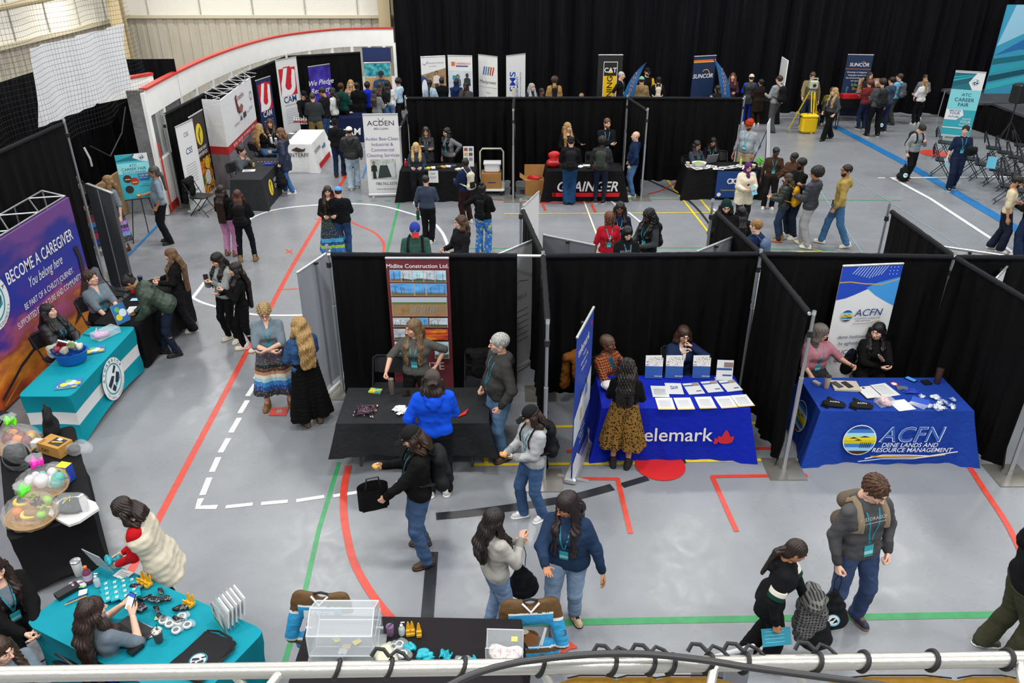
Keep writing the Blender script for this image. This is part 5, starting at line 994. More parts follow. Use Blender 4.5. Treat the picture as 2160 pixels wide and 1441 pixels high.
i110=pp('person in light grey hoodie with teal badge walking with bowed head and a black bag',F=(1912,380),T=(1937,258),h=1.76,face=14,sk='p',hair=('messy','1c1511'),top=('hoodie','8e8f91'),low=('plain','121214'),shoe=('sneaker','4a2422','e0d8cc'),arms=('g','u'),head=(12,42),lan=1,legs='v',lean=8)
i111=pp('person in navy scrubs and dark knitted beanie carrying a black bundle',F=(2004,400),T=(2022,263),face=-6,sk='l',hair=('short','1c1512'),top=('tee','18243c',{'hem':-.12}),low=('cargo','18243c'),shoe=('sneaker','17171a','e8e8e8'),arms=('d','f'),head=(-30,-4),hat=('beanie','2a2c31'),lan=1,bw=1.12,legs='v')
i112=pp('person in cream knit polo and dark jeans near the picture edge',F=(2100,528),T=(2138,369),face=58,sk='t',hair=('short','12100e'),top=('polo','cfc2a2',{'hem':-.08}),low=('wide','1a2030'),shoe=('sneaker','e0dcd0','d8d0c0'),arms=('d','f'),head=(10,22),bw=1.1,legs='v',wear={'beard':'17120f'})
i113=pp('person in black jacket and navy jeans with back to us at the picture edge',F=(2150,540),T=(2168,380),h=1.80,face=205,sk='l',hair=('short','12100e'),top=('jacket','0f0f11',{'nohood':1}),low=('wide','1c2a44'),bw=1.15)
i114=pp('seated person in olive and mustard jacket in the wheelchair, mostly hidden',loc=(10.62,27.3),h=1.66,sit=1,seat=.5,face=165,sk='l',hair=('short','4a3a2c'),top=('jacket','5f5a26',{'m':ramp('camo',[(.35,'4a4a22'),(.5,'8a7a2a'),(.62,'2f331c')],scale=9,rough=.85)}),low=('plain','2c2c30'))
# backpacks
backpack(i41,'plain black backpack on the back of the person with the muffin','17171a'); backpack(i40,'black rucksack with pale green strap on the person eating a bun','1d1e20','161718',1.05)
backpack(i63,'black backpack worn by the person in the black and grey rain jacket','131416'); backpack(i78,'black laptop backpack worn by the person in the dark cap','1c1c1f','141416')
backpack(i79,'grey-green hiking backpack worn by the person in charcoal hoodie','3a3f38','2c302b'); backpack(i68,'mustard yellow backpack worn over the dark green puffer','c8941e','b58216')
backpack(i54,'cream and black backpack worn by the person in navy jacket','c9c0aa','1a1715',.85,'d0c8b4'); backpack(i67,'denim-blue backpack on the blond boy in navy hoodie','5a6f8c','4a5f7c')
backpack(i55,'small black leather backpack on the fuzzy black jacket','151517','101012',.72); backpack(i100,'black backpack with white symbol near the survey tripod','141416'); backpack(i104,'dark sport backpack on the tall person in grey hoodie','232527')
backpack(i107,'grey backpack on the person in sky blue hoodie','55585c'); backpack(i90,'small black rucksack on the tan jacket at the far row','16161a',size=.72); backpack(i95,'small cream backpack at the far row under the curtain','cfc0ae','c4b4a0',.72)
backpack(i110,'black backpack on the walking person with bowed head','1a1a1c')
def frontstraps(i,label,col):
    t=thing('backpack',label,'backpack',M=i['R'].matrix_basis.copy()); TT=i['TT'];s=i['s']
    for g in(-1,1):
        m=MB(); m.tube([Vector(p*s) for p in [TT((g*.10,.14,.44)),TT((g*.11,.05,.53)),TT((g*.115,-.02,.52))]+[i['front'](g*.125,z,.012) for z in(.45,.38,.30)]+[TT((g*.19,0,.20)),TT((g*.12,.16,.15))]],.028*s,mat(col,.8),8,flat=.35); m.build('shoulder_strap',t,smooth=True)
    S=Sh(.04); S.c(TT((-.06,.20,.38)),TT((.06,.20,.38)),.08); S.c(TT((-.07,.21,.15)),TT((.07,.21,.15)),.09); V,Q=S.mesh(.014); link('main_bag',mesh('main_bag',V*s,Q,mat(shade(col,.7),.8),None,True),t)
frontstraps(i45,'tan backpack worn over the charcoal hoodie','8a7a66'); frontstraps(i53,'black rucksack worn by the person in the red and blue cap','1c1c1e')
i20=pp('girl with very long dark hair in black hoodie and pink sweatpants',F=(490,538),T=(467,388),face=168,sex='f',sk='m',hair=('xlong','2a1a14'),top=('hoodie','131315'),low=('sweats','c58bb2'),shoe=('boot','7a5a38','5a4028'),head=(25,5))
i21=pp('girl with long auburn-brown hair in black jacket and black jeans with keychains',F=(524,550),T=(500,398),face=190,sex='f',sk='m',hair=('long','4a2a1c'),top=('jacket','141416'),low=('slim','15151a'),shoe=('boot','8a6d48','5a4028'),head=(-10,5),legs='x')
backpack(i21,'black backpack hung with plush keychains on the girl in black jeans','151517')
# ---------------- tables and cloths ----------------
tm_=mat('d8d5cc',.5); leg_=mat('55585c',.4,metal=.5)
def table(c,L,D,rz,label,h=.73,fold=True):
    """folding table: top, two pairs of legs"""
    t=thing('folding_table',label,'table',(c[0],c[1],0),rz); MB().box((0,0,h-.02),(L-.04,D-.04,.035),tm_,bev=.02).build('tabletop',t)
    for sx in(-1,1):
        for sy in(-1,1): MB().tube([(sx*(L/2-.22),sy*(D/2-.12),h-.04),(sx*(L/2-.22),sy*(D/2-.12),.0)],.015,leg_).build('leg',t)
    return t
def cloth(c,L,D,rz,label,m,h=.745,flare=.04,z0=.0,seed=1,fold=.022,skirt=(1,1,1,1),name='tablecloth',puddle=0):
    """draped cloth: flat top, hanging sides with folds that open at the corners"""
    t=thing(name,label,'tablecloth',(c[0],c[1],0),rz); rnd=random.Random(seed); ph=rnd.random()*6; M=MB(); n=40; per=[]
    hx,hy=L/2,D/2; seg=[(-hx,-hy,hx,-hy),(hx,-hy,hx,hy),(hx,hy,-hx,hy),(-hx,hy,-hx,-hy)]
    for (ax,ay,bx,by) in seg:
        ll=math.hypot(bx-ax,by-ay); k=int(ll/.05)
        for i in range(k): u=i/k; per.append((ax+(bx-ax)*u,ay+(by-ay)*u,(by-ay)/ll,-(bx-ax)/ll,u,ll))
    N_=len(per); V=[]; rows=7
    for j in range(rows+1):
        v=j/rows
        for i,(x,y,nx,ny,u,ll) in enumerate(per):
            e=min(u,1-u)*ll; co=math.exp(-(e/.10)**2); o=flare*v**1.2+fold*v*(math.sin(i*.72+ph)*math.sin(i*.23+2*ph)+.5*math.sin(i*.31+ph))*(1-co*.6)
            if e<1e-6: a,b=nx,ny; px,py=per[i-1][2],per[i-1][3]; nx,ny=(a+px),(b+py)
            o+=co*flare*1.2*v; dz=0 if j else 0
            V.append((x+nx*(o+.004),y+ny*(o+.004),h-(h-z0)*v+(.006 if v==0 else 0)+(-.0 if v<1 else 0)))
    for j in range(rows): M.add([],[],m)
    F=[(j*N_+i,(j+1)*N_+i,(j+1)*N_+(i+1)%N_,j*N_+(i+1)%N_) for j in range(rows) for i in range(N_)]; F.append(tuple(range(N_)))
    M.add(V,F,m); M.build('cloth_cover',t,smooth=True); return t
def stretch(c,L,D,rz,label,m,m2=None,h=.745):
    """stretch cover: taut sides pulled in between the feet"""
    t=thing('stretch_tablecloth',label,'tablecloth',(c[0],c[1],0),rz); M=MB(); rows=16; per=[]; hx,hy=L/2,D/2; r=.06
    for (ax,ay,bx,by) in ((-hx,-hy,hx,-hy),(hx,-hy,hx,hy),(hx,hy,-hx,hy),(-hx,hy,-hx,-hy)):
        for i in range(20): u=i/20; per.append((ax+(bx-ax)*u,ay+(by-ay)*u,u))
    N_=len(per); V=[]
    for j in range(rows+1):
        v=j/rows
        for (x,y,u) in per:
            k=4*u*(1-u); pin=1-.12*math.sin(v*math.pi)-.02; sx=1-.13*math.sin(v*math.pi)*(1 if abs(abs(y)-hy)<1e-6 else .9)*(.35+.65*k) ; cx=x*(1-.05*math.sin(v*math.pi)); cy=y*(1-.16*math.sin(v*math.pi)*(.5+.5*k))
            if abs(abs(x)-hx)<1e-6 : cx=x*(1-.07*math.sin(v*math.pi)*(.6+.4*k))
            cr=math.hypot(max(0,abs(cx)-(hx-r)),max(0,abs(cy)-(hy-r)))
            if cr>r*.9: 
                ex=abs(cx)-(hx-r); ey=abs(cy)-(hy-r)
                if ex>0 and ey>0: cx=math.copysign(hx-r+ex*r*.9/cr,cx); cy=math.copysign(hy-r+ey*r*.9/cr,cy)
            z=h-(h)*v+ (.10*k*max(0,(v-.75)/.25))
            V.append((cx,cy,z))
    F=[];mi=[]
    M.add(V,[(j*N_+i,(j+1)*N_+i,(j+1)*N_+(i+1)%N_,j*N_+(i+1)%N_) for j in range(rows) for i in range(N_)]+[tuple(range(N_))],m)
    if m2 is not None:
        ix=M.mi(m2)
        for j in range(rows):
            for i in range(N_):
                if 6<=j<=9: M.I[j*N_+i]=ix
    M.build('cloth_cover',t,smooth=True); return t
BC=mat('141416',.85,bump=.5,bs=9); BC2=mat('2f3033',.8,bump=.25,bs=12,var=.08); TEAL=mat('0c8f9f',.7,bump=.1,bs=60); BLUE=mat('1226a8',.75,bump=.35,bs=9); RBL=mat('1e3f9a',.75,bump=.35,bs=9); NAVY=mat('141f3f',.8,bump=.35,bs=9); WC=mat('dedede',.8,bump=.3,bs=9)
# lanyard table
table((-1.22,8.6),1.86,.80,0,'folding table under the half-length black cloth with white cards on it')
cloth((-1.22,8.6),1.86,.84,R_(.2),'charcoal cloth with fold creases over the table with lanyards and cards',mat('26272a',.7,bump=.3,bs=12,var=.1),z0=.30,seed=3,flare=.05,fold=.03)
M=MB()
for y in(-.14,.14): M.box((0,y,.7525),(1.84,.004,.0015),mat('3a3b3f',.7))
for x in(-.5,.1,.55): M.box((x,0,.7525),(.004,.82,.0015),mat('38393d',.7))
M.build('fold_crease',M=Matrix.Translation((-1.22,8.6,0)),label='pressed fold creases in the charcoal cloth of the lanyard table',cat='crease')
# telecom-blue table (wordmark with red flower)
table((2.07,8.93),1.82,.78,0,'folding table under the royal blue cloth with white wordmark')
c2=cloth((2.07,8.93),1.86,.82,0,'royal blue tablecloth with white wordmark and red flower',BLUE,seed=5,flare=.07,fold=.02)
def fart(t,L,D,fl,fo,x,it,end=0,h=.745):
    """print on the sloping front (or end) of a draped cloth"""
    b=(L if end else D)/2+fl+fo*1.3; k=(fl+fo)/h
    return art(t,(-b,0,0),(0,-1,0),(k,0,1),it,lift=.008) if end else art(t,(x,-b,0),(1,0,0),(0,k,1),it,lift=.008)
wm=mat('dcdad6',.7); rd=mat('c01a2a',.6)
def petal(cx,cy,L,w,a): return [(cx+L*t*math.sin(a)+w*math.sin(t*math.pi)*sg*math.cos(a),cy+L*t*math.cos(a)-w*math.sin(t*math.pi)*sg*math.sin(a)) for sg,ts in ((1,[i/8 for i in range(9)]),(-1,[1-i/8 for i in range(1,8)])) for t in ts]
fart(c2,1.86,.82,.07,.02,-.2,[('t',.20,.30,.27,'telemark',wm,.012,0,'CENTER',1.0)]+[('p',petal(.86,.26,L,w,a),rd) for L,w,a in ((.20,.05,0),(.15,.045,-.75),(.15,.045,.75))]+[('p',petal(.76,.27,L,w,a),rd) for L,w,a in ((.09,.022,-.45),(.06,.02,-1.3))])
# resource management table
table((4.83,8.87),1.92,.78,0,'folding table under the royal blue resource-management cloth')
c3=cloth((4.83,8.87),1.92,.82,0,'royal blue tablecloth with large white outlined letters and a round lake emblem',RBL,seed=8,flare=.08,fold=.025)
def lake(x,y,r,lw=1):
    W_=mat('e8e8e8',.7); cols=['223f86','3f78bf','9fd3ea','e0cf2a','c9b81f','3f78bf','8cc4e6','4a2a22']
    it=[('c',x,y,r*1.06,W_)]
    for i,c in enumerate(cols):
        y1=r*(1-2*i/len(cols)); y0=r*(1-2*(i+1)/len(cols)); pts=[]
        for k in range(7): yy=y1+(y0-y1)*k/6; pts.append((x+math.sqrt(max(0,r*r-yy*yy)),y+yy))
        for k in range(7): yy=y0+(y1-y0)*k/6; pts.append((x-math.sqrt(max(0,r*r-yy*yy)),y+yy))
        it.append(('p',pts,mat(c,.7)))
    for dx,dy,w in ((-.4,.12,.3),(.3,.2,.35),(-.1,-.02,.25)): it.append(('p',[(x+(dx-w)*r,y+dy*r),(x+(dx)*r,y+(dy+.1)*r),(x+(dx+w)*r,y+dy*r)],mat('1d1a16',.7)))
    for k in range(6): it.append(('l',[(x+(.05+.12*k)*r,y-.55*r),(x+(.12+.12*k)*r,y-.15*r)],.04*r,mat('1d1a16',.7)))
    return it
Wo=mat('e8e8ea',.7); lb=mat('3a62b4',.7)
fart(c3,1.92,.82,.08,.025,-.2,lake(-.22,.36,.20)+[('t',.42,.34,.30,'ACFN',Wo,.018,.25),('t',.42,.343,.295,'ACFN',lb,.0,.25),('t',.42,.265,.085,'DENE LANDS AND',Wo,.004,.25),('t',.46,.195,.085,'RESOURCE MANAGEMENT',Wo,.004,.25),
  ('l',[(-.12,.10),(.1,.15),(.4,.15),(.7,.14),(1.05,.2)],.014,Wo),('l',[(-.05,.13),(.3,.125),(.6,.12),(.9,.16)],.02,mat('d9a640',.6)),('l',[(-.2,.06),(.1,.10),(.5,.10),(.9,.17)],.01,Wo)])
fart(c3,1.92,.82,.08,.025,0,lake(-.02,.40,.20),1)
# caregiver-side stretch table
TT1=((-6.05,9.82)); stretch(TT1,2.02,.70,R_(90),'teal stretch cover with white band on the table with the blue gift tub',TEAL,mat('d9dbdc',.7,bump=.1,bs=60))
table(TT1,1.9,.64,R_(90),'folding table inside the teal stretch cover with white band')
WB=mat('e6e8e8',.7); tq=mat('2b8ea0',.6); dk=mat('1b2430',.6)
def emblem(x,y,r,txt=True,ry=None):
    it=[('c',x,y,r,WB),('o',x,y,r*.74,r*.07,tq),('c',x,y-.0*r,r*.62,mat('dff0f2',.6)),('p',[(x-.05*r,y-.5*r),(x+.55*r,y-.25*r),(x+.6*r,y+.1*r),(x+.2*r,y-.05*r)],tq),
     ('p',[(x-.55*r,y-.05*r),(x-.1*r,y+.2*r),(x+.12*r,y+.08*r),(x-.08*r,y-.12*r),(x-.45*r,y-.3*r)],dk),('p',[(x+.05*r,y-.2*r),(x+.35*r,y+.22*r),(x+.55*r,y+.02*r),(x+.3*r,y-.35*r)],dk),('p',[(x+.0*r,y+.3*r),(x+.30*r,y+.58*r),(x+.42*r,y+.42*r),(x+.16*r,y+.22*r)],dk),('p',[(x-.35*r,y-.38*r),(x-.1*r,y-.2*r),(x+.05*r,y-.5*r),(x-.15*r,y-.6*r)],dk)]
    if txt:
        for ch,a in zip('ATHABASCA',[math.pi*(1-.12-.76*k/8) for k in range(9)]): it.append(('t',x+math.cos(a)*r*.80,y+math.sin(a)*r*.80,r*.22,ch,dk,.004,0,'CENTER',1,a-math.pi/2))
        for ch,a in zip('TRIBAL COUNCIL',[math.pi*(1+.14+.72*k/13) for k in range(14)]):
            if ch!=' ': it.append(('t',x+math.cos(a)*r*.92,y+math.sin(a)*r*.92,r*.16,ch,dk,.002,0,'CENTER',1,a+math.pi/2))
    return it
stt=[o for o in COL.objects if o.name.startswith('stretch_tablecloth')][0]
art(stt,(.06,-.338,.385),(1,0,0),(0,.02,1),emblem(0,0,.31),lift=.006)
table((-5.95,11.75),1.7,.70,R_(82),'folding table under the black stretch cover where the green puffer writes'); stretch((-5.95,11.75),1.75,.74,R_(84),'black stretch cover on the table where the green puffer writes',BC)
table((-5.17,7.12),1.85,.72,R_(-58.2),'folding table under the black cover heaped with gift baskets'); stretch((-5.17,7.12),1.95,.80,R_(-58.2),'black stretch cover under the gift baskets',mat('1d1c1e',.8,bump=.2,bs=20))
table((-3.22,5.03),1.9,.80,R_(-25.8),'folding table inside the teal stretch cover with the snack and badge clutter'); t2=stretch((-3.2,5.0),1.95,.86,R_(-25.8),'teal stretch cover on the table with the drink cup and black bags',mat('12899b',.7,bump=.1,bs=60))
table((-.86,4.70),1.84,.78,0,'folding table under the black cloth with the acrylic raffle drum'); cloth((-.86,4.70),1.86,.80,R_(-1.5),'black cloth under the acrylic raffle drum',mat('221f22',.8,bump=.3,bs=12),seed=4)
# far booths
def fbooth(c,L,D,label1,label2,m,seed): table(c,L,D,0,label1); return cloth(c,L,D,0,label2,m,seed=seed,flare=.07,fold=.03)
fbooth((-1.83,19.7),1.86,.76,'folding table of the cleaning-service booth under its black cloth','floor-length black cloth on the cleaning-service table',BC,11)
cg=fbooth((1.80,19.72),1.9,.76,'folding table of the industrial supplier booth under its black cloth','black cloth with bold white italic letters and a red stripe',BC,12)
fart(cg,1.9,.76,.07,.03,0,[('t',.05,.27,.34,'GRAINGER',mat('d5d2cf',.7),.03,.25,'CENTER',.92),('r',-.72,.13,1.62,.10,mat('c21f28',.7))]+[('r',-.80+.035*k,.13,.015,.10,mat('c21f28',.7)) for k in range(2)])
ca=fbooth((5.3,19.85),1.86,.70,'folding table of the accounting-association booth under its black cloth','black cloth on the table with the open laptop',BC,13)
table((-6.33,19.6),1.95,.72,R_(90),'folding table of the food-service booth under its charcoal cloth'); cp=cloth((-6.33,19.6),2.0,.74,R_(90),'charcoal fitted cloth with yellow oval leaf emblem',BC2,seed=15,flare=.05,fold=.006)
YG=mat('e8c814',.6); leaf=mat('2f7a2a',.6)
fart(cp,2.,.74,.05,.006,0,[('c',-.45,.40,.16,YG,.20),('p',[(-.46,.25),(-.42,.25),(-.43,.5),(-.38,.56),(-.50,.52),(-.47,.45)],dk),('p',petal(-.47,.42,.14,.04,.5),leaf),('t',.30,.44,.13,'POPLAR POINT',Wo,.006),('t',.30,.30,.13,'CAMP SERVICES',Wo,.006)])
table((-5.9,22.9),1.7,.70,R_(90),'folding table of the fish-logo booth under its white cloth'); cw=cloth((-5.9,22.9),1.75,.72,R_(90),'white tablecloth with red corner flare at the fish-logo booth',WC,seed=16,flare=.10,fold=.02)
fart(cw,1.75,.72,.10,.02,0,[('t',-.45,.45,.15,'CENTERFIRE',mat('2a2a2c',.6),.01),('c',.45,.42,.07,mat('3a7aa8',.6)),('c',.2,.42,.05,mat('2a4a88',.6)),('r',-.86,.0,1.72,.14,mat('b3242a',.7))])
fart(cw,1.75,.72,.10,.02,0,[('t',0,.42,.15,'CENTERFIRE',mat('2a2a2c',.6),.01),('p',[(-.2,.60),(-.05,.68),(.12,.62),(.2,.66),(.16,.57),(0,.55)],mat('3a1d1a',.6))],1)
table((-5.55,25.6),1.9,.72,R_(48),'folding table of the magnet-logo booth under its navy cloth'); cn=cloth((-5.5,25.55),1.95,.76,R_(20),'navy tablecloth with large white emblem and letters',NAVY,seed=17,flare=.07)
fart(cn,1.95,.76,.07,.022,0,[('o',-.35,.36,.24,.08,Wo),('r',-.30,.30,.2,.12,NAVY),('t',.30,.24,.30,'CAM',Wo,.02,.1)])
table((11.9,28.7),1.83,.72,0,'folding table with black top near the wheelchair'); cloth((11.9,28.7),1.85,.74,0,'short black cloth on the table with the red box',BC,z0=.45,seed=18)
for k,(x,l) in enumerate(((-2.6,'career banner'),(.5,'seated dark-haired person'),(2.6,'yellow banner'),(5.2,'first orange-and-navy banner'),(8.2,'cream beanie'))):
    table((x,28.3),1.83,.72,0,'folding table at the far row near the '+l); cloth((x,28.3),1.85,.74,0,'black cloth at the far row near the '+l,BC if k!=3 else BLUE,seed=20+k)
# ---------------- chairs ----------------
def chair0():
    t=thing('folding_chair','-','chair'); bk=mat('202124',.45); fr=mat('2a2b2e',.35,metal=.3)
    MB().sheet(lambda u,v:((u-.5)*.40,-.20+.40*v,.452-.02*math.sin(u*math.pi)*math.sin(v*math.pi)+.012*v),8,6,bk).box((0,0,.436),(.40,.38,.02),bk,bev=.04).build('seat',t,smooth=True)
    M=MB(); M.sheet(lambda u,v:((u-.5)*.40,.235+.05*v-.03*math.cos((u-.5)*math.pi)+.03,.60+.22*v-(.03*(2*u-1)**4)*v),10,5,bk); M.sheet(lambda u,v:((u-.5)*.40,.247+.05*v-.03*math.cos((u-.5)*math.pi)+.03,.60+.22*v-(.03*(2*u-1)**4)*v),10,5,bk); M.build('backrest',t,smooth=True)
    for g in(-1,1): MB().tube([(g*.215,-.24,.0),(g*.215,.10,.45),(g*.21,.275,.82)],.011,fr).build('leg',t)
    for g in(-1,1): MB().tube([(g*.19,.24,.0),(g*.19,-.12,.43)],.011,fr).build('leg',t)
    M=MB(); M.tube([(-.21,-.17,.10),(.21,-.17,.10)],.008,fr); M.tube([(-.19,.20,.06),(.19,.20,.06)],.008,fr); M.tube([(-.21,.275,.82),(-.16,.285,.85),(.16,.285,.85),(.21,.275,.82)],.011,fr); M.build('frame',t,smooth=True)
    return t
CH0=chair0(); used=[0]
def chair(x,y,face,label,group=None):
    """face: direction a sitter looks, degrees, 0 = towards the camera"""
    if not used[0]: used[0]=1; o=CH0; o.location=(x,y,0); o.rotation_euler=(0,0,R_(face)); o['label']=label; 
    else: o=copytree(CH0,label,None,(x,y,0),R_(face))
    if group: o['group']=group
    elif 'group' in o: del o['group']
    return o
gch='folding chairs set out in rows by the stage'
seats=[(2096,312,'at the aisle end of the row nearest the stage'),(2120,321,'second from the aisle in the row nearest the stage'),(2144,331,'third from the aisle in the row nearest the stage'),(2166,340,'fourth from the aisle in the row nearest the stage'),(2155,306,'farthest towards the speaker stand'),
 (1994,300,'beside the foot of the teal career banner'),(1990,337,'half hidden behind the person in scrubs'),(2050,335,'just past the shoulder of the person in scrubs'),(2074,346,'between the person in scrubs and the teal flyer'),(2104,357,'carrying the teal flyer on its backrest'),(2133,367,'next to the one with the teal flyer'),(2162,378,'at the picture edge in the row of the teal flyer'),(2128,392,'nearest the person in cream polo'),(2158,402,'at the picture edge beside the person in cream polo')]
for x,y,l in seats: p=at(x,y,.45); chair(p.x,p.y,62,'black folding chair '+l,gch)
def cht(i,label): R=i['R']; return chair(R.location.x,R.location.y,math.degrees(R.rotation_euler[2]),label)
for i,l in ((i48,'black folding chair under the person in houndstooth'),(i49,'black folding chair under the person on the phone'),(i50,'black folding chair under the person in dusty pink'),(i51,'black folding chair under the person in the cold-shoulder top'),(i31,'black folding chair under the person with short brown hair in grey polo'),(i32,'black folding chair under the person in the black puffer'),
    (i35,'black folding chair under the person holding up a phone'),(i33,'black folding chair under the person with the TEAM badge'),(i34,'black folding chair under the person with clasped hands'),(i81,'black folding chair under the laptop user'),(i82,'black folding chair beside the laptop user'),(i18,'black folding chair under the person in grey leaning on the food-service table'),(i16,'black folding chair under the curly blond person'),(i17,'black folding chair under the smiling brown-haired person')): cht(i,l)
chair(-.45,9.62,0,'black folding chair draped with a black coat beside the grey-haired person'); chair(-1.72,9.45,0,'black folding chair behind the lanyard table under the streaked-hair person'); chair(-6.85,8.75,72,'empty black folding chair behind the teal table, before the sunset backdrop')
chair(5.45,20.65,0,'empty black folding chair beside the turbaned person'); chair(1.28,20.42,0,'black folding chair holding the red bag'); chair(2.15,20.5,5,'black folding chair with a grey jacket behind the supplier table'); chair(-2.55,20.6,20,'black folding chair behind the folded-arms person'); chair(-7.35,18.3,80,'black folding chair with a heap of black coats near the food banner')
chair(-6.95,12.75,100,'black folding chair with a grey coat beyond the dark table'); chair(-7.3,24.3,70,'black folding chair behind the fish-logo table')
# ---------------- banners ----------------
def banner(x,y,face,pm,items,label,w=.85,h=2.05,z0=.09,back=None,lean=.02,rail='c8cacc',pole=True):
    """roll-up banner: cassette with feet, printed panel, top rail, rear pole; panel faces `face`"""
    h=2.14 if y>28 else h
    t=thing('rollup_banner',label,'banner',(x,y,0),R_(face)); al=mat(rail,.3,metal=.6); 
    M=MB(); M.box((0,.02,.045),(w+.03,.16,.085),al,bev=.02)
    for g in(-1,1): M.box((g*w*.36,-.0,.01),(.05,.40,.015),al)
    M.build('cassette',t)
    MB().box((0,0,z0+(h-z0)/2),(w,.006,h-z0),pm).build('panel',t); MB().box((0,0,h),(w+.01,.03,.03),al,bev=.008).build('top_rail',t)
    if pole: M=MB(); M.tube([(0,.05,.08),(0,.03,h-.01)],.011,mat('8c8f93',.4,metal=.6)); M.box((0,.03,h-.02),(.04,.05,.03),blk); M.build('pole',t)
    if items: art(t,(-w/2,-.003,0),(1,0,0),(0,0,1),items,lift=.002)
    return t
def m_(h): return mat(h,.55)
def W2(px,z=2.14): a=at(*px[0],z);b=at(*px[1],z); c=(a+b)/2; return c.x,c.y,math.degrees(math.atan2(b.y-a.y,b.x-a.x)),(b-a).length
def photo(x,y,w,h,kind,seed=0):
    """a small printed landscape: sky, ground and a few structures"""
    rn=random.Random(seed); sk={'sky':'4f8fd6','grey':'a9b3bd','dusk':'d8602a','dark':'5a5f66','lt':'9fc0de'}[kind]; g={'sky':'7a6a4a','grey':'5a6348','dusk':'3a1a1e','dark':'4a3a2c','lt':'54624a'}[kind]; it=[('r',x-.006,y-.006,w+.012,h+.012,m_('c9bcae')),('r',x,y,w,h,ramp('sky_'+kind,[(.35,sk),(.7,shade(sk,1.35))],scale=5,rough=.5,vec=(1,1,3)))]
    it.append(('p',[(x,y),(x+w,y),(x+w,y+h*rn.uniform(.16,.3)),(x+w*.5,y+h*rn.uniform(.16,.3)),(x,y+h*rn.uniform(.2,.34))],m_(g)))
    for k in range(rn.randint(3,5)):
        px=x+w*rn.uniform(.1,.9); it.append(('l',[(px,y+h*.15),(px+w*rn.uniform(-.05,.05),y+h*rn.uniform(.55,.92))],w*.018,m_(rn.choice(['3a2a22','2a2c30','6a4a34'])))); 
        if rn.random()<.6: it.append(('l',[(px-w*.08,y+h*rn.uniform(.6,.8)),(px+w*.1,y+h*rn.uniform(.6,.85))],w*.014,m_('2f2a2a')))
    return it
def figure(x,y,h,top,low,sk='b07a55',hair='1c1512'):
    """tiny printed figure on a banner"""
    return [('p',[(x-.10*h,y),(x+.10*h,y),(x+.08*h,y+.5*h),(x-.08*h,y+.5*h)],m_(low)),('p',[(x-.17*h,y+.42*h),(x+.17*h,y+.42*h),(x+.15*h,y+.74*h),(x+.05*h,y+.80*h),(x-.05*h,y+.80*h),(x-.15*h,y+.74*h)],m_(top)),('c',x,y+.90*h,.075*h,m_(hair),.10*h),('c',x,y+.885*h,.055*h,m_(sk),.075*h)]
MAR=mat('6b2732',.6)
it=[('t',.425,2.06,.082,'Midlite Construction Ltd.',Wo,.014)]
for k in range(5): it+=photo(.05+.152*k,1.86,.142,.165,['sky','grey','lt','grey','lt'][k],k)
it+=photo(.05,1.66,.31,.175,'sky',11)+photo(.375,1.66,.145,.175,'sky',12)+photo(.535,1.66,.265,.175,'sky',13)
it+=[('r',.045,1.35,.76,.29,m_('c9bcae')),('r',.05,1.355,.75,.28,ramp('yard',[(.3,'8a6a44'),(.5,'a5845a'),(.7,'8f7a5c')],scale=7,rough=.6)),('r',.05,1.56,.75,.075,m_('b9c4cc')),('r',.05,1.535,.75,.03,m_('5c7a44'))]
for k in range(9): it.append(('l',[(.30+.045*k,1.40+.012*(k%3)),(.34+.04*k,1.49+.02*(k%2))],.016,m_('8d959c')))
it+=photo(.05,1.19,.23,.135,'grey',21)+photo(.32,1.19,.21,.135,'sky',22)+photo(.555,1.19,.245,.135,'grey',23)+photo(.05,.99,.24,.17,'grey',24)
it+=[('r',.31,.99,.49,.175,ramp('sunset_small',[(.3,'7a2a4a'),(.48,'d04a2a'),(.62,'f0a030'),(.75,'5a2a4a')],scale=4,rough=.5,vec=(1,1,5)))]+photo(.05,.70,.22,.26,'lt',25)+photo(.61,.70,.19,.26,'lt',26)
it+=[('l',[(.66,.72),(.705,.93),(.75,.72)],.008,m_('2a2c30')),('l',[(.67,.82),(.74,.82)],.006,m_('2a2c30')),('t',.425,.52,.17,'MIDLITE',m_('b9a9aa'),.012)]
banner(-1.27,9.97,0,MAR,it,'maroon construction banner with a grid of photos behind the streaked-hair person',h=2.2)
NB=mat('2444a0',.5)
it=[('t',.36,1.74,.17,'telemark',Wo,.004,0,'CENTER',.9),('p',petal(.72,1.86,.09,.03,0),rd),('p',petal(.72,1.86,.07,.025,.8),rd)]+[('t',.42,1.64-.09*k,.07,s_,Wo) for k,s_ in enumerate(('work','wherever life','takes you'))]
it+=[('p',[(0,.95),(.85,1.25),(.85,.75),(0,.55)],m_('c9d2dc'))]+figure(.35,.75,.42,'e8e4dc','c7a25a')+figure(.6,.82,.38,'5b8fc0','e4e0da')+[('t',.42,.68-.07*k,.055,s_,Wo) for k,s_ in enumerate(('Health plans','Dental care','Group benefits','Wellness','For teams'))]+[('r',0,.09,.85,.16,m_('8a86c0')),('p',[(0,.09),(.5,.09),(.2,.35),(0,.3)],m_('d6d8e4'))]
banner(.86,8.35,72,NB,it,'tall blue banner with white lettering leaning beside the houndstooth person')
WP=mat('dfe0e0',.6)
def curvy(pts,y0,col): return ('p',[(x,y) for x,y in pts]+[(pts[-1][0],y0),(pts[0][0],y0)],m_(col))
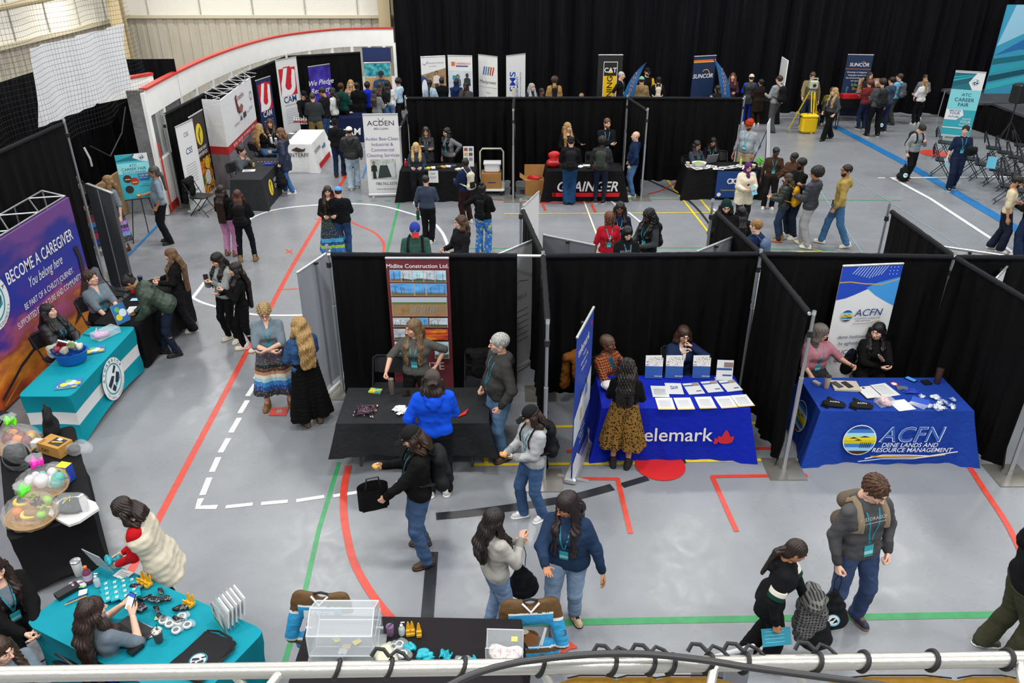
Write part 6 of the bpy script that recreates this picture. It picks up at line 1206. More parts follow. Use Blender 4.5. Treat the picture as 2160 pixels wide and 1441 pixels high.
it=[curvy([(0,1.62),(.12,1.64),(.25,1.69),(.4,1.76),(.55,1.82),(.85,1.84)],2.13,'1c46b8'),('p',[(.40,1.79),(.55,1.86),(.85,1.93),(.85,1.50),(.7,1.58),(.55,1.67)],m_('3f97dd')),
 ('l',[(0,1.88),(.15,1.885),(.35,1.85),(.6,1.83),(.85,1.90)],.016,m_('c9a255'))]+[('l',[(.16+.04*k,1.93+.012*abs(6-k)),(.24+.04*k,2.10)],.008,m_('cfe0f2')) for k in range(11)]+[('c',.68+.05*i,1.98+.05*j,.006,m_('e8f0fa')) for i in range(3) for j in range(3)]
it+=lake(.20,1.38,.085)+[('t',.50,1.37,.15,'ACFN',m_('24387a'),.004,.15),('t',.50,1.32,.032,'ATHABASCA CHIPEWYAN',m_('3a4a7a')),('t',.44,1.285,.032,'FIRST NATION',m_('3a4a7a')),('l',[(.3,1.255),(.5,1.25),(.7,1.29)],.008,m_('b98a45')),
 ('t',.44,1.03,.075,'dene hadónelten chu',m_('2c3464'),0,.2),('t',.44,.93,.075,'ha eghádálana dené',m_('2c3464'),0,.2),('t',.46,.78,.10,'EDUCATION AND',m_('2c3464'),0,.15),('t',.46,.66,.10,'EMPLOYMENT',m_('2c3464'),0,.15)]
banner(4.83,9.93,6,WP,it,'white and blue banner with round lake emblem behind the seated women',h=2.12)
q=(at(784,417)+at(845,411))/2
it=[('t',.425,1.78,.17,'ACDEN',m_('3a2430'),.0,0,'CENTER',1.15),('l',[(.36,1.96),(.43,1.86),(.50,1.96)],.010,m_('3a2430')),('t',.425,1.68,.07,'BEE-CLEAN',m_('3a2430'))]+[('t',.425,1.42-.135*k,.115,s_,m_('7a5a9a')) for k,s_ in enumerate(('Acden Bee-Clean','Industrial &','Commercial','Cleaning Services'))]
it+=[('r',.10,.45,.62,.50,ramp('warehouse',[(.35,'8fa09a'),(.6,'c9cfc8'),(.7,'5a6a66')],scale=6,rough=.5)),('p',[(.26,.47),(.66,.50),(.60,.80),(.33,.80)],m_('2c3434')),('p',[(.60,.50),(.70,.50),(.68,.86),(.50,.84)],m_('c8d0d0'))]+figure(.18,.46,.44,'16181c','16181c')+[('t',.46,.30,.10,'780.762.5575',m_('2a2a30')),('t',.46,.18,.055,'www.acdenbeeclean.ca',m_('4a4a55'))]
banner(q.x,q.y,4,WP,it,'white cleaning-service banner with phone number at the end of the black drapes')
# far row
x,y,a,w=W2([(888,120),(938,118)]); banner(x,y,a,WP,[('t',.50,1.90,.07,'BUSINESS CENTRE',m_('8a8f9a')),('l',[(.06,1.92),(.12,1.86),(.24,1.98)],.014,m_('2a3a78')),('t',.4,1.81,.05,'wood buffalo',m_('6a7090')),('p',[(0,1.55),(.85,1.75),(.85,.6),(0,.6)],ramp('office',[(.3,'6a4a34'),(.5,'a98a6a'),(.7,'3a5a34')],scale=5,rough=.6)),('p',[(0,.9),(.30,1.0),(.26,1.35),(.1,1.5),(0,1.5)],m_('26407c')),('c',.10,1.1,.1,m_('dfe4ec'),.3)]+figure(.52,.95,.72,'d8d0cc','3a3a44'),'white banner with a smiling office scene at the far row')
x,y,a,w=W2([(945,117),(995,118)]); banner(x,y,a,WP,[('r',.12,1.80,.12,.14,m_('d86a30')),('t',.52,1.85,.10,'CAREERREACH',m_('d05a34'),.008,0,'CENTER',.8),('r',.28,1.78,.42,.04,m_('2a3f86')),('r',0,.9,.85,.75,ramp('shop',[(.35,'b9c4cc'),(.6,'d5dde2'),(.75,'8fa3b5')],scale=3,rough=.5)),('r',.15,1.35,.25,.14,m_('2f8a9a')),('r',0,.4,.85,.55,m_('1f4fae'))]+figure(.33,.85,.68,'5a5f68','2a3040')+figure(.66,.85,.72,'20302c','2a3040','4a3022'),'white and blue career banner with two standing figures')
x,y,a,w=W2([(1008,115),(1050,120)]); banner(x,y,a,WP,[('l',[(.22+.10*k,1.50),(.28+.10*k,1.78)],.055,m_(c)) for k,c in enumerate(('2f5f9a','4a7ab0','3f7a5a','b0392e','b0392e'))]+[('l',[(.66,1.62),(.69,1.78)],.055,m_('c25a2e')),('t',.43,1.22,.17,'Manpower',m_('4a4f58'),0),('t',.43,1.08,.06,'What do you want to do today?',m_('8a8f98'))]+[('t',.43,.9-.16*k,.06,s_,m_('8a8f98')) for k,s_ in enumerate(('Staffing','Commercial','Skilled','Training'))],'white banner with slanted coloured bars over a grey word at the far row')
x,y,a,w=W2([(1067,118),(1109,113)]); banner(x,y,a,WP,[('t',.40,1.25,.36,'SMS',m_('1f3fa8'),.03,.1,'CENTER',1.1,math.pi/2),('t',.53,1.0,.13,'EQUIPMENT',m_('1f3fa8'),.008,0,'CENTER',1.2,math.pi/2),('t',.66,1.0,.08,'PARTNERS IN YOUR POSSIBILITIES',m_('4a5fa8'),.004,0,'CENTER',.9,math.pi/2)],'white banner with blue upright letters at the far row')
x,y,a,w=W2([(1263,116),(1314,116)]); YC=mat('e8b814',.5); banner(x,y,a,mat('141414',.6),[('r',.20,.2,.48,1.72,Wo),('r',.215,.2,.45,1.70,m_('161616')),('r',.215,.2,.45,1.25,YC),('t',.44,1.57,.22,'CAT',Wo,.02),('p',[(.36,1.55),(.44,1.66),(.52,1.55)],YC),('t',.52,.88,.26,'FINNING',m_('161616'),.03,0,'CENTER',1.1,math.pi/2)],'black and yellow heavy-machinery banner at the far row')
SB=mat('12294e',.5)
x,y,a,w=W2([(1469,119),(1507,117)]); banner(x,y,a,SB,[('r',0,1.93,.85,.09,m_('d86a1e')),('r',0,1.93,.85,.03,m_('e8b030')),('t',.40,1.42,.19,'SUNCOR',Wo,.02,.2),('l',[(.50+.16*math.cos(t),1.50+.20*math.sin(t)) for t in [2.4-.35*k for k in range(9)]],.022,m_('e8b030'))],'dark blue leaning banner with one white word and yellow arc at the far row')
x,y,a,w=W2([(1789,115),(1843,116)]); banner(x,y,a,SB,[('t',.44,1.76,.16,'SUNCOR',Wo,.015,.1),('l',[(.56+.10*math.cos(t),1.82+.09*math.sin(t)) for t in [2.0-.35*k for k in range(8)]],.014,m_('e8b030')),('r',0,1.66,.85,.015,m_('d86a1e'))]+[('t',.43,1.54-.095*k,.075,s_,Wo) for k,s_ in enumerate(('Greetings in Indigenous','languages spoken in','the communities where','we operate.'))]+[('t',.52,1.10,.13,"Edlanat'e",m_('7ac043'),.006),('t',.58,.97,.13,'Boozhoo',m_('d8952a'),.006),('t',.60,.82,.17,'Oki',m_('38a6c8'),.012),('t',.14,.85,.12,'Abawaset',m_('38a6c8'),.004,0,'CENTER',1,-math.pi/2),('t',.14,.45,.13,"Wahiya",m_('d86a1e'),.006)],'dark blue banner of greetings in several languages near the wheelchair')
def careerart(W=.85,H=2.0,z=0,sub=('EMPOWER','YOUR','FUTURE')):
    tq1,tq2=m_('0e7f8e'),m_('7fd3da'); k=W/.85
    wv=[('p',[(0,H*.97-.05*j),(W*.75,H-.0-.02*j),(W*.60,H-.05-.055*j),(0,H*.90-.055*j)],m_(['0a5f6e','1fa0b0','0d7383','2bb3c0','0a5a68'][j])) for j in range(5)]
    return [('r',0,z,W,H-z,m_('2ba7b4')),('r',0,H*.74,W,H*.26,m_('0c6f7d'))]+wv+[('p',[(W*.72,H),(W,H),(W,H*.70),(W*.70,H*.74),(W*.52,H*.86)],Wo),('r',0,H*.44,W,H*.31,tq2),('p',[(0,H*.44),(W*.55,H*.44),(W*.62,H*.36),(W*.4,H*.28),(0,H*.28)],Wo)]+emblem(W*.74,H*.865,.135*k,False)[1:]
it=careerart()+[('t',.47,1.30,.14,'ATC',m_('1c3a5a')),('t',.44,1.14,.155,'CAREER',m_('12325a'),.006),('t',.44,.99,.155,'FAIR',m_('12325a'),.006),('t',.26,.82,.07,'EMPOWER',m_('1c4f8a'),.006),('t',.26,.73,.11,'YOUR',m_('1c4f8a'),.008),('t',.26,.63,.085,'FUTURE',m_('1c4f8a'),.006),('t',.64,.58,.08,'IGNITE',Wo,.006),('t',.62,.48,.11,'YOUR',Wo,.008),('t',.62,.39,.08,'SUCCESS',Wo,.006),('r',0,.30,.85,.03,Wo)]
x,y,a,w=W2([(2016,149),(2081,153)],2.05); banner(x,y,a,WP,it,'teal career fair banner with white emblem beside the stage')
# stage backdrop banner
t=thing('stage_banner','huge teal and white banner hanging behind the stage','banner',(17.6,28.6,0)); MB().box((0,0,2.3),(2.4,.04,2.9),mat('3a9fc4',.5)).build('panel',t)
art(t,(-1.2,-.02,.85),(1,0,0),(0,0,1),[('p',[(0,1.6),(1.2,2.2),(2.4,2.0),(2.4,2.9),(.3,2.9)],m_('9ad0ea')),('p',[(0,1.3),(1,1.9),(2.4,1.8),(2.4,1.5),(.8,1.5)],m_('1c6fb0'))]+[('p',[(0,1.2-.28*j),(2.4,1.5-.2*j),(2.4,1.35-.2*j),(0,1.0-.28*j)],m_(['0d6f7d','2aa9b8','0a5563','3cbcc8'][j])) for j in range(4)])
# left side
YL=mat('2a1f1c',.6); food=ramp('food',[(.28,'1d1410'),(.42,'6a3a18'),(.52,'d87a1e'),(.6,'e8c040'),(.7,'3a5a22')],scale=9,kind='noise',detail=3,rough=.5)
it=[('c',.46,1.55,.22,YG,.26),('p',[(.42,1.33),(.46,1.33),(.46,1.55),(.50,1.62),(.40,1.6),(.38,1.5)],dk),('p',petal(.44,1.55,.2,.05,.6),leaf),('t',.45,1.16,.12,'POPLAR POINT',Wo,.008,0,'CENTER',.8),('t',.45,1.04,.12,'CAMP SERVICES',Wo,.008,0,'CENTER',.8),('r',0,.1,.9,.85,food)]
for (cx,cy,r,c1) in ((.24,.76,.17,'d8721e'),(.66,.80,.17,'e8b428'),(.55,.46,.19,'e9e6da'),(.18,.45,.12,'3f6a22'),(.82,.5,.1,'d8701e')): it+=[('c',cx,cy,r*1.12,m_('1a1614')),('c',cx,cy,r,ramp('food'+c1,[(.35,shade(c1,.6)),(.55,c1),(.7,shade(c1,1.2))],scale=22,rough=.5))]
banner(-7.70,19.78,90,YL,it,'dark food-service banner with yellow oval emblem and dishes',w=.92)
banner(-7.60,18.72,84,WP,[('t',.42,1.75,.14,'CSS',m_('5a6a7a')),('t',.42,1.35,.2,'CSS',m_('2a5a8a'),.01,.2)]+[('r',.15,1.1-.06*k,.5,.012,m_('9aa0aa')) for k in range(8)]+[('t',.42,.45,.12,'career',m_('2a5a9a')),('r',.5,.25,.18,.04,m_('5a5a60'))],'narrow white banner beside the dark food-service banner')
x,y,a,w=W2([(553,163),(577,152)],2.05); mag=lambda X,Y,s_:[('r',X-.30*s_,Y-.34*s_,.60*s_,.68*s_,m_('c8202c')),('o',X,Y-.08*s_,.26*s_,.14*s_,Wo),('r',X-.13*s_,Y-.08*s_,.26*s_,.45*s_,m_('c8202c')),('p',[(X-.26*s_,Y-.08*s_),(X-.12*s_,Y-.08*s_),(X+.02*s_,Y+.34*s_),(X-.12*s_,Y+.34*s_)],Wo),('p',[(X+.10*s_,Y-.08*s_),(X+.26*s_,Y-.08*s_),(X+.28*s_,Y+.26*s_),(X+.18*s_,Y+.30*s_)],Wo),('p',[(X-.30*s_,Y-.34*s_),(X-.08*s_,Y-.34*s_),(X-.25*s_,Y-.12*s_)],Wo)]
banner(-7.42,24.7,76,mat('1b2a58',.55),mag(.42,1.52,1.15)+[('t',.42,.95,.24,'CAM',Wo,.02)]+[('r',.15,.82-.07*k,.55,.014,m_('aab4d0')) for k in range(7)],'navy magnet-logo banner behind the smiling brown-haired person')
banner(-7.15,26.5,62,WP,mag(.45,1.65,1.25)+[('t',.45,1.02,.28,'CAM',m_('24407a'),.022),('t',.45,.92,.05,'INDUSTRIAL SOLUTIONS',m_('4a5a8a'))]+[('r',.18,.80-.07*k,.55,.012,m_('9aa0b8')) for k in range(7)],'tall white magnet-logo banner beside the navy one',w=.95,h=2.35)
x,y,a,w=W2([(649,138),(691,132)],2.05); banner(x+.1,y-.3,a,ramp('violet',[(.35,'241a70'),(.5,'3a2a9a'),(.68,'5a48b8')],scale=2.2,rough=.5),[('t',.42,1.45,.23,'We Pledge',Wo,.004,.35),('t',.36,1.20,.23,'Respect',Wo,.004,.35)]+[('r',.30,.9-.07*k,.45,.014,m_('b8b0e0')) for k in range(5)],'violet banner with white script behind the plaid shirt')
x,y,a,w=W2([(775,118),(832,117)]); banner(x,y-.9,a+2,mat('c9a070',.55),[('r',0,1.6,.85,.42,ramp('aerial',[(.35,'0f5a66'),(.5,'2a9aa6'),(.7,'86cfd2')],scale=6,rough=.5)),('t',.25,1.56,.10,'CAPABLE',Wo,.008),('c',.45,1.2,.08,m_('6a4a2a')),('r',0,.85,.85,.25,m_('3aa3ab')),('r',0,.2,.85,.4,m_('c9a070'))],'banner with teal aerial photos behind the queue',w=.88)
x,y,a,w=W2([(773,98),(826,116)],2.3); t=thing('hanging_banner','dark blue printed panel mounted just above the aerial-photo banner','banner',(-4.65,28.9,0)); MB().box((0,0,2.12),(.98,.02,.5),mat('1a2c5c',.5)).build('panel',t)
# white-and-red pop-up wall with fish logo
t=thing('popup_display','white and red pop-up wall with fish emblem behind the white cloth table','display',(0,0,0)); P0,P1,P2=(-7.70,20.35),(-7.22,20.25),(-7.42,23.5)
def pan(a,b,z0,z1,m,nm): A=Vector((*a,0));B=Vector((*b,0)); c=(A+B)/2; return MB().box((c.x,c.y,(z0+z1)/2),((B-A).length,.03,z1-z0),m,rz=math.atan2((B-A).y,(B-A).x)).build(nm,t)
for a,b,n in ((P0,P1,'end_panel'),(P1,P2,'front_panel')):
    pan(a,b,1.12,2.28,mat('dcdde0',.6,bump=.2,bs=6),n); pan(a,b,.92,1.12,mat('b0242a',.6),'red_band'); pan(a,b,.02,.92,ramp('greyphoto',[(.35,'4a484e'),(.6,'77757c'),(.72,'5a585f')],scale=1.5,rough=.6,vec=(2,2,.6)),'lower_photo_panel')
M=MB()
for k in range(6):
    y=20.35+.62*k; M.tube([(-7.25-.03*k,y,2.30),(-7.65,y+.1,2.42),(-7.25-.03*k,y+.6,2.30)],.012,mat('c9cacc',.4,metal=.5)); M.tube([(-7.65,y+.1,2.42),(-7.65,y+.6,2.42)],.012,mat('c9cacc',.4,metal=.5)); M.tube([(-7.25,y,2.32),(-7.65,y,2.2)],.01,mat('c9cacc',.4,metal=.5))
M.build('frame',t); U_=(Vector((*P2,0))-Vector((*P1,0)))
cr=m_('6a1f22')
art(t,(P1[0]+.018,P1[1],0),U_,(0,0,1),[('t',1.75,1.98,.20,'Centerfire',cr,.008),('p',[(1.25,2.1),(1.35,1.72),(1.55,1.62),(1.65,1.72),(1.5,1.8),(1.38,2.0),(1.40,2.16)],cr),('p',[(1.45,1.75),(1.75,1.62),(1.95,1.75),(1.8,1.85),(1.6,1.8)],m_('8a5a4a')),('o',2.9,1.85,.12,.03,m_('3a4a5a')),('t',1.1,1.42,.10,'MICROAGE',m_('8a3a4a')),('p',[(1.5,1.45),(1.6,1.6),(1.7,1.45)],m_('2a4a9a')),('r',1.85,1.45,.28,.14,m_('3a3a3c')),('t',2.35,1.5,.08,'Camrose',m_('4a4a50')),('t',2.75,1.52,.10,'SERVICE',m_('3a6a9a')),('t',1.6,1.0,.12,'PEOPLE - PROCESS - PERFORMANCE - PRIDE',m_('e8d8d8'),.004),('t',1.6,.94,.06,'Indigenous Owned and Operated',m_('e8d8d8'))],lift=.02)
# sunset pop-up wall
t=thing('popup_display','sunset-coloured pop-up wall lettered BECOME A CAREGIVER','display',(0,0,0))
SV=.45
def sunmat():
    m=bpy.data.materials.new('sunset_print'); n,N,L,b=nt(m); b.inputs['Roughness'].default_value=.6; tc=N.new('ShaderNodeTexCoord'); mp=N.new('ShaderNodeMapping'); mp.inputs['Rotation'].default_value=(math.radians(2),0,0); L.new(tc.outputs['Object'],mp.inputs[0]); s=N.new('ShaderNodeSeparateXYZ'); L.new(mp.outputs[0],s.inputs[0])
    t_=N.new('ShaderNodeTexNoise'); t_.inputs['Scale'].default_value=1.1; t_.inputs['Detail'].default_value=9; mp2=N.new('ShaderNodeMapping'); mp2.inputs['Scale'].default_value=(1,1,2.6); L.new(mp.outputs[0],mp2.inputs[0]); L.new(mp2.outputs[0],t_.inputs['Vector'])
    a=N.new('ShaderNodeMath'); a.operation='MULTIPLY_ADD'; a.inputs[1].default_value=1.6; L.new(t_.outputs['Fac'],a.inputs[0]); L.new(s.outputs[2],a.inputs[2])
    mr=N.new('ShaderNodeMapRange'); mr.inputs[1].default_value=SV; mr.inputs[2].default_value=SV+3.0; L.new(a.outputs[0],mr.inputs[0]); r=N.new('ShaderNodeValToRGB'); cr=r.color_ramp
    cols=[(0,'1a0d10'),(.14,'5a1c12'),(.26,'c2501a'),(.36,'f0952a'),(.44,'9a4a3c'),(.52,'a8507a'),(.60,'4a2f8e'),(.72,'23309a'),(.85,'2a2c86'),(.95,'6a3f86')]
    while len(cr.elements)<len(cols): cr.elements.new(.5)
    for e,(p,c) in zip(cr.elements,cols): e.position=p; e.color=hexc(c)
    L.new(mr.outputs[0],r.inputs[0]); L.new(r.outputs[0],b.inputs['Base Color']); return m
MB().box((-7.22,10.1,1.13),(.04,4.95,2.18),sunmat()).build('fabric_panel',t)
M=MB(); sl=mat('b9bcc0',.3,metal=.8)
ys=[7.65+.82*k for k in range(7)]
for a,b in zip(ys,ys[1:]):
    M.tube([(-7.25,a,2.24),(-7.25,b,2.24)],.014,sl); M.tube([(-7.6,a,2.33),(-7.6,b,2.33)],.014,sl); M.tube([(-7.25,a,2.24),(-7.6,(a+b)/2,2.33)],.012,sl); M.tube([(-7.25,b,2.24),(-7.6,(a+b)/2,2.33)],.012,sl); M.tube([(-7.6,a,2.33),(-7.6,a,2.0)],.012,sl); M.tube([(-7.6,a,2.0),(-7.25,b,2.2)],.010,sl)
M.tube([(-7.6,ys[-1],2.33),(-7.6,ys[-1],.0)],.014,sl); M.tube([(-7.25,ys[-1],2.24),(-7.6,ys[-1],2.33)],.014,sl); M.build('frame',t)
art(t,(-7.2,8.0,0),(0,1,0),(0,0,1),[('f',2.48,4.39,1.58,.26,'BECOME A CAREGIVER',Wo,.012),('f',2.95,3.92,1.34,.22,'You belong here',Wo,-.003,.4),('f',2.68,4.14,1.09,.135,"BE PART OF A CHILD'S JOURNEY.",Wo,.004),('f',2.40,4.33,.91,.135,'SUPPORTED BY CULTURE AND COMMUNITY.',Wo,.004)]+emblem(2.02,1.50,.40)+
 [('p',[(4.30,1.45),(4.36,1.25),(4.34,1.0),(4.28,.85),(4.18,.72),(4.05,.62),(3.95,.45),(3.75,.30),(4.0,.36),(4.15,.50),(4.28,.60),(4.42,.70),(4.45,.9),(4.46,1.2),(4.42,1.45)],m_('2a1a1c')),('p',[(4.36,.80),(4.46,.78),(4.52,.84),(4.44,.88)],m_('f0902a')),('l',[(1.6,.2),(2.2,.42),(2.9,.55),(3.4,.62)],.05,m_('2a2630')),('l',[(1.6,.1),(2.3,.32),(3.0,.42)],.03,m_('c28a2a'))],lift=.004)
# plain backs and partitions
x,y,a,w=W2([(183,387),(236,407)],2.0); t=thing('folding_display','tall dark grey folding display panel beside the big black drape','display',(x,y,0),R_(a)); g_=mat('55585e',.7,bump=.1,bs=90)
MB().box((-.24,0,1.0),(.44,.05,1.96),g_).build('panel',t); MB().box((.22,0,1.0),(.44,.05,1.96),g_).build('panel',t); M=MB(); M.box((0,0,1.99),(.92,.06,.03),sl); M.box((-.01,-.03,1.0),(.015,.02,1.96),mat('8c9096',.4)); M.build('edge_trim',t)
banner(-2.72,10.22,251,mat('8f949c',.55),None,'grey back of a banner behind the denim jacket, nearest the upright')
x,y,a,w=W2([(1105,434),(1136,405)],2.05); banner(x,y,a,WP,None,'white banner back at the drape opening behind the pointing arm')
x,y,a,w=W2([(1053,536),(1123,507)],2.05); banner(x,y,a,mat('b5b6ba',.6),[('l',[(.3,1.4),(.5,1.5),(.7,1.45)],.01,m_('6a6a70')),('t',.5,1.2,.09,'AUREUS',m_('6a6a72'))]+[('r',.3,1.0-.1*k,.4,.012,m_('7a7a80')) for k in range(6)],'pale grey banner seen through the gap beside the grey-haired person')
x,y,a,w=W2([(1143,495),(1257,518)],2.05); banner(x,y,a+180,mat('6b6f77',.6),None,'dark grey banner back in front of the girl in red')
x,y,a,w=W2([(1467,532),(1547,500)],2.05); banner(x,y,a+180,mat('8b8f96',.6),None,'grey banner back below the beanie man')
x,y,a,w=W2([(1985,520),(2110,538)],2.05); banner(x,y,a+180,mat('d0d2d6',.6),None,'white banner back between the far right drapes',w=.95)
banner(6.62,9.95,48,WP,[('t',.45,1.6,.2,'MW',m_('3a2430'),.01,.3)],'white banner half hidden in the booth at the picture edge')
x,y,a,w=W2([(1470,1395),(1570,1367)],2.0); banner(x+.02,y,a+180,mat('77797e',.6),None,'grey back of a banner rising beside the railing straps',h=2.0,w=.45)
# feather flags
def feather(x,y,label,lean):
    t=thing('feather_flag',label,'flag',(x,y,0)); n=14; pts=[]
    f=lambda v:(lean*(.18*v+.25*v**3)); M=MB(); V=[]
    for k in range(n+1):
        v=k/n; z=.45+1.75*v; w=.34*(1-v**3.5)+.01; cx=f(v); V+=[(cx-(w if lean>0 else 0),.02*math.sin(v*9),z),(cx+(0 if lean>0 else w),.03*math.sin(v*7+1),z)]
    M.add(V,[(2*k,2*k+1,2*k+3,2*k+2) for k in range(n)],mat('155a94',.5)); M.build('sail',t); M=MB(); M.tube([(f(v/8),0,.45+1.75*v/8) for v in range(9)],.012,blk); M.tube([(0,0,0),(0,0,.5)],.015,blk); M.box((0,0,.02),(.4,.4,.02),blk); M.build('pole',t)
    art(t,(-.12 if lean>0 else .20,-.035,.5),(1,0,0),(.0,0,1),[('t',f((1.45-.125*k)/1.75)-lean*.17-(-.12 if lean>0 else .20),1.30-.125*k,.13,c,m_('d8842a'),.01) for k,c in enumerate('THUNDER LL')],lift=.02)
x=at(1352,131,2.2); feather(x.x-.25,x.y,'blue feather flag with orange letters beside the yellow banner',1); x=at(1526,123,2.2); feather(x.x+.1,x.y,'blue feather flag with orange letters next to the dark blue leaning banner',-1)
p=at(1633,112,2.05); t=thing('foam_board','white foam board seen edge-on against the great curtain','board',(p.x,p.y-1.3,0),R_(86)); MB().box((0,0,1.35),(.9,.03,1.4),wht).build('board_face',t); M=MB(); M.tube([(-.3,0,.7),(-.35,0,0)],.015,blk); M.tube([(.3,0,.7),(.35,0,0)],.015,blk); M.build('stand',t)
# easels
def easel(x,y,face,z0,w,h,items,label,bm=None):
    t=thing('poster_easel',label,'easel',(x,y,0),R_(face)); M=MB(); M.tube([(-.33,-.12,0),(-.05,.03,1.55)],.010,blk); M.tube([(.33,-.12,0),(.05,.03,1.55)],.010,blk); M.tube([(0,.5,0),(0,.04,1.55)],.010,blk); M.tube([(-.3,-.10,z0-.02),(.3,-.10,z0-.02)],.010,blk); M.build('easel_frame',t)
    R4=Matrix.Rotation(math.radians(-7),4,'X'); o=MB().box((0,0,h/2),(w,.012,h),bm or WP).build('poster',t); o.location=(0,-.10,z0); o.rotation_euler=(math.radians(-7),0,0); art(o,(-w/2,-.006,0),(1,0,0),(0,0,1),items,lift=.001); return t
it=[('r',0,0,.62,.92,m_('38b4c6')),('r',0,.78,.62,.14,m_('0c6f7d')),('p',[(0,.80),(.3,.88),(.35,.92),(0,.92)],m_('2aa9b8')),('p',[(.38,.92),(.62,.92),(.62,.74),(.5,.76),(.33,.84)],Wo)]+emblem(.50,.84,.075,False)[1:]+[('r',0,.52,.62,.22,m_('8fdbe2')),('t',.31,.66,.075,'ATC',m_('1c3a5a')),('t',.31,.585,.082,'CAREER FAIR',m_('12325a'),.008),('t',.31,.53,.05,'KEYNOTE SPEAKERS',m_('12325a'),.004),('c',.15,.42,.08,m_('3a1d1a')),('c',.28,.36,.08,m_('a8282a')),('c',.15,.20,.08,m_('26221f')),('p',[(.36,.5),(.58,.5),(.6,.43),(.56,.36),(.38,.36)],m_('1c5f9a')),('t',.47,.45,.05,'12:00 PM',Wo,.006),('t',.47,.41,.025,'FIELD HOUSE 1',Wo),('r',.36,.24,.2,.01,m_('1c5f6a')),('t',.47,.27,.035,'ENTER',m_('8a2a2a')),('r',.10,.40,.1,.018,YG),('r',.23,.33,.1,.018,YG)]
easel(-7.95,16.55,24,.98,.62,.92,it,'teal keynote speakers poster on a black easel')
easel(6.42,20.15,68,.75,.65,1.05,[('r',.06,.06,.53,.9,m_('cfd3d8'))],'pale poster on an easel beside the turbaned person')
t=thing('hanging_sign','dark blue sign with rounded white letters hung on the black cloth','sign',(5.56,19.38,0)); MB().box((0,0,.40),(.98,.02,.66),mat('163a78',.4)).build('sign_board',t); art(t,(-.49,-.012,.07),(1,0,0),(0,0,1),[('o',.33,.42,.07,.025,Wo),('o',.47,.42,.07,.025,Wo),('l',[(.39,.36),(.39,.49)],.025,Wo),('l',[(.53,.36),(.53,.49)],.025,Wo),('l',[(.61,.34),(.61,.54)],.025,m_('d8602a')),('l',[(.56,.46),(.66,.46)],.025,m_('d8602a')),('t',.49,.18,.045,'Trusted Accountants Alberta Chartered',YG),('c',.09,.08,.05,Wo)],lift=.004)
t=thing('hanging_sign','small white paper sign taped to the front of the cleaning-service table','sign',(-1.83,19.27,0)); MB().box((-.1,-.03,.64),(.24,.004,.30),WP).build('sheet',t); art(t,(-.22,-.034,.5),(1,0,0),(0,0,1),[('t',.12,.2,.05,'JOBS',m_('5a5a60')),('r',.04,.13,.16,.01,m_('8a8a90')),('r',.06,.10,.12,.01,m_('8a8a90'))])
t=thing('display_sign','upright photo sign on the cleaning-service table','sign',(-1.08,19.75,.745)); MB().box((0,0,.26),(.26,.02,.5),WP).build('sign_board',t); art(t,(-.13,-.011,0),(1,0,0),(0,0,1),[('r',.02+.12*(k%2),.40-.12*(k//2),.09,.08,m_(c)) for k,c in enumerate(('a5482a','5a6a8a','c9a25a','6a4a3a','4a7a5a','8a8a9a'))]+[('r',.03,.06,.1,.05,m_('6a4a9a'))])
# ---------------- things on and around the tables ----------------
TZ=.757
def Z(x,y,z=TZ): return at(x,y,z)
def paper(p,w,h,rz,label,m=None,items=None,th=.002,group=None,name='leaflet',cat='paper',tilt=None):
    t=MB().box((0,0,th/2),(w,h,th),m or WP).build(name,label=label,cat=cat,group=group); t.location=p; t.rotation_euler=(tilt or 0,0,R_(rz))
    if items: art(t,(-w/2,-h/2,th),(1,0,0),(0,1,0),items,lift=.0008)
    return t
CLR=mat('e8eef2',.12,alpha=.28); PL=mat('dfe6ea',.15,alpha=.42)
def crumple(p,R,label,m,seed,name='wrapped_packet',cat='packet',group=None,amp=.25,inner=None,rz=0,parent=None):
    S=Sh(.01); S.e((0,0,0),R); rn=random.Random(seed); k=[rn.uniform(60,130)*.04/max(R[0],.02) for _ in range(4)]; ph=rn.random()*9
    S.post.append(lambda P,d:d+min(R)*amp*(np.sin(k[0]*P[...,0]+k[1]*P[...,1]+ph)+np.sin(k[2]*P[...,1]-k[3]*P[...,2]+2*ph)))
    V,Q=S.mesh(max(R)/9,pad=.01); o=link(name,mesh(name,V,Q,m,None,False),parent,label=label,cat=cat,group=group); o.location=p; o.rotation_euler=(0,0,R_(rz)); return o
def cup(p,r,h,label,m,lid=None,name='tumbler',cat='cup',straw=None,band=None):
    t=thing(name,label,cat,p); MB().lathe([(r*.78,0),(r*.84,.005),(r,h*.96),(r*.97,h)],m,n=20).build('cup_body',t,smooth=True)
    if lid: MB().lathe([(r*1.04,h),(r*1.04,h+.012),(r*.7,h+.02),(0,h+.02)],lid,n=20).build('lid',t,smooth=True)
    if straw: MB().tube([(0,0,h*.5),(.015,0,h+.09)],.004,straw).build('straw',t)
    if band: MB().lathe([(r*.93,h*.3),(r*.99,h*.7)],band,n=20).build('sleeve',t)
    return t
def bottle(p,r,h,label,m,capm,name='bottle',lab=None,pump=False,group=None):
    t=thing(name,label,'bottle',p,group=group); MB().lathe([(r*.9,0),(r,.01),(r,h*.62),(r*.85,h*.72),(r*.4,h*.84),(r*.38,h*.9)],m,n=16).build('bottle_body',t,smooth=True); M=MB().lathe([(r*.45,h*.9),(r*.45,h),(0,h)],capm,n=14)
    if pump: M.tube([(0,0,h),(0,0,h+.03),(.03,0,h+.032)],.005,capm)
    M.build('cap',t,smooth=True)
    if lab: MB().lathe([(r*1.02,h*.22),(r*1.02,h*.55)],lab,n=16).build('wrap_label',t,smooth=True)
    return t
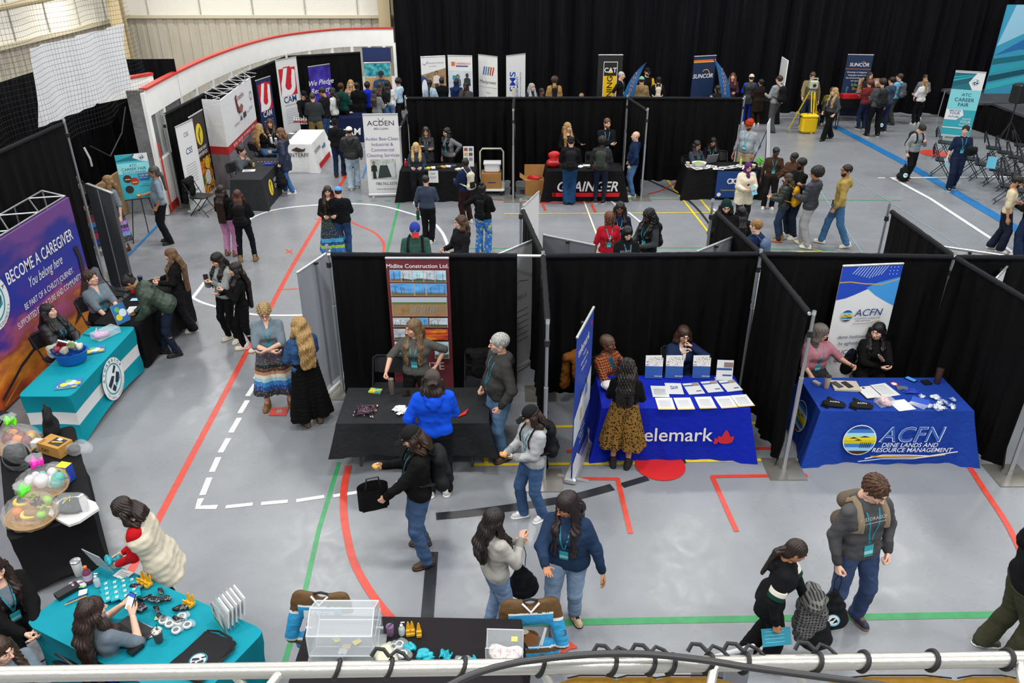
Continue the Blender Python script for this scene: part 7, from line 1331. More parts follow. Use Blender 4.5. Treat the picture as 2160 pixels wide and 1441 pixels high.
# lanyard table
paper(Z(792,826),.16,.10,-12,'bright multicoloured candy packet on the charcoal cloth',ramp('candy',[(.3,'e03a5a'),(.45,'f0d030'),(.55,'3ab85a'),(.65,'3a6ad0'),(.75,'f0e8f0')],scale=26,rough=.4),None,.02,name='candy_packet',cat='packet')
cup(Z(827,832),.036,.22,'taupe metal bottle under the hand of the streaked-hair person',mat('8b7b70',.35,metal=.5),mat('6a5c54',.4),'metal_bottle','bottle'); paper(Z(857,830),.09,.13,8,'black phone lying on the charcoal cloth',mat('0e0e10',.2),None,.012,name='phone',cat='phone')
rn=random.Random(5)
def lanpile(c,n,rx,ry,m,label,tip=None,m2=None):
    M=MB()
    for k in range(n):
        a=rn.random()*6; pts=[(c.x+rx*math.sin(a+j*1.1+k)*(.3+.1*j),c.y+ry*(math.cos(a+j*.9)*.8)*(.4+.08*j),c.z+.008+.012*rn.random()+.02*(1-j/8)) for j in range(8)]; M.tube(pts,.006,m if (k%2 or not m2) else m2,5,flat=.4)
        if tip: e=pts[-1]; M.tube([e,(e[0]+.01,e[1]-.03,e[2]-.004)],.005,tip,5)
    return M.build('lanyard_pile',label=label,cat='lanyards',kind='stuff')
lanpile(Z(770,868),26,.14,.17,mat('1a1620',.6),'tangled heap of dark floral lanyards with metal clips',mat('c8a8a0',.3,metal=.8),mat('6a4a5a',.6))
for k in range(24): c=Z(858,868); paper(c+Vector((rn.uniform(-.14,.10),rn.uniform(-.10,.10),.0015*k)),.09,.055,rn.uniform(-60,60),'white printed card in the scattered heap beside the blue hoodie',None,None,.001,'scattered white cards on the charcoal cloth','business_card','card')
for k in range(7): c=Z(975,873); o=MB().cyl((-.06,0,.006),(.06,0,.006),.006,mat('c8202a',.4)).build('pen',label='red pen in the small fan of pens beside the blue hoodie',cat='pen',group='red pens on the charcoal cloth'); o.location=c+Vector((.006*k,.014*k-.04,.004*(k%2))); o.rotation_euler=(0,0,R_(35+4*k))
# blue wordmark table
t=thing('card_bowl','white bowl heaped with paper tickets on the royal blue cloth','bowl',Z(1285,822)); MB().lathe([(.05,0),(.09,.03),(.115,.075),(.11,.078),(.08,.04),(0,.03)],mat('e6e6e6',.3)).build('bowl',t,smooth=True); crumple((0,0,.075),(.09,.09,.03),None,mat('e8e8ea',.7),3,'tickets',None,parent=t)
fc=ramp('faces',[(.3,'2a2a30'),(.45,'d8d0c8'),(.55,'f0f0f0'),(.65,'5a4a42'),(.8,'b8a090')],scale=45,rough=.5)
for k,(x,y) in enumerate(((1378,799),(1421,799),(1478,799))):
    t=thing('presentation_folder',['blue folder with crowd-of-faces cover, half hidden by the dark-haired visitor','middle of the three standing blue folders with crowd-of-faces cover','blue standing folder nearest the clear leaflet stand'][k],'folder',Z(x,y),R_(-4)); o=MB().box((0,0,.15),(.23,.012,.29),mat('24509c',.5)).box((0,0,.235),(.231,.013,.12),fc).build('cover',t); o.rotation_euler=(R_(-14),0,0); o=MB().box((.0,.015,.17),(.215,.006,.30),WP).build('insert',t); o.rotation_euler=(R_(-14),0,R_(5)); art(t,(-.1,-.008,.02),(1,0,0),(0,.2,1),[('t',.16,.02,.03,'telemark',Wo)],lift=.01)
t=thing('leaflet_stand','clear stand holding a blue and white leaflet at the end of the blue table','stand',Z(1527,802),R_(-4)); o=MB().box((0,0,.14),(.215,.004,.28),WP).build('leaflet',t); o.rotation_euler=(R_(-12),0,0); art(o,(-.107,-.002,0),(1,0,0),(0,0,1),[('r',.0,.14,.2,.03,m_('24509c')),('r',.09,.18,.12,.07,m_('8a7a72')),('r',.08,.06,.12,.02,m_('24509c'))]); MB().box((0,.01,.01),(.24,.08,.015),CLR).build('holder',t)
pp_=[(1392,826,-2,0),(1422,820,-2,3),(1463,820,8,1),(1502,816,9,1),(1541,814,12,1),(1403,852,0,2),(1443,852,2,2),(1488,850,3,2),(1531,849,7,2),(1566,846,8,2)]
for k,(x,y,rz,kd) in enumerate(pp_):
    it=[[('r',.03,.05+.02*j,.15,.006,m_('a8acb4')) for j in range(8)],[('r',.0,.20,.12,.03,m_('24509c')),('r',.12,.20,.09,.07,m_('a08a80')),('r',.12,.06,.07,.02,m_('24509c'))],[('r',0,0,.216,.022,m_('e8b93a'))]+[('r',.03,.05+.02*j,.15,.005,m_('b8bcc4')) for j in range(9)],[('r',.06,.12,.1,.08,ramp('pic1',[(.4,'2a4a8a'),(.6,'c9d0d8')],scale=30))]][kd]
    paper(Z(x,y)+Vector((0,0,.0006*k)),.216,.28,rz,['plain white sheet at the near end of the back row of leaflets','white sheet with a small blue picture in the back row','back-row leaflet with blue bar and two portraits','back-row leaflet with blue bar, second from the clear stand','back-row leaflet right under the clear stand','yellow-edged sheet nearest the dark-haired visitor','second yellow-edged sheet in the front row','third yellow-edged sheet in the front row','fourth yellow-edged sheet in the front row','yellow-edged sheet at the table corner'][k],WP,it)
# resource table
cup(Z(1742,818),.042,.17,'beige tumbler with black lid on the blue cloth',mat('b8a58c',.5),mat('17171a',.4)); cup(Z(1976,808),.045,.2,'brown patterned tumbler with handle lid at the far corner of the resource table',mat('4a3029',.4),mat('3a2620',.4)); paper(Z(1722,810),.06,.10,30,'grey computer mouse beside the beige tumbler',mat('a8a8a4',.4),None,.03,name='computer_mouse',cat='mouse')
paper(Z(1783,816),.34,.24,-5,'beige flat box under two phones',mat('c9bda8',.5),None,.025,name='flat_box',cat='box')
for x,l in ((1766,'grey-cased phone lying on the beige box near the tumbler'),(1787,'black phone lying in the middle of the beige box')): paper(Z(x,812,.785),.075,.15,22,l,mat('3a3a3e' if x<1770 else '101012',.2),None,.01,name='phone',cat='phone')
paper(Z(1832,828),.24,.31,10,'clipboard with emblem-headed sheet on the resource table',mat('17171a',.4),[('r',.015,.015,.21,.28,WP),('c',.11,.26,.02,dk)],.006,name='clipboard',cat='clipboard'); paper(Z(1866,823),.24,.31,14,'white form beside the clipboard',WP,[('r',.03,.05+.03*j,.16,.006,m_('a8acb4')) for j in range(8)]); paper(Z(1902,855),.24,.24,12,'blank white sheet beside the candy box',WP)
t=thing('candy_box','clear box of pastel candies on the blue cloth','box',Z(1864,852),R_(15)); MB().box((0,0,.045),(.19,.15,.085),CLR).build('container',t); crumple((0,0,.045),(.085,.065,.035),None,ramp('pastel',[(.3,'c85a5a'),(.45,'e8e0d8'),(.55,'e8a8b0'),(.68,'a85a4a')],scale=60,rough=.4),4,'candies',None,parent=t,amp=.5)
for k,(x,y) in enumerate(((1758,852),(1815,855))):
    t=thing('sling_bag',['black sling bag with white print nearest the beige tumbler','black sling bag with white print nearest the candy box'][k],'bag',Z(x,y),R_(-12+6*k)); S=Sh(.04); S.c((-.07,-.03,.02),(.07,-.03,.02),.075,n=(0,0,1),r=.35); S.c((0,0,.02),(-.04,.14,.012),.06,.02,n=(0,0,1),r=.4); V,Q=S.mesh(.009); link('bag_body',mesh('bag_body',V,Q,mat('1c1c1e',.8,bump=.3,bs=30),None,True),t); M=MB(); M.tube([(-.1,.0,.02),(-.16,-.08,.01),(-.08,-.13,.01)],.01,mat('151517',.8)); M.build('strap',t); art(t,(-.05,-.05,.05),(1,0,0),(0,1,0),[('t',.05,.0,.045,'ACFN',Wo,.003)])
lanpile(Z(1922,828),14,.12,.07,mat('1e3fb0',.4),'loose pile of royal blue lanyards on the resource table')
for k in range(4): paper(Z(1938,853)+Vector((.005*k,.004*k,.012*k)),.15,.20,40+6*k,'blue-covered notebook in the small stack by the lanyards, %s'%['bottom','second from the bottom','third from the bottom','topmost'][k],mat('eeeeee',.6),[('r',0,0,.15,.20,m_('2450b8'))],.01,name='notebook',cat='notebook')
for k in range(16): q=Z(1985,850)+Vector((rn.uniform(-.20,.20),rn.uniform(-.18,.16),.018)); crumple(q,(.05,.035,.018),'small clear packet with blue item in the scatter at the end of the resource table',ramp('clrpk',[(.40,'d8dee6'),(.55,'8f9bb0'),(.62,'3a55b0')],scale=30,rough=.2),k,group='clear packets on the resource table',rz=rn.uniform(0,180))
paper(Z(1921,801),.08,.15,35,'phone with lit screen leaning at the back of the resource table',mat('101828',.2),[('r',.005,.01,.07,.13,mat('4a8ad0',.3,emit=.4))],.01,name='phone',cat='phone'); paper(Z(1954,808),.11,.10,10,'black wallet in front of the brown tumbler',mat('17171a',.5),None,.02,name='wallet',cat='wallet'); paper(Z(1886,810),.1,.1,0,'round red and white sticker on the blue cloth',mat('1e3f9a',.7),[('c',.05,.05,.048,m_('c8283a')),('c',.05,.05,.034,Wo)],.001,name='sticker',cat='sticker'); paper(Z(1903,820),.14,.09,-10,'silver packet next to the round sticker',mat('8f979f',.25,metal=.5,bump=.5,bs=30),None,.015,name='packet',cat='packet')
# teal table with tub
t=thing('gift_tub','blue plastic tub filled with gift items on the teal table','tub',at(154,762,.757),R_(10)); MB().lathe([(.15,0),(.165,.02),(.20,.17),(.215,.175),(.19,.17),(.15,.03),(0,.025)],mat('1c62b8',.4),n=28,sx=1.1).build('tub_body',t,smooth=True)
for k in range(9): crumple((rn.uniform(-.14,.14),rn.uniform(-.12,.12),.20+rn.uniform(0,.05)),(.06,.04,.05),None,mat(['b8b49c','a8323e','e8e0d8','d88a4a','7a8a5a','3a3a6a','a8a490','c9c4b0','8a2a4a'][k],.6),k,'gift_item',None,parent=t,amp=.15,rz=k*40)
crumple((-.22,.03,.17),(.07,.06,.09),None,mat('a9ad98',.95,bump=.8,bs=40),31,'fleece_blanket',None,parent=t); o=MB().box((0,0,0),(.13,.02,.2),mat('f0ece6',.6)).box((0,-.011,.02),(.11,.004,.13),m_('8a2a3a')).build('boxed_book',t); o.location=(-.08,-.02,.27); o.rotation_euler=(.5,.5,.2)
t=thing('prize_box','clear acrylic tray with pink wrapped sweets on the teal table','tray',Z(224,708),R_(62)); MB().box((0,0,.05),(.36,.2,.09),CLR).build('tray',t); crumple((-.05,0,.04),(.13,.08,.03),None,ramp('pinkc',[(.35,'c85a8a'),(.5,'e8b8d0'),(.6,'8a6ac8'),(.7,'f0e0e8')],scale=50,rough=.35),7,'sweets',None,parent=t,amp=.5)
fl=lambda:[('r',.0,.0,.28,.2,m_('2a6fae')),('c',.07,.07,.05,m_('e0cf2a')),('c',.16,.10,.06,m_('dfeaf2')),('c',.23,.06,.04,m_('e0b82a')),('c',.12,.15,.04,m_('5ab85a'))]
for k,(x,y) in enumerate(((142,812),(148,808),(199,739))): paper(Z(x,y)+Vector((0,0,.002*k)),.28,.2,[14,22,24][k],['under flyer of the pair at the near end of the teal table','upper colourful flyer of the pair at the near end of the teal table','colourful flyer lying beside the acrylic sweets tray'][k],WP,fl(),name='flyer'); 
for k,(x,y) in enumerate(((183,707),(203,697),(212,700))): paper(Z(x,y),.015,.14,[70,20,60][k],['teal pen near the clasped hands','pink sticky pad near the clasped hands','black pen beside the sweets tray'][k],mat(['1a5a6a','e0a8c0','17171a'][k],.5),None,.01,name=['pen','sticky_pad','pen'][k],cat=['pen','pad','pen'][k])
# dark table
o=paper(Z(258,680)+Vector((0,0,.0)),.22,.30,65,'upright flyer stand with blue and yellow print on the dark table',WP,[('r',0,0,.22,.30,m_('2a6fae')),('c',.07,.10,.05,m_('e0cf2a')),('c',.15,.15,.06,m_('dfeaf2')),('c',.08,.22,.04,m_('5ab85a'))],.006,name='flyer_stand',cat='stand'); o.rotation_euler=(R_(72),0,R_(60)); o.location.z+=.15
paper(Z(290,653),.24,.30,100,'white clipboard being written on by the green puffer',WP,[('r',.03,.05+.03*j,.16,.006,m_('a8acb4')) for j in range(8)],.006,name='clipboard',cat='clipboard'); bottle(Z(272,672),.026,.12,'sanitizer bottle with light blue label beside the flyer stand',mat('bcd8e4',.2),mat('e8e8e8',.4),'sanitizer_bottle',m_('3a8ac0'),True); cup(Z(281,619),.035,.09,'red cup on the dark table near the woman writing',mat('b81c2a',.4)); paper(Z(263,612),.14,.22,70,'black tray on the dark table',mat('1a1a1c',.4),None,.02,name='tray',cat='tray'); cup(Z(298,598),.04,.12,'black mug at the far end of the dark table',mat('1b1b20',.4),mat('17285a',.4)); paper(Z(287,632),.1,.16,95,'light blue card near the red cup',mat('9fc8e0',.6),None,.004)
# gift table
cel=mat('e6ecef',.08,alpha=.17,bump=.6,bs=14)
def fruitbasket(p,label,rib,seed,extra):
    t=thing('gift_basket',label,'basket',p,R_(-30)); MB().lathe([(.20,0),(.24,.06),(.225,.065),(.18,.02),(0,.02)],mat('b08a54',.8,bump=.8,bs=40),n=24,sx=1.15).build('basket',t,smooth=True); rn=random.Random(seed)
    for nm,n_,r,c in extra:
        for k in range(n_):
            a=rn.random()*6.28; d=rn.uniform(.02,.17); q=(d*math.cos(a)*1.15,d*math.sin(a),.09+rn.uniform(.0,.08)); r*=1.15
            if nm=='banana': M=MB(); M.tube([(q[0]-.09+.03*j,q[1]-.03+.012*(j-3)**2*.6,.12+.02*k) for j in range(7)],.019,mat(c,.5),8,rs=[.006,.016,.019,.020,.018,.014,.006]); M.build(nm,t,smooth=True)
            elif nm=='grapes':
                M=MB()
                for j in range(16): M.lathe([(.001,-.012),(.009,-.009),(.012,0),(.009,.009),(.001,.012)],mat(c,.35),(q[0]+rn.uniform(-.04,.04),q[1]+rn.uniform(-.03,.03),q[2]+rn.uniform(0,.05)),8)
                M.build(nm,t,smooth=True)
            else: MB().lathe([(.001,-r),(r*.7,-r*.7),(r,0),(r*.86,r*.5),(r*.5,r*.83),(.001,r*.92)],mat(c,.4),q,14).build(nm,t,smooth=True)
    rn=random.Random(seed+1); S=Sh(.05); S.e((0,0,.10),(.29,.26,.15)); S.c((0,0,.2),(0,0,.36),.13,.03,k=.08); S.c((0,0,.36),(.0,.0,.46),.03,.11,k=.03); S.post.append(lambda P,d:np.maximum(d+.012*np.sin(P[...,0]*40+seed)*np.sin(P[...,1]*37+P[...,2]*23),np.maximum(-P[...,2]+.005,P[...,2]-.44))); V,Q=S.mesh(.022); link('cellophane',mesh('cellophane',V,Q,cel,None,False),t)
    crumple((0,0,.37),(.07,.06,.045),None,mat(rib,.4),seed,'bow',None,parent=t,amp=.3)
    return t
fruitbasket(at(70,1095,.76),'fruit basket with bananas, oranges and green bow at the near end of the gift table','4fd81c',3,[('orange',2,.045,'e8861a'),('green_apple',2,.042,'8fc02a'),('banana',3,0,'ecc92a'),('grapes',3,0,'93a83a'),('grapes',2,0,'5a2a3a')])
fruitbasket(at(40,945,.76),'fruit basket with pineapple leaves and green bow at the far end of the gift table','6ae01c',8,[('orange',4,.045,'e8861a'),('pear',2,.042,'c9c02a'),('red_apple',4,.042,'7a1a22'),('grapes',2,0,'7f9a3a')])
fruitbasket(at(95,1035,.76),'gift basket with pink and white bows behind the banana basket','e81cb0',12,[('wrapped_sweet',6,.035,'e8dfe4'),('bath_ball',4,.04,'5ab0a4')])
t=thing('sun_bag','black insulated bag with yellow lettering standing at the far end of the gift table','bag',at(112,915,.76),R_(-60)); S=Sh(.16); S.c((-.10,0,.08),(.10,0,.08),.09); S.c((-.11,0,.27),(.11,0,.27),.045); V,Q=S.mesh(.013); link('bag_body',mesh('bag_body',V,Q,mat('1d1d1f',.7,bump=.3,bs=14),None,True),t); MB().tube([(-.07,0,.34),(-.03,0,.42),(.03,0,.42),(.07,0,.34)],.01,blk).build('handle',t); art(t,(0,-.095,.0),(1,0,0),(0,.2,1),[('t',.05,.16,.06,'WAJAX',m_('e8d020'),.008,0,'CENTER',1,1.2),('r',-.08,.24,.04,.04,WP)],lift=.012)
t=thing('toy_box','tan boxed toy machine with dark window on the gift table','box',at(121,952,.76),R_(-22)); kr=mat('b88a4a',.7); MB().box((0,0,.07),(.33,.20,.14),kr).build('carton',t); art(t,(-.165,-.10,.14),(1,0,0),(0,1,0),[('r',.13,.04,.17,.13,m_('2a2620')),('l',[(.15,.08),(.27,.12)],.02,YC),('r',.17,.13,.06,.04,WP),('t',.06,.05,.04,'CAT',m_('1c1a18'),.003,0,'CENTER',1,1.57)]); art(t,(-.165,-.101,0),(1,0,0),(0,0,1),[('t',.12,.05,.06,'CAT',m_('1c1a18'),.005)])
t=thing('battery_box','blue and yellow printed box on the gift table','box',at(144,1012,.76),R_(-14)); MB().box((0,0,.10),(.13,.10,.20),m_('1c3fa8')).build('carton',t); art(t,(-.065,-.051,0),(1,0,0),(0,0,1),[('r',0,.08,.13,.11,m_('e8cf20')),('c',.04,.15,.02,dk),('r',.02,.03,.09,.02,WP)]); art(t,(-.065,-.05,.20),(1,0,0),(0,1,0),[('r',0,0,.13,.1,m_('e8cf20'))])
t=thing('wrapped_backpack','black rucksack wrapped in clear plastic on the gift table','bag',at(42,985,.76),R_(20)); crumple((0,0,.14),(.13,.10,.16),None,mat('202024',.7),6,'rucksack',None,parent=t,amp=.08); crumple((0,0,.16),(.155,.12,.19),None,cel,7,'plastic_wrap',None,parent=t,amp=.12)
t=thing('white_box','small white carton beside the black insulated bag','box',at(88,948,.76),R_(-10)); MB().box((0,0,.06),(.16,.10,.12),WP).build('carton',t)
for k,(x,y,r) in enumerate(((165,955,.10),(118,1000,.09))): t=thing('wrapped_gift',['clear-wrapped gift overhanging the outer edge of the gift table','black cap in clear wrap in the middle of the gift table'][k],'gift',at(x,y,.76)); crumple((-.04,0,.05),(.07,.06,.05),None,mat('17171a',.7),k,'cap',None,parent=t,amp=.06); crumple((.03,0,.07),(r*1.5,r,.06),None,cel,k+40,'plastic_wrap',None,parent=t,amp=.2)
t=thing('gift_set','white tray with black shirt and white bottle in clear wrap on the gift table','gift set',at(155,1078,.76),R_(-32)); M=MB(); M.prism([(-.24,-.10),(-.12,-.19),(.2,-.17),(.24,-.08),(.22,.15),(.1,.19),(-.14,.16),(-.24,.05)],0,.03,mat('e2e2e0',.4)); M.build('tray',t); crumple((-.02,0,.06),(.15,.12,.045),None,mat('1b1b1e',.6),21,'black_shirt',None,parent=t,amp=.12); MB().lathe([(.035,0),(.038,.02),(.038,.15),(.02,.18),(.02,.2)],mat('e4e4e4',.4),(.14,.06,.03),14).build('white_bottle',t,smooth=True); MB().tube([(-.12,.02,.11),(-.05,-.06,.115),(-.1,.06,.115),(-.02,.0,.12)],.005,m_('e0c820')).build('yellow_cord',t); crumple((0,0,.08),(.22,.17,.085),None,cel,44,'plastic_wrap',None,parent=t,amp=.12)
# near teal table
cup(Z(168,1212),.045,.16,'white steel tumbler with clear lid at the back of the near teal table',mat('e6e6e4',.25),mat('9fa3a8',.3,metal=.6)); bottle(Z(189,1228),.038,.19,'juice bottle with orange cap and purple drink',mat('7a3a5a',.25),mat('e86a14',.4),'juice_bottle',m_('c8b8cc')); bottle(Z(207,1236),.028,.12,'clear pump bottle beside the juice bottle',mat('d4e4ec',.15,alpha=.6),mat('f0f0f0',.4),'sanitizer_bottle',None,True)
t=thing('acrylic_sign','frosted acrylic sign holder leaning at the back of the near teal table','sign',Z(222,1200),R_(-27)); o=MB().box((0,0,.14),(.24,.006,.28),mat('c9d2d6',.25,alpha=.6)).build('sheet',t); o.rotation_euler=(R_(18),0,0)
paper(Z(143,1250),.09,.20,-38,'black glasses case on the near teal table',mat('151517',.5),None,.04,name='case',cat='case'); crumple(Z(164,1238)+Vector((0,0,.02)),(.09,.05,.025),'purple and green snack packet beside the juice bottle',ramp('snack',[(.4,'8a3a8a'),(.5,'e8e0e8'),(.6,'6ac02a')],scale=14,rough=.3),2,'snack_packet','packet'); paper(Z(175,1250),.07,.07,20,'white sticky note near the glasses case',WP,None,.004)
for k,(c,l) in enumerate((('d8962a','yellow pencil next to the blue pen'),('24408a','blue pen next to the yellow pencil'))): o=MB().cyl((-.09,0,.006),(.09,0,.006),.005,mat(c,.4)).build('pencil' if k==0 else 'pen',label=l,cat='pencil' if k==0 else 'pen'); o.location=Z(160+4*k,1268-6*k); o.rotation_euler=(0,0,R_(38))
tq_=mat('14a0b0',.25,metal=.2,bump=.8,bs=24)
for k in range(16): c=Z(236,1250)+Vector((.075*(k%4)-.10+.04*(k//4),-.07*(k//4)+.10+.015*(k%4),.0022*k)); paper(c,.10,.072,28+(k*37%15),'shiny teal packet with white emblem in the overlapping rows',tq_,[('p',[(.035,.025),(.06,.022),(.066,.045),(.045,.052)],WB),('p',[(.042,.030),(.055,.034),(.046,.044)],dk)],.012,'teal packets on the near teal table','teal_packet','packet')
paper(Z(260,1212),.15,.11,-24,'white card standing near the cream vest',WP,[('r',.02,.03+.02*j,.1,.005,m_('8a8a90')) for j in range(3)],.004)
ys_=mat('d8a41c',.5)
def pstand(p,rz,label,g): t=thing('phone_stand',label,'stand',p,R_(rz),g); M=MB(); M.box((0,0,.02),(.045,.075,.04),ys_,bev=.008); M.box((0,-.02,.05),(.04,.012,.03),ys_); M.prism([(-.02,0),(.02,0),(.012,.05),(.004,.075),(-.004,.075),(-.012,.05)],-.006,.006,ys_,Matrix.Translation((0,.02,.035))@Matrix.Rotation(math.radians(80),4,'X')); M.build('stand_body',t)
for k,(x,y) in enumerate(((298,1228),(306,1232),(314,1237),(395,1275),(404,1279))): pstand(Z(x,y),-28,'yellow plastic phone stand '+['first of the three near the cream vest','middle of the three near the cream vest','last of the three near the cream vest','nearer the crumpled bags in the pair by the leaflet rack','nearer the leaflet rack in the pair'][k],'yellow phone stands on the near teal table')
bp=ramp('blackpk',[(.4,'131316'),(.58,'2a2a2e'),(.66,'a0a4aa'),(.70,'35353a')],scale=30,rough=.2)  # pale ramp stop paints the clear wrap's highlights into the dark colour
for k in range(18): c=Z(330,1272)+Vector((rn.uniform(-.30,.30),0,.03)); c.y+=-(c.x-Z(330,1272).x)*.42+rn.uniform(-.15,.13); crumple(c,(.062,.026,.022),'black rolled item in crinkled clear wrap in the long heap',bp,k+60,group='black wrapped items on the near teal table',rz=rn.uniform(-50,20))
def puck(p,label,g): t=thing('tape_roll',label,'roll',p,0,g); MB().lathe([(.036,0),(.038,.004),(.038,.02),(.034,.024),(0,.024)],mat('e4e4e2',.4),n=20).build('case',t,smooth=True); MB().lathe([(.024,.0245),(0,.0255)],mat('2a2a2e',.5),n=20).build('emblem_disc',t)
for k,(x,y) in enumerate(((345,1312),(358,1319),(377,1314),(372,1332),(384,1303),(396,1321))): puck(Z(x,y),'white round case with dark emblem in the loose cluster','white round cases on the near teal table'); crumple(Z(x,y)+Vector((.01,.01,.02)),(.06,.05,.018),'clear crinkled wrap around a white round case',cel,k+90,'plastic_wrap','wrap','clear wraps on the near teal table',.3)
paper(Z(310,1322),.13,.018,-24,'grey marker pen in the middle of the near teal table',mat('8f8f8f',.4),None,.014,name='marker',cat='marker'); paper(Z(333,1304),.05,.04,10,'small yellow note next to the round cases',m_('d8d890'),None,.002)
t=thing('laptop','closed black laptop beside the person with the phone','laptop',Z(275,1338),R_(-28)); MB().box((0,0,.012),(.36,.25,.022),mat('17171a',.4),bev=.01).build('body',t); paper(Z(296,1352),.012,.2,-62,'white pencil tucked beside the laptop',WP,None,.008,name='pencil',cat='pencil')
paper(Z(287,1372),.07,.12,-30,'black computer mouse in front of the laptop',mat('141416',.35),None,.035,name='computer_mouse',cat='mouse')
cup(Z(336,1352),.042,.11,'iced drink in a clear cup with dark straw',mat('4a3a34',.25),ramp('whip',[(.4,'4a342a'),(.6,'efe8e0')],scale=40,rough=.5),'drink_cup','cup',mat('1c4a3a',.4))
for k in range(3):
    t=thing('drawstring_bag',['lowest flat black drawstring bag in the near pile','middle flat black drawstring bag in the near pile','top flat black drawstring bag with round white emblem in the near pile'][k],'bag',Z(425,1385)+Vector((.012*k,-.004*k,.008*k)),R_(-27+2*k)); M=MB(); M.sheet(lambda u,v:((u-.5)*(.36-.05*v),(v-.5)*.44,.006+.004*math.sin(u*21+v*8)),10,10,mat('242426',.8,bump=.4,bs=14)); M.box((0,0,.003),(.34,.42,.004),mat('242426',.8)); M.build('fabric_pouch',t,smooth=True); MB().tube([(-.16,.22,.01),(-.05,.25,.02),(.1,.23,.02),(.2,.15,.01),(.17,-.05,.012)],.005,blk).build('drawstring',t)
    if k==2: art(t,(0,-.06,.012),(1,0,0),(0,1,0),emblem(0,0,.10,True)[1:],lift=.004)
t=thing('leaflet_rack','clear stepped rack of white and green leaflets on the near teal table','rack',Z(468,1320),R_(-48)); 
for k in range(5): o=MB().box((0,.035*k,.10+.015*k),(.24,.003,.20),CLR).build('shelf',t); o=MB().box((0,.035*k+.015,.13+.018*k),(.21,.012,.19),WP).build('leaflets',t); o.rotation_euler=(R_(-10),0,0)
art(t,(-.105,-.004,.01),(1,0,0),(0,-.05,1),[('r',0,0,.21,.24,WP),('r',.03,.09,.07,.13,ramp('pic2',[(.4,'4a3a30'),(.6,'b89a80')],scale=30)),('p',[(0,0),(.21,0),(.21,.03),(0,.08)],m_('3a9a4a')),('t',.14,.14,.022,'EMPLOYMENT & TRAINING',dk,.002,0,'CENTER',.6,1.57),('c',.04,.21,.016,dk)],lift=.012)
# raffle table
t=thing('raffle_drum','large clear acrylic hexagonal raffle drum','drum',Vector((-1.38,4.73,.757))); AC=mat('dfe6ea',.06,alpha=.22); ED=mat('eef4f8',.1,alpha=.6); hx=[(0.22*math.cos(math.pi/3*k+math.pi/6),.24+.22*math.sin(math.pi/3*k+math.pi/6)) for k in range(6)]
M=MB()
for k in range(6): (a,b),(c,d)=hx[k],hx[(k+1)%6]; M.box((0,(a+c)/2,(b+d)/2+.03),(.52,.006,math.hypot(c-a,d-b)),AC,R=Matrix.Rotation(-math.atan2(c-a,d-b),3,'X'))
M.build('barrel',t); M=MB()
for sx in(-.26,.26):
    M.prism([(a,b+.03) for a,b in hx],sx-.004,sx+.004,AC,Matrix(((0,0,1,0),(1,0,0,0),(0,1,0,0),(0,0,0,1)))); M.box((sx*1.07,0,.17),(.01,.30,.34),AC)
M.build('end_plate',t); M=MB()
for k in range(6): a,b=hx[k]; M.tube([(-.26,a,b+.03),(.26,a,b+.03)],.006,ED)
for sx in(-.26,.26):
    for k in range(6): a,b=hx[k]; c,d=hx[(k+1)%6]; M.tube([(sx,a,b+.03),(sx,c,d+.03)],.005,ED)
M.build('edge_strips',t); MB().box((0,0,.006),(.62,.34,.012),AC).build('base_plate',t); M=MB(); M.cyl((.26,0,.27),(.32,0,.27),.012,mat('c9ccd0',.3,metal=.7)); M.cyl((-.32,0,.27),(-.26,0,.27),.012,mat('c9ccd0',.3,metal=.7)); M.build('axle',t)
for x,y,c in ((-.10,.06,'d8d070'),(.0,-.02,'c8b898'),(.08,.03,'d8d070'),(-.02,-.07,'e8e8e8')): MB().box((x,y,.075),(.07,.05,.003),m_(c),rz=x*9).build('ticket',t)
t=thing('ticket_box','small clear acrylic box half full of red and white tickets','box',Vector((-.06,4.66,.757)),R_(-2)); MB().box((0,0,.11),(.30,.20,.22),AC).build('box_shell',t); M=MB(); 
for a,b in ((-1,-1),(1,-1),(-1,1),(1,1)): M.tube([(a*.15,b*.1,0),(a*.15,b*.1,.22)],.004,ED)
for b in(-1,1): M.tube([(-.15,b*.1,.22),(.15,b*.1,.22)],.004,ED)
M.build('edge_strips',t); crumple((0,0,.05),(.14,.09,.05),None,ramp('tix',[(.4,'f0ece8'),(.55,'f4f0ee'),(.60,'d8402a'),(.66,'f0ece8')],scale=40,rough=.6),9,'tickets',None,parent=t,amp=.3); MB().box((.08,0,.222),(.05,.05,.002),m_('c8c860')).build('sticky_note',t)
t=cup(Z(824,1340),.034,.11,'purple cup holding pens on the raffle table',mat('7a5a7a',.5),None,'pen_cup','cup'); M=MB(); [M.tube([(0,.01*k-.01,.03),(.012*(k-1),.015*k-.02,.13)],.004,mat('22306a',.4)) for k in range(4)]; M.build('pens',t)
bottle(Z(848,1338),.028,.11,'clear sanitizer bottle with white pump beside the pen cup',mat('d4e4ec',.15,alpha=.6),mat('f0f0f0',.4),'sanitizer_bottle',None,True); bottle(Z(719,1398),.022,.11,'tiny clear bottle with white cap in front of the raffle drum',mat('d4e4ec',.15,alpha=.6),mat('f0f0f0',.4))
for k,(x,y) in enumerate(((862,1338),(870,1337),(884,1340))): pstand(Z(x,y),8,'yellow plastic phone stand '+['next to the clear sanitizer bottle','in the middle of the raffle-table three','standing a little apart on the raffle table'][k],'yellow phone stands on the raffle table')
for k,(x,y) in enumerate(((829,1368),(843,1362),(850,1382),(973,1398))): puck(Z(x,y),'white round case lying on the raffle table','white round cases on the raffle table'); crumple(Z(x,y)+Vector((.01,0,.02)),(.07,.05,.022),'clear crinkled wrap around a case on the raffle table',cel,k+190,'plastic_wrap','wrap','clear wraps on the raffle table',.3)
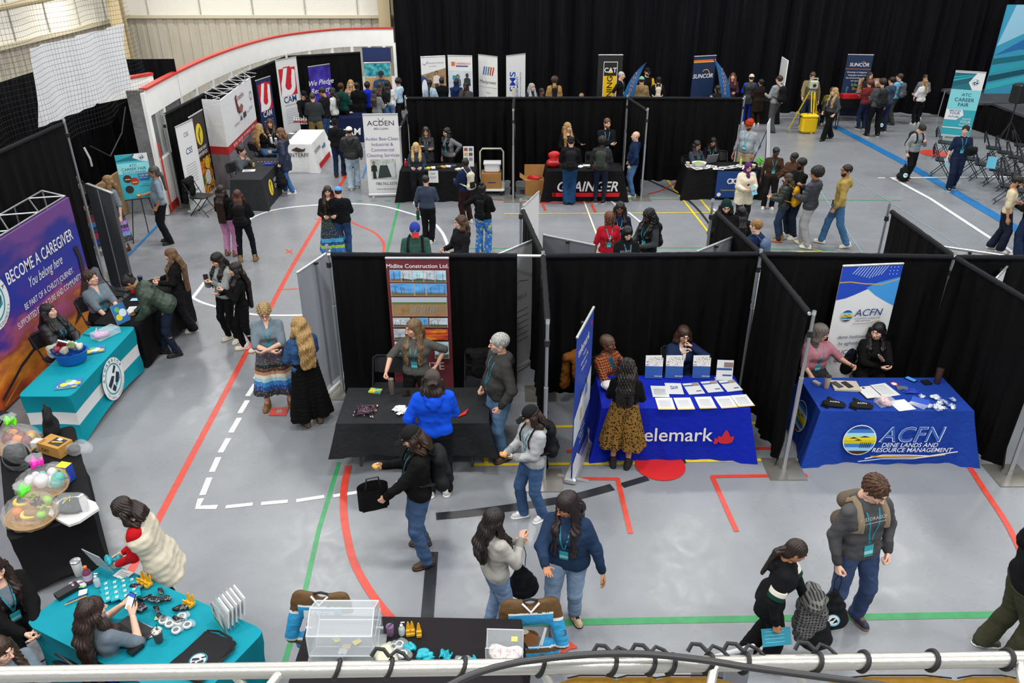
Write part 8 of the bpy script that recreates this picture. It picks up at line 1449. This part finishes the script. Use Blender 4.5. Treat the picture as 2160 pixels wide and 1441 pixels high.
for k,(x,y,l) in enumerate(((865,1368,'nearest the yellow stands'),(892,1382,'in the middle of the row'),(905,1388,'tucked beside its neighbour in the middle'),(940,1384,'second from the ticket box'),(997,1398,'nearest the ticket box'))): o=crumple(Z(x,y)+Vector((0,0,.015)),(.055,.05,.02),'crumpled teal packet on the raffle table, '+l,tq_,k+20,rz=40*k,amp=.35)
paper(Z(812,1385),.17,.22,25,'open grey notebook with yellow pages on the raffle table',m_('b8b4a4'),[('r',.01,.02,.14,.18,m_('e8e8c0'))],.025,name='notebook',cat='notebook'); paper(Z(955,1402),.10,.05,0,'pale pink card on the raffle table',m_('e8b8c4'),None,.003)
def jersey(x,y,rz,label,back):
    t=thing('hockey_jersey',label,'jersey',(x,y,.30),R_(rz)); sk_=mat('2f9ad0',.6,bump=.4,bs=9); br=mat('5a3f1c',.65,bump=.3,bs=10); S=Sh(.04); S.c((-.13,0,.05),(.13,0,.05),.13,n=(0,1,0),r=.35); S.c((-.13,0,.45),(.13,0,.45),.13,n=(0,1,0),r=.4)
    for g in(-1,1): S.c((g*.19,0,.52),(g*.29,-.02,.12),.075,.06,n=(0,1,0),r=.55)
    S.post.append(lambda P,d:np.maximum(np.maximum(d+wr(P,.003,1),.0-P[...,2]),-(np.sqrt((P[...,0]/.07)**2+((P[...,2]-.60)/.09)**2)-1)*.05)); V,Q=S.mesh(.010); C=V[Q].mean(1); ax=np.abs(C[:,0]); mi=np.zeros(len(Q),int); yoke=(C[:,2]>.47-.0*ax)|((ax>.20)&(C[:,2]>.40)); mi[yoke]=1; mi[(~yoke)&((C[:,2]>.455)|((ax>.20)&(C[:,2]>.375)))]=2; mi[(C[:,2]<.10)&(C[:,2]>.06)]=1; mi[(C[:,2]<.12)&(C[:,2]>.10)]=2; link('jersey_body',mesh('jersey_body',V,Q,[sk_,br,mat('e8e8e8',.6)],mi,True),t)
    MB().tube([(-.17,.0,.545),(0,.0,.58),(.17,0,.545)],.012,blk).build('hanger',t); MB().tube([(-.075,-.05,.57),(0,-.065,.49),(.075,-.05,.57)],.010,mat('eeeeee',.6)).build('collar',t)
    if back: art(t,(0,-.062,0),(1,0,0),(0,0,1),[('r',-.14,.36,.28,.08,WP),('t',0,.375,.07,'PRICE',br,.006),('r',-.12,.15,.1,.16,br),('r',.02,.15,.1,.16,br)],lift=.012)
    else: art(t,(0,-.062,0),(1,0,0),(0,0,1),[('c',-.02,.25,.085,br,.07),('c',-.07,.30,.05,m_('d8cdb8'),.025),('p',[(-.02,.30),(.08,.24),(.06,.16),(-.04,.15),(-.1,.2)],m_('8a5a2e')),('p',[(.07,.16),(.12,.34),(.14,.33),(.10,.15)],WP),('p',[(-.12,.16),(-.02,.12),(-.06,.20)],dk),('t',.30,.24,.09,'3',br,.006)],lift=.012)
    t.rotation_euler=(R_(-12),0,R_(rz))
jersey(-1.72,5.16,-4,'blue and brown hockey jersey with name panel, hung behind the raffle drum',1); jersey(.17,5.08,4,'blue and brown hockey jersey with dog head crest at the table end',0)
# held things
def held(i,k,label,name,cat,fn,rz=0): p=handpt(i,k); t=thing(name,label,cat,p,R_(rz)); fn(t); return t
muf=lambda t:(MB().lathe([(.025,-.03),(.034,.01),(0,.01)],mat('3a2418',.8),n=14).build('paper_case',t),crumple((0,0,.02),(.04,.04,.022),None,mat('c9924a',.7),3,'muffin_top',None,parent=t))
held(i41,0,'muffin in a dark paper case held by the person in light grey hoodie','muffin','muffin',muf); held(i40,0,'bitten yellow bun held by the person in the flat-brim cap','bun','bread',lambda t:crumple((0,0,.01),(.045,.03,.022),None,mat('d8a850',.7),4,'bun_half',None,parent=t)); held(i22,0,'small snack held by the person with the grey ponytail','snack','food',lambda t:crumple((0,0,.02),(.04,.03,.02),None,mat('d8b060',.7),5,'snack_piece',None,parent=t))
drawbag(handpt(i45,0),'black drawstring bag with round emblem held by the person on the green line',face=-10); drawbag(handpt(i44,1)+Vector((.12,.05,.0)),'black drawstring bag hanging beside the plaid jacket',logo=False,drop=.08); drawbag(handpt(i42,1)+Vector((0,0,-.02)),'black drawstring bag hanging from the wrist of the pale grey hoodie',logo=False,h=.34,w=.24,drop=.30)
drawbag(handpt(i110,0),'black drawstring bag with emblem carried by the person with bowed head'); drawbag(handpt(i14,0),'black drawstring bag carried by the person walking away in black hoodie',logo=False,drop=.08); drawbag(handpt(i19,1),'black drawstring bag carried by the person in navy parka',logo=False,drop=.08); drawbag(handpt(i104,0),'black drawstring bag with emblem held by the tall person in the tight group')
t=thing('tote_bag','open black tote bag held by the person in the flat-brim cap','bag',handpt(i40,1)+Vector((-.08,.03,-.12)),R_(20)); M=MB(); M.sheet(lambda u,v:(.16*math.cos(u*6.283),.09*math.sin(u*6.283)*(.6+.4*v),.28*v),20,4,mat('141416',.8,bump=.3,bs=14)); M.box((0,0,.005),(.26,.1,.01),mat('141416',.8)); M.build('bag_body',t,smooth=True); MB().tube([(-.08,-.05,.27),(-.06,-.06,.42),(.06,-.06,.42),(.08,-.05,.27)],.009,blk).build('handle',t)
t=thing('plaid_jacket','black and white plaid jacket carried over the arm','jacket',handpt(i44,1)+Vector((.03,.02,.05))); pm=plaid('bw_plaid','1a1b1d','8f8f8c','5a5a58',60); S=Sh(.05); S.c((-.02,-.08,.05),(.02,.10,.05),.08); S.c((0,0,.03),(.04,.02,-.40),.10,.15,n=(0,1,0),r=.55); S.c((-.08,0,.02),(-.06,.02,-.30),.06,.08); S.c((.04,-.02,.06),(.10,.0,-.22),.05,.06); S.post.append(lambda P,d:d+wr(P,.010,4)); V,Q=S.mesh(.012); link('folded_cloth',mesh('folded_cloth',V,Q,pm,None,True),t)
p=handpt(i44,0); o=paper(p+Vector((0,-.02,-.06)),.30,.15,15,'teal leaflet held by the person with the plaid jacket',mat('1d7f95',.5),[('r',.03,.03+.03*k,.2,.006,m_('5ab0c0')) for k in range(4)]); o.rotation_euler=(R_(50),R_(10),R_(15))
for i,k,l in ((i35,0,'phone with lit white screen held by the seated person in grey shirt'),(i26,0,'phone held by the girl in grey hoodie'),(i49,1,'phone at the ear of the person in navy blazer'),(i73,0,'phone in the hand of the person in mustard hoodie')):
    p=handpt(i,k); o=MB().box((0,0,0),(.072,.009,.15),mat('17171c',.25),bev=0).build('phone',label=l,cat='phone'); o.location=p+Vector((0,0,.04)); o.rotation_euler=(R_(-35 if i is i35 else 0),0,R_(-25 if i is i35 else 20))
    if i is i35: art(o,(-.033,-.005,-.07),(1,0,0),(0,0,1),[('r',0,0,.066,.14,mat('e8ecff',.3,emit=.8)),('r',0,.11,.066,.03,mat('2a50c0',.3,emit=.5))])
o=crumple((handpt(i36,0)+handpt(i36,1))/2+Vector((0,0,.03)),(.09,.06,.045),'handful of shiny teal packets held by the person in cream vest',tq_,77,amp=.3)
held(i52,1,'dark green bottle held by the person in slate sweatshirt','drink_bottle','bottle',lambda t:MB().lathe([(.033,-.22),(.036,-.2),(.036,-.02),(.02,.0),(.02,.03),(0,.03)],mat('0f4a3a',.35),n=14).build('bottle_body',t,smooth=True))
t=thing('black_bundle','dark rolled bundle with a round cap under the arm of the person in scrubs','bundle',handpt(i111,1)+Vector((.05,0,.06))); crumple((0,0,0),(.15,.09,.10),None,mat('151518',.7),8,'rolled_coat',None,parent=t,amp=.22)
for i,k,l in ((i110,0,None),(i111,0,'light blue flyer in the hand of the person in scrubs'),(i64,1,'light blue flyer held out by the person in plum headscarf'),(i12,0,'white notepad held by the person writing at the navy table')):
    if l: o=paper(handpt(i,k),.15,.2,30,l,mat('7fc4de' if i is not i12 else 'f0f0f0',.5)); o.rotation_euler=(R_(60),0,R_(30))
# coats on chairs
def coat(x,y,rz,label,c,z=.86): 
    t=thing('coat',label,'coat',(x,y,0),R_(rz)); S=Sh(.05); S.c((-.16,.27,z-.04),(.16,.27,z-.04),.06); S.c((-.14,.29,z-.1),(-.12,.33,.35),.07,.09,n=(0,1,0),r=.6); S.c((.14,.29,z-.1),(.12,.33,.35),.07,.09,n=(0,1,0),r=.6); S.c((0,.20,z-.12),(0,.18,z-.3),.12,n=(0,1,0),r=.4); S.post.append(lambda P,d:d+wr(P,.008,rz)); V,Q=S.mesh(.016); link('garment',mesh('garment',V,Q,mat(c,.8,bump=.5,bs=9),None,True),t)
coat(-.45,9.62,0,'black quilted coat hanging over the chair beside the grey-haired person','151517'); coat(-7.35,18.3,80,'heap of black coats over the chair near the food banner','141416'); coat(2.15,20.5,5,'dark grey jacket hanging over the chair at the supplier table','2a2b2e'); coat(-6.95,12.75,100,'mid grey coat over the chair beyond the dark table','5a5e66'); coat(1.05,9.62,38,'tan coat over the chair of the houndstooth person','7a4a1c'); coat(4.75,9.75,-6,'black puffy coat between the two seated women','151517')
# far booth goods
for k,(x,y,c,l) in enumerate(((856,352,'b8202a','red drink bottle on the cleaning-service table'),(862,352,'3a5a9a','blue drink bottle on the cleaning-service table'),(868,349,'d8d8e0','white shaker bottle on the cleaning-service table'))): bottle(Z(x,y),.035,.2,l,mat(c,.4),mat('e8e8e8',.4))
for k in range(12): x=872+10.5*k; q=Z(x,351+(k*7%8)); paper(q,.14,.10,k*25,'small give-away item in the jumble on the cleaning-service table',mat(['1a1a1c','e8e8e8','3aa0c8','d8c83a','f0f0f0','1a1a1c','c9a25a','e8e8e8','4a4a6a','f0e0c0','e8e8e8','8a6ab0'][k],.5),None,.03,'give-aways on the cleaning-service table','giveaway','item')
for k in range(9): x=455+16*k; q=Z(1455+15*k,350+(k*5%7)); paper(q,.2,.26,20*k,'printed sheet spread over the laptop table',WP,[('r',.02,.03,.15,.12,ramp('pic3',[(.4,'3a3a44'),(.6,'b8b0b8')],scale=20)),('r',.02,.18,.1,.02,m_('5a3a6a'))],.003,'printed sheets on the laptop table')
t=thing('laptop','open grey laptop in front of the seated girl with glasses','laptop',Z(1492,341),R_(25)); MB().box((0,0,.01),(.34,.24,.018),mat('8f9298',.35,metal=.5)).build('base',t); o=MB().box((0,.0,.12),(.34,.012,.23),mat('8f9298',.35,metal=.5)).build('screen',t); o.location=(0,-.13,0); o.rotation_euler=(R_(18),0,0)
t=thing('snack_bowl','oval pale bowl with leaf filling on the laptop table','bowl',Z(1474,350)); MB().lathe([(.10,0),(.14,.03),(.16,.09),(.15,.09),(.1,.03),(0,.03)],mat('d8d8cc',.4),n=22,sx=1.15).build('bowl',t,smooth=True); crumple((0,0,.07),(.13,.11,.02),None,mat('7a9a5a',.6),2,'leaves',None,parent=t)
t=thing('potted_plant','small green leafy plant in a white pot at the end of the laptop table','plant',Z(1601,352)); MB().lathe([(.03,0),(.045,.08),(0,.075)],mat('e8e8e4',.4),n=14).build('pot',t,smooth=True); crumple((0,0,.14),(.065,.065,.07),None,mat('4fa02a',.6),5,'leaves',None,parent=t,amp=.4)
t=thing('wicker_basket','small pale basket beside the potted plant','basket',Z(1587,354)); MB().lathe([(.06,0),(.08,.08),(.07,.08),(0,.02)],mat('d0c4a4',.8,bump=.8,bs=50),n=16).build('basket',t,smooth=True); bottle(Z(1562,347),.03,.18,'green-yellow drink bottle with orange cap on the laptop table',mat('b8d040',.35),mat('e87a1a',.4)); cup(Z(1450,350),.05,.1,'bag of pale snacks at the near end of the laptop table',mat('c9b8a0',.6),None,'snack_pot','pot')
for k in range(11): q=Z(622+5*(k%6),262-4*(k//6)); bottle(q+Vector((0,0,.0)),.03,.2,'clear water bottle in the cluster on the navy table',mat('dfe6ea',.2),mat('e8e8e8',.4),'water_bottle',m_('c8404a'),False,'water bottles on the navy table')
lanpile(Z(568,347),14,.18,.10,mat('2440c0',.4),'heap of blue lanyards on the charcoal cloth of the food-service booth'); cup(Z(535,352),.035,.10,'small paper cup on the food-service table',mat('c9a060',.5)); paper(Z(525,360),.3,.2,10,'printed brochure on the food-service table',WP,[('r',.02,.02,.2,.12,ramp('pic4',[(.4,'3a3a54'),(.6,'e8e0e8')],scale=20))])
for k in range(7): paper(Z(545+7*k,342),.03,.06,0,'small gold token in the row on the food-service table',mat('c9a040',.3,metal=.6),None,.01,'gold tokens on the food-service table','token','token')
for k,(x,y,c,l) in enumerate(((573,303,'e8e8e8','white paper cup on the fish-logo table'),(583,305,'9a7a9a','mauve tumbler on the fish-logo table'),(577,292,'c8d8e8','clear bottle with blue cap on the fish-logo table'))): cup(Z(x,y),.035,.16,l,mat(c,.4),mat('2a5ac0' if k==2 else 'e8e8e8',.4)) if k<2 else bottle(Z(x,y),.032,.2,l,mat(c,.25),mat('2a5ac0',.4))
for k in range(6): paper(Z(585+6*k,300-9*(k%3)),.18,.12,k*30,'leaflet in the jumble on the fish-logo table',mat(['2a3a5a','e8e8f0','8a9ab0','e8e8e8','3a3a4a','d8d8e0'][k],.5),None,.01,'leaflets on the fish-logo table')
# hand truck with boxes, brown box of red lanyards, red bag
t=thing('hand_truck','white-framed platform trolley standing upright behind the boxes','trolley',(-.52,20.3,0)); al=mat('d8d4c4',.4); M=MB(); M.tube([(-.30,.1,.12),(-.30,.14,.95),(-.24,.14,1.03),(.24,.14,1.03),(.30,.14,.95),(.30,.1,.12)],.022,al,10); M.build('handle_frame',t,smooth=True); MB().box((0,-.22,.14),(.66,.75,.05),mat('e0dfda',.5),bev=.03).build('platform',t); 
for gx in(-.24,.24):
    for gy in(-.5,.05): MB().cyl((gx-.02,gy,.055),(gx+.02,gy,.055),.055,blk).build('wheel',t)
cb=mat('a87a48',.75,var=.06)
t=thing('cardboard_box','tan carton with a blue mark on the white trolley','box',(-.52,20.0,.17)); MB().box((0,0,.19),(.50,.40,.38),cb).build('carton',t); art(t,(-.25,-.20,0),(1,0,0),(0,0,1),[('r',.16,.14,.2,.03,m_('2a3a6a'))]); t=thing('plastic_bin','white plastic bin on top of the tan carton','bin',(-.50,20.05,.555)); MB().box((0,0,.1),(.40,.3,.2),mat('e8e8ea',.4),bev=.03).build('bin_body',t); MB().box((0,0,.22),(.44,.34,.03),mat('dcdcde',.4)).build('lid',t)
t=thing('open_carton','open brown carton with flaps and red lanyards inside','box',(.62,19.95,0)); M=MB(); M.box((0,0,.20),(.58,.42,.40),cb); M.box((-.02,.30,.52),(.56,.02,.3),cb,R=Matrix.Rotation(R_(-15),3,'X')); M.box((.37,.0,.46),(.2,.4,.015),cb,R=Matrix.Rotation(R_(-40),3,'Y')); M.box((-.36,0,.44),(.16,.4,.015),cb,R=Matrix.Rotation(R_(35),3,'Y')); M.build('carton',t); crumple((-.05,-.03,.41),(.2,.13,.05),None,mat('c81c24',.5),8,'red_lanyards',None,parent=t,amp=.5)
t=thing('gift_bag','bright red cloth bag with white print on the supplier table','bag',Z(1168,352),0); S=Sh(.06); S.c((0,0,.1),(0,0,.3),.11,.09); S.c((-.10,0,.10),(.10,0,.10),.09); S.c((-.09,0,.3),(.08,0,.32),.06); V,Q=S.mesh(.015); link('bag_body',mesh('bag_body',V,Q,mat('c8141c',.6,bump=.4,bs=12),None,True),t); art(t,(-.1,-.1,.1),(1,0,0),(0,0,1),[('t',.1,.04,.05,'GRAINGER',WP,.003)],lift=.01)
for k,(x,y,c,l) in enumerate(((1237,350,'e8e8e8','white leaflets'),(1245,354,'1a1a1c','black card case'),(1252,353,'d8301c','red foam hand'),(1225,352,'f0f0f0','white pen tray'))): paper(Z(x,y),.18,.12,k*20,l+' on the industrial supplier table',mat(c,.5),None,.02)
# survey corner, wheelchair, stage
t=thing('survey_tripod','yellow survey tripod with grey instrument on top','tripod',(9.85,27.0,0)); yl=mat('e0c018',.5)
for a in(-90,30,150): c,s_=math.cos(R_(a)),math.sin(R_(a)); M=MB(); [M.tube([(c*.08-s_*o_,s_*.08+c*o_,1.25),(c*.55-s_*o_*.3,s_*.55+c*o_*.3,.0)],.018,yl) for o_ in(-.05,.05)]; M.box((c*.35,s_*.35,.55),(.08,.08,.04),yl,rz=R_(a)); M.build('leg',t)
MB().cyl((0,0,1.24),(0,0,1.30),.10,mat('8a8a80',.5)).build('tripod_head',t); M=MB(); M.box((0,0,1.47),(.26,.2,.26),mat('b8bca8',.5),bev=.03); M.cyl((0,-.12,1.46),(0,.12,1.46),.055,mat('2a2a2c',.3)); M.box((-.11,0,1.62),(.03,.03,.1),mat('b8bca8',.5)); M.box((.11,0,1.62),(.03,.03,.1),mat('b8bca8',.5)); M.box((0,0,1.67),(.25,.03,.03),mat('b8bca8',.5)); M.build('instrument',t)
t=thing('equipment_case','yellow plastic instrument case standing under the tripod','case',Vector((9.75,26.6,0))); M=MB(); M.box((0,0,.27),(.50,.36,.50),mat('e8c000',.45),bev=.06); M.build('case_body',t); MB().box((0,0,.56),(.52,.38,.09),mat('f0cc10',.45),bev=.04).build('lid',t); MB().tube([(-.08,0,.6),(-.06,0,.66),(.06,0,.66),(.08,0,.6)],.014,blk).build('handle',t)
t=thing('wheelchair','black wheelchair behind the walking blond person','wheelchair',(10.62,27.3,0),R_(165))
for g in(-1,1):
    M=MB(); M.tube([(g*.31,.05+.30*math.cos(a),.31+.30*math.sin(a)) for a in np.linspace(0,6.283,25)],.018,blk); [M.tube([(g*.31,.05,.31),(g*.31,.05+.29*math.cos(a),.31+.29*math.sin(a))],.004,pipe,4) for a in np.linspace(0,6,9)]; M.build('large_wheel',t); MB().cyl((g*.22-.015,-.42,.08),(g*.22+.015,-.42,.08),.08,blk).build('caster',t)
M=MB(); [M.tube([(g*.25,-.42,.12),(g*.25,-.35,.48),(g*.25,.22,.48),(g*.25,.25,.95),(g*.25,.36,.96)],.014,blk) for g in(-1,1)]; M.build('frame',t); MB().box((0,-.05,.47),(.46,.44,.04),blk).build('seat',t); MB().box((0,.24,.70),(.46,.03,.42),blk).build('backrest',t)
t=thing('red_box','red open box of goods on the table by the greetings banner','box',(11.7,28.55,.75)); MB().box((0,0,.07),(.5,.3,.14),mat('c01c20',.5)).build('carton',t); t=thing('photo_board','framed machine photo leaning on a carton behind the red box','board',(12.35,28.6,.75)); MB().box((0,0,.4),(.75,.03,.5),ramp('machine',[(.35,'3a3a40'),(.5,'b8783a'),(.65,'c9d0d8')],scale=5)).build('picture',t); MB().box((.1,-.05,.1),(.5,.25,.2),cb).build('carton',t)
t=thing('waste_bin','black round bin behind the far drape','bin',Vector((4.75,25.5,0))); MB().lathe([(.22,0),(.3,.85),(.31,.9),(.29,.9),(.27,.8),(0,.75)],blk,n=20).build('bin_body',t,smooth=True)
t=thing('white_bucket','white bucket with orange and green print beside the coloured-bars banner','bucket',(.0,28.9,.75)); MB().lathe([(.15,0),(.17,.3),(0,.3)],mat('d8d4cc',.5),n=18).build('bucket_body',t,smooth=True)
SD=mat('101012',.85,bump=.3,bs=8); M=MB(); M.box((18.3,28.35,.86),(6,2.9,.07),mat('4a4b4f',.8,var=.2,vs=3)); M.box((18.5,26.0,.86),(5.4,1.9,.07),mat('4a4b4f',.8,var=.2,vs=3)); t=thing('stage','grey-topped stage with black pleated skirt','stage',(0,0,0)); M.build('deck',t); c_=lambda a,b,s_:curtain('skirt',a,b,.01,.85,.035,.12,SD,nz=3,seed=s_,parent=t)
c_((15.35,29.8),(15.5,27.0),1); c_((15.5,27.0),(15.9,25.1),2); c_((15.9,25.1),(21,24.9),3); MB().tube([(15.15,28.9,.0),(15.25,29.0,.9),(15.6,29.2,.92)],.02,pipe).build('handrail',t)
t=thing('loudspeaker','black loudspeaker mounted beside the stage','speaker',(15.35,24.9,1.30),R_(20)); MB().box((0,0,.28),(.38,.34,.56),mat('141416',.5),bev=.04).build('cabinet',t); MB().box((0,-.175,.28),(.32,.01,.48),mat('2a2a2e',.7)).build('grille',t)
t=thing('speaker_stand','black tripod stand under the stage loudspeaker','stand',(15.35,24.9,0)); MB().tube([(0,0,.15),(0,0,1.3)],.02,blk).build('pole',t)
for a in(90,210,330): MB().tube([(0,0,.75),(.5*math.cos(R_(a)),.5*math.sin(R_(a)),.02)],.013,blk).build('leg',t)
fp=at(2092,343,.8); o=paper(fp,.21,.29,155,'teal flyer hung over the back of a folding chair by the stage',mat('5ab4d0',.5)); o.rotation_euler=(R_(78),0,R_(-25)); p=at(2152,250,1.0); t=thing('white_bag','white rounded bag at the very edge near the stage chairs','bag',(16.6,23.6,0)); crumple((0,0,.5),(.25,.2,.35),None,mat('e4e4e6',.6),3,'bag_body',None,parent=t)
# ---------------- truss, cable and straps at the viewing rail ----------------
AL=mat('cfcdc6',.32,metal=.75,bump=.1,bs=30); t=thing('lighting_truss','aluminium truss running along the viewing rail below the camera','truss',(0,0,0)); A_=Vector((-2.2,1.75,4.055)); B_=Vector((2.2,1.75,4.150))
M=MB(); M.cyl(A_,B_,.025,AL,n=20); M.build('main_chord',t,smooth=True); dn=Vector((0,-.10,-.28)); M=MB(); M.cyl(A_+dn,B_+dn,.025,AL,n=16); M.cyl(A_+Vector((0,-.30,0)),B_+Vector((0,-.30,0)),.025,AL,n=16); M.build('lower_chord',t,smooth=True)
for k,u in enumerate((.10,.30,.335,.52,.645,.70,.86,.95)):
    p=A_+(B_-A_)*u; q=p+(dn if k%2 else Vector((0,-.30,0)))+Vector((.16 if k%2 else -.12,0,0)); M=MB(); M.cyl(p,q,.015,AL,n=12); M.cyl(p,p+(q-p)*.08,.022,AL,r2=.015,n=12); M.build('diagonal_brace',t,smooth=True)
def tieat(px,lab,knot=0):
    p=at(px,1415,4.08); u=(p.x-A_.x)/(B_.x-A_.x); c=A_+(B_-A_)*u; t=thing('tie_strap',lab,'strap',c); M=MB(); M.tube([(.012*math.sin(a),.029*math.cos(a),.029*math.sin(a)) for a in np.linspace(0,6.283,25)],.0075,blk,8); M.build('loop',t,smooth=True)
    if knot: M=MB(); M.tube([(0,.02,.03),(-.02,.04,.04),(-.045,.045,.038),(-.06,.03,.02)],.007,blk,6,flat=.4); M.tube([(0,.02,.03),(.02,.04,.035),(.045,.03,.03),(.065,.01,.02)],.006,blk,8); M.build('loose_end',t,smooth=True)
for k,(x,kn,l) in enumerate(((712,0,'under the raffle drum'),(822,1,'below the open notebook'),(975,0,'below the pink card'),(1140,0,'below the jersey crest'),(1290,1,'beside the black cable end'),(1370,1,'just before the cable crossing'),(1412,0,'at the cable crossing'),(1490,1,'beside the grey banner back'),(1565,1,'under the knotted grey banner'),(1715,1,'below the drawstring bag'),(1812,0,'between the two diagonals on the open floor side'),(1955,0,'past the person on the green line'),(2110,0,'below the olive trousers'))): tieat(x,'black strap tied round the truss '+l,kn)
M=MB(); cp=[(x,y,4.2) for x,y in ((900,1475),(985,1428),(1090,1398),(1240,1381),(1360,1380),(1480,1392),(1580,1408),(1700,1424),(1860,1446),(2000,1475))]; P_=[at(*c) for c in cp]; sp=[]
for i_ in range(len(P_)-1):
    a,b,c,d=P_[max(i_-1,0)],P_[i_],P_[i_+1],P_[min(i_+2,len(P_)-1)]
    for j in range(6): u=j/6; sp.append(.5*((2*b)+(c-a)*u+(2*a-5*b+4*c-d)*u*u+(3*b-a-3*c+d)*u**3))
M.tube(sp,.0105,mat('2f2f31',.45),10); M.build('cable',label='thick dark grey cable arching over the truss',cat='cable',smooth=True)
mu=mat('7a5a1e',.85,bump=.5,bs=12)
for k,(x,w_) in enumerate(((1250,.10),(1345,.08),(1455,.14),(1900,.22),(2090,.12))):
    p=at(x,1456,3.98); t=thing('canvas_roll',['first mustard canvas roll hanging under the truss','small mustard canvas roll next to the cable crossing','mustard canvas roll below the grey banner back','long mustard canvas roll with dark stitching under the truss','mustard canvas roll at the picture edge under the truss'][k],'canvas',p); MB().tube([(-w_,0,-.02),(-w_*.5,0,.008),(w_*.5,0,.008),(w_,0,-.02)],.035,mu,12).build('roll',t,smooth=True); MB().tube([(-w_*.8,.033,.016),(-w_*.4,.034,.028),(w_*.4,.034,.028),(w_*.8,.033,.016)],.0025,blk,6).build('stitching',t)
